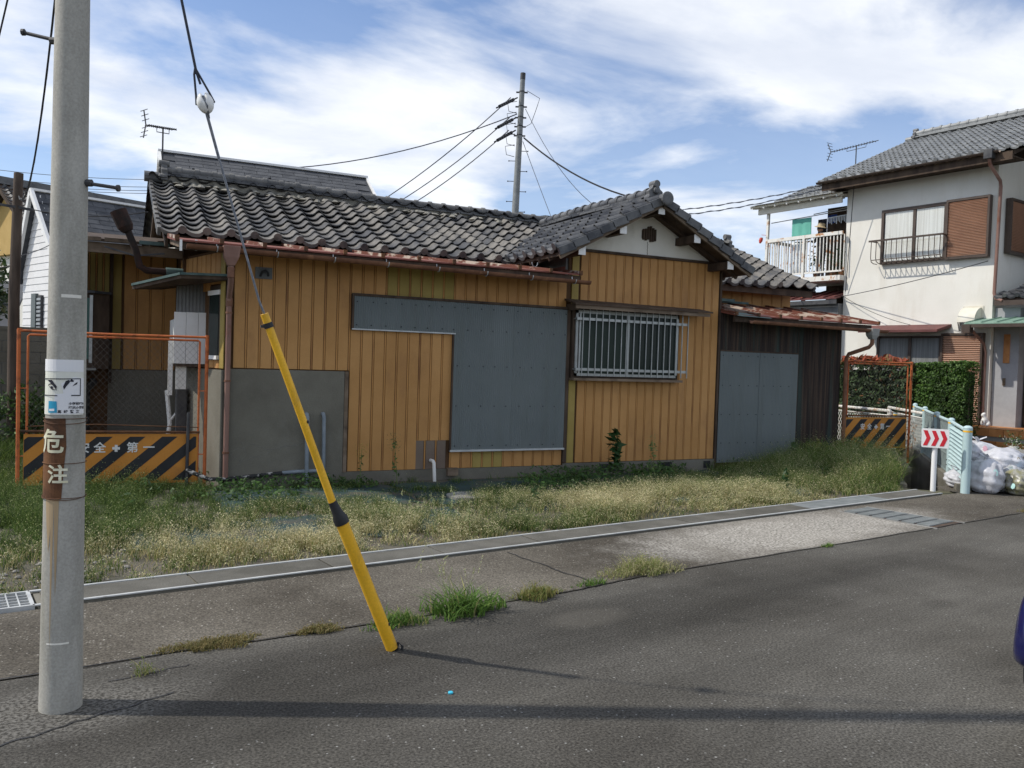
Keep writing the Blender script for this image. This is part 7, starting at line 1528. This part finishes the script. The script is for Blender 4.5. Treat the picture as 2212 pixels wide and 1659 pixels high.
# foxtail heads
def foxtails(name, label, cx, cy, n, sx, sy, h0, h1, col):
    t = thing(name, label, 'grass'); t.location = (cx, cy, 0); b = []
    xx = rng.normal(0, sx, n); yy = rng.normal(0, sy, n); hh = rng.uniform(h0, h1, n); base = np.stack([xx, yy, np.zeros(n)], 1); v, f, c2 = blades(base, hh, hh*.35, np.full(n, .005), jit((.14, .2, .06), n), 3); b.append((v, f, c2)); tips = v.reshape(n, -1, 3)[:, -1]
    m_ = 26; cen = np.repeat(tips, m_, 0)+rng.normal(0, 1, (n*m_, 3))*np.array([.006, .006, .022]); b.append(flecks(cen, rng.uniform(.006, .011, n*m_), jit(col, n*m_))); o = veg('grass_blades', b, 'grass', t)
foxtails('foxtail_grass', 'pale foxtail grass heads beside the yellow guard in the straw band', 3.05, 7.55, 26, .25, .3, .2, .38, (.42, .45, .24))
# grass tufts on the seam
def tuft(label, cx, cy, n, sx, sy, az, h0, h1, pal, p, width=.008, fuzz=0, lean=(.3, 1.2), heads=0):
    a = R(az); rad_ = rng.uniform(0, 1, n)**.62; an_ = rng.uniform(0, 6.283, n); wob_ = 1+.28*np.sin(3*an_+cx*9)+.18*np.sin(7*an_+cx*5); xx = 1.65*sx*rad_*np.cos(an_)*wob_; yy = 1.75*sy*rad_*np.sin(an_)*wob_; hh = rng.uniform(h0, h1, n)*np.exp(-(xx/sx)**2*.25)
    base = np.stack([xx*math.cos(a)-yy*math.sin(a), xx*math.sin(a)+yy*math.cos(a), np.zeros(n)], 1); pp = [blades(base, hh, hh*rng.uniform(lean[0], lean[1], n), np.full(n, width)*rng.uniform(.6, 1.4, n), cols_mix(n, pal, p), 3)]
    if fuzz: k = rng.choice(n, fuzz); pp.append(flecks(base[k]+rng.normal(0, .02, (fuzz, 3))*np.array([1, 1, .2])+np.array([0, 0, 1])*(hh[k]*rng.uniform(.3, 1.1, fuzz))[:, None], rng.uniform(.005, .011, fuzz), cols_mix(fuzz, pal, p)))
    if heads:
        k = rng.choice(n, heads); bb = base[k]; hh2 = rng.uniform(.30, .48, heads); v, f, c2 = blades(bb, hh2, hh2*.5, np.full(heads, .005), jit((.2, .24, .1), heads), 3); pp.append((v, f, c2)); tp = v.reshape(heads, -1, 3)[:, -1]
        q = np.repeat(tp, 18, 0); tt = rng.uniform(0, 1, (heads*18, 1)); dirs = np.repeat(rng.normal(size=(heads, 3)), 18, 0)*.035; q = q-np.array([0, 0, .09])*tt+dirs*tt; pp.append(flecks(q, np.full(heads*18, .01), jit((.42, .42, .25), heads*18)))
    o = veg('grass_tuft', pp, 'grass', None, (cx, cy, .004)); return tag(o, label, 'grass tuft', 'grass tufts growing from the road seam')
GP = [(.10, .19, .035), (.16, .26, .06), (.06, .12, .025), (.3, .29, .11)]
tuft('tall bright green grass tuft beside the foot of the yellow guard', 2.22, 5.12, 460, .17, .08, 8, .06, .24, GP, [.42, .3, .2, .08], .011, 0, (.5, 1.5), 12)
tuft('low green and yellow tuft hugging the guard on its left', 1.72, 5.03, 420, .13, .06, 6, .03, .11, GP, [.3, .25, .2, .25], .008)
tuft('brownish low tuft right of the tall green tuft', 2.85, 5.26, 460, .12, .05, 10, .03, .12, [(.2, .2, .06), (.12, .17, .045), (.3, .25, .1)], [.5, .3, .2], .007, 200)
DP = [(.22, .175, .07), (.15, .15, .055), (.27, .22, .11)]
tuft('flat ochre moss-like tuft right of the near pole', .60, 5.03, 1500, .16, .05, 4, .01, .045, DP, [.45, .35, .2], .007, 900); tuft('flat ochre tuft left of the yellow guard', 1.22, 5.07, 700, .09, .035, 4, .01, .045, DP, [.45, .35, .2], .007, 400)
tuft('pale straw tuft on the seam by the cracked shoulder joint', 4.02, 5.62, 900, .22, .09, 10, .04, .15, [(.34, .32, .15), (.2, .24, .07), (.42, .38, .22)], [.4, .35, .25], .006, 1800); tuft('small green tuft left of the pale straw tuft', 3.42, 5.42, 160, .1, .03, 10, .02, .07, GP, [.4, .3, .2, .1], .007)
tuft('tiny weed in the cracked asphalt near the pole', .22, 4.70, 60, .04, .02, 10, .02, .10, [(.16, .2, .06), (.3, .28, .12)], [.6, .4], .005, 60); tuft('tiny green tuft on the far stretch of the road seam', 6.35, 5.83, 90, .06, .02, 9, .02, .05, GP, [.4, .3, .2, .1], .007); tuft('tiny yellowish tuft on the seam far right', 10.6, 6.55, 120, .12, .03, 9, .02, .05, DP, [.4, .4, .2], .007)
# overhanging grass at the canal mouth
n = 4200; s_ = rng.uniform(0, 4.2, n); pp_ = rng.uniform(.85, 1.6, n); P3 = np.array([list(CF(a, b_, 0)) for a, b_ in zip(s_, pp_)]); hh = rng.uniform(.15, .42, n)
o = veg('canal_grass', [blades(P3, hh, hh*rng.uniform(.4, 1.3, n), np.full(n, .008), cols_mix(n, [GRN2, LGRN, STRAW2, DGRN], [.35, .3, .15, .2]), 3)]); tag(o, 'long green grass leaning over the canal mouth', 'grass', kind='stuff')
# yard weeds left behind the gate
n = 12000; x = rng.uniform(-4, 1.0, n); y = rng.uniform(11.4, 17, n); ok = vnoise(x*1.2, y*1.2, 31) > .4; x, y = x[ok], y[ok]; n = len(x); hh = rng.uniform(.06, .3, n)*(.5+vnoise(x*.8, y*.8, 8))
o = veg('yard_weeds', [blades(np.stack([x, y, np.zeros(n)], 1), hh, hh*.7, np.full(n, .012), cols_mix(n, [GRN, GRN2, DGRN], [.4, .35, .25]), 2)]); tag(o, 'green weeds in the yard behind the left gate', 'weeds', kind='stuff')
def bush(name, label, cat, cx, cy, cz, r, n, size, pal, p, trunk=None, grp=None, squash=1.0, holes=.45):
    t = thing(name, label, cat, (cx, cy, 0), 0, grp); ncl = 26; cl = rng.normal(size=(ncl, 3)); cl /= np.linalg.norm(cl, axis=1)[:, None]; cl *= rng.uniform(.45, .95, (ncl, 1))*np.array([r[0], r[1], r[2]]); k = rng.integers(0, ncl, n); off = rng.normal(size=(n, 3)); off /= np.linalg.norm(off, axis=1)[:, None]; off *= rng.uniform(.5, 1, (n, 1))*np.array(r)*holes
    cen = cl[k]+off+np.array([0, 0, cz]); cen[:, 2] = np.maximum(cen[:, 2], .04); tone = rng.uniform(.75, 1.25, ncl)[k][:, None]
    veg('crown', [leaves(cen, off, rng.uniform(.6, 1.2, n)*size, np.clip(cols_mix(n, pal, p)*tone, .005, 1))], 'leaf', t)
    b = MB(); hgt = cz; b.tube([(0, 0, -.05), (.03, .02, hgt*.5), (-.02, .0, hgt)], [.07, .055, .03], 8)
    for k in range(6): a = k*1.05; b.tube([(0, 0, hgt*.6), (math.cos(a)*r[0]*.5, math.sin(a)*r[1]*.5, hgt+r[2]*.2)], [.03, .012], 5)
    b.build('trunk', 'bark', t); return t
bush('garden_tree', 'leafy dark green tree at the left edge behind the wooden pole', 'tree', -2.3, 19.2, 2.7, (.85, .8, .8), 2600, .075, [(.03, .055, .02), (.055, .09, .03), (.10, .10, .04)], [.5, .35, .15])
bush('garden_shrub', 'green shrub growing against the block wall behind the gate', 'shrub', -1.15, 16.2, .55, (.6, .35, .5), 1500, .05, [(.06, .11, .03), (.1, .17, .045), (.04, .07, .02)], [.4, .35, .25])
bush('garden_shrub', 'tall dark shrub at the left edge outside the gate', 'shrub', -1.75, 13.4, .8, (.5, .4, .75), 1500, .055, [(.03, .06, .02), (.05, .09, .03)], [.6, .4])
# hedge in front of the white house
def hedge(name, label, cat, u0, u1, v0, v1, z0, z1, n, size, pal, p, red=0, tone_seed=1, inner='cloth_dark'):
    t = thing(name, label, cat, K, A2); u = rng.uniform(u0, u1, n); v = rng.uniform(v0, v1, n); z = rng.uniform(z0, z1, n); s = rng.integers(0, 4, n)
    dep = np.abs(rng.normal(0, .09, n)); nrm = np.zeros((n, 3))
    v = np.where(s < 2, v0+dep, v); nrm[s < 2] = (0, -1, .25); z = np.where(s == 2, z1-dep, z); nrm[s == 2] = (0, -.2, 1); e = rng.uniform(0, 1, n) < .5; u = np.where((s == 3), np.where(e, u0+dep, u1-dep), u); nrm[s == 3] = (-.7, -.4, .2)
    bumps = .10*(vnoise(u*3+7, z*3, tone_seed)-.5)+.06*(vnoise(u*8, z*8, tone_seed+1)-.5); v = v+bumps; z = z+.12*(vnoise(u*2.5, v*2+3, tone_seed+2)-.5)
    c = cols_mix(n, pal, p)*(.6+.8*vnoise(u*2.3+3, z*2.3, tone_seed+4))[:, None]
    keep = vnoise(u*6, z*6, tone_seed+6) > .22
    cen = np.stack([u, v, z], 1)[keep]; parts = [leaves(cen, nrm[keep], rng.uniform(.6, 1.25, keep.sum())*size, np.clip(c[keep], .004, 1))]
    if red:
        m_ = red; ur = rng.uniform(u0, u1, m_); kk = vnoise(ur*4, ur*0, 3) > .35; ur = ur[kk]; m_ = len(ur); cn3 = np.stack([ur, rng.uniform(v0, v0+.35, m_), z1+rng.uniform(-.05, .14, m_)*(.4+vnoise(ur*5, ur*0+2, 8))], 1); parts.append(leaves(cn3, np.tile(np.array([0, -.6, .3]), (m_, 1)), rng.uniform(.05, .095, m_), cols_mix(m_, [(.36, .085, .04), (.22, .06, .03), (.2, .13, .05)], [.5, .3, .2])))
    veg('foliage', parts, 'leaf', t)
    b = MB(); 
    for k in range(int((u1-u0)/.3)+1): uu = u0+.15+k*.3; b.tube([(uu, (v0+v1)/2, -.1), (uu+.03, (v0+v1)/2, z1-.2)], [.025, .01], 6); [b.tube([(uu, (v0+v1)/2, z0+.2+j*.3), (uu+random.uniform(-.2, .2), v0+.15, z0+.45+j*.3)], .008, 4) for j in range(4)]
    b.build('stems', 'bark', t).name = 'trunk'
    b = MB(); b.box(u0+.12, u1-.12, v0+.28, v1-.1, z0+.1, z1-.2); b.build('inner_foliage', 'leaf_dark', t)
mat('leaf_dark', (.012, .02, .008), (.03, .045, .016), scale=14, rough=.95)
hedge('photinia_hedge', 'clipped dark hedge with red young leaves on top behind the right gate', 'hedge', -4.9, -.62, -2.35, -1.45, .1, 1.98, 15000, .055, [(.045, .075, .028), (.07, .11, .04), (.03, .045, .02), (.16, .075, .03)], [.40, .33, .2, .07], 1600, 1)
hedge('conifer_shrub', 'bright green clipped conifer at the right end of the hedge', 'shrub', -.60, .55, -2.3, -1.5, .25, 2.0, 13000, .036, [(.05, .105, .02), (.085, .155, .03), (.03, .06, .014)], [.42, .38, .2], 0, 11)
bush('low_shrub', 'low dark shrub beside the tiled porch step', 'shrub', *L2W(-.55, -1.35, 0)[:2], .25, (.32, .25, .25), 700, .05, [(.03, .06, .02), (.06, .11, .03)], [.6, .4])
pf = thing('potted_flowers', 'small pot of white flowers at the right end of the porch step', 'plant', L2W(1.3, -1.5, 0)); b = MB(); b.lathe([(.08, 0), (.11, .16), (.1, .16)], 12); b.build('pot', 'white_paint', pf); n = 200; cen = rng.normal(size=(n, 3))*np.array([.1, .1, .09])+np.array([0, 0, .28]); veg('foliage', [leaves(cen, cen-np.array([0, 0, .2]), rng.uniform(.02, .04, n), cols_mix(n, [(.08, .14, .04), (.6, .6, .5)], [.65, .35]))], 'leaf', pf)
# litter of pebbles on bare ground near the pole
n = 260; b = MB()
for i in range(n): x = random.uniform(-2.5, .2); y = chan(x)+random.uniform(.05, 1.3); s = random.uniform(.008, .028); b.lathe([(s*.6, 0), (s, s*.4), (s*.5, s*.8)], 5, Matrix.Translation((x, y, 0)) @ Matrix.Rotation(random.uniform(0, 6), 4, 'Z') @ Matrix.Scale(random.uniform(.6, 1.4), 4, Vector((1, 0, 0))))
o = b.build('pebbles', 'stone'); tag(o, 'scattered pebbles on the bare ground left of the pole', 'pebbles', kind='stuff')
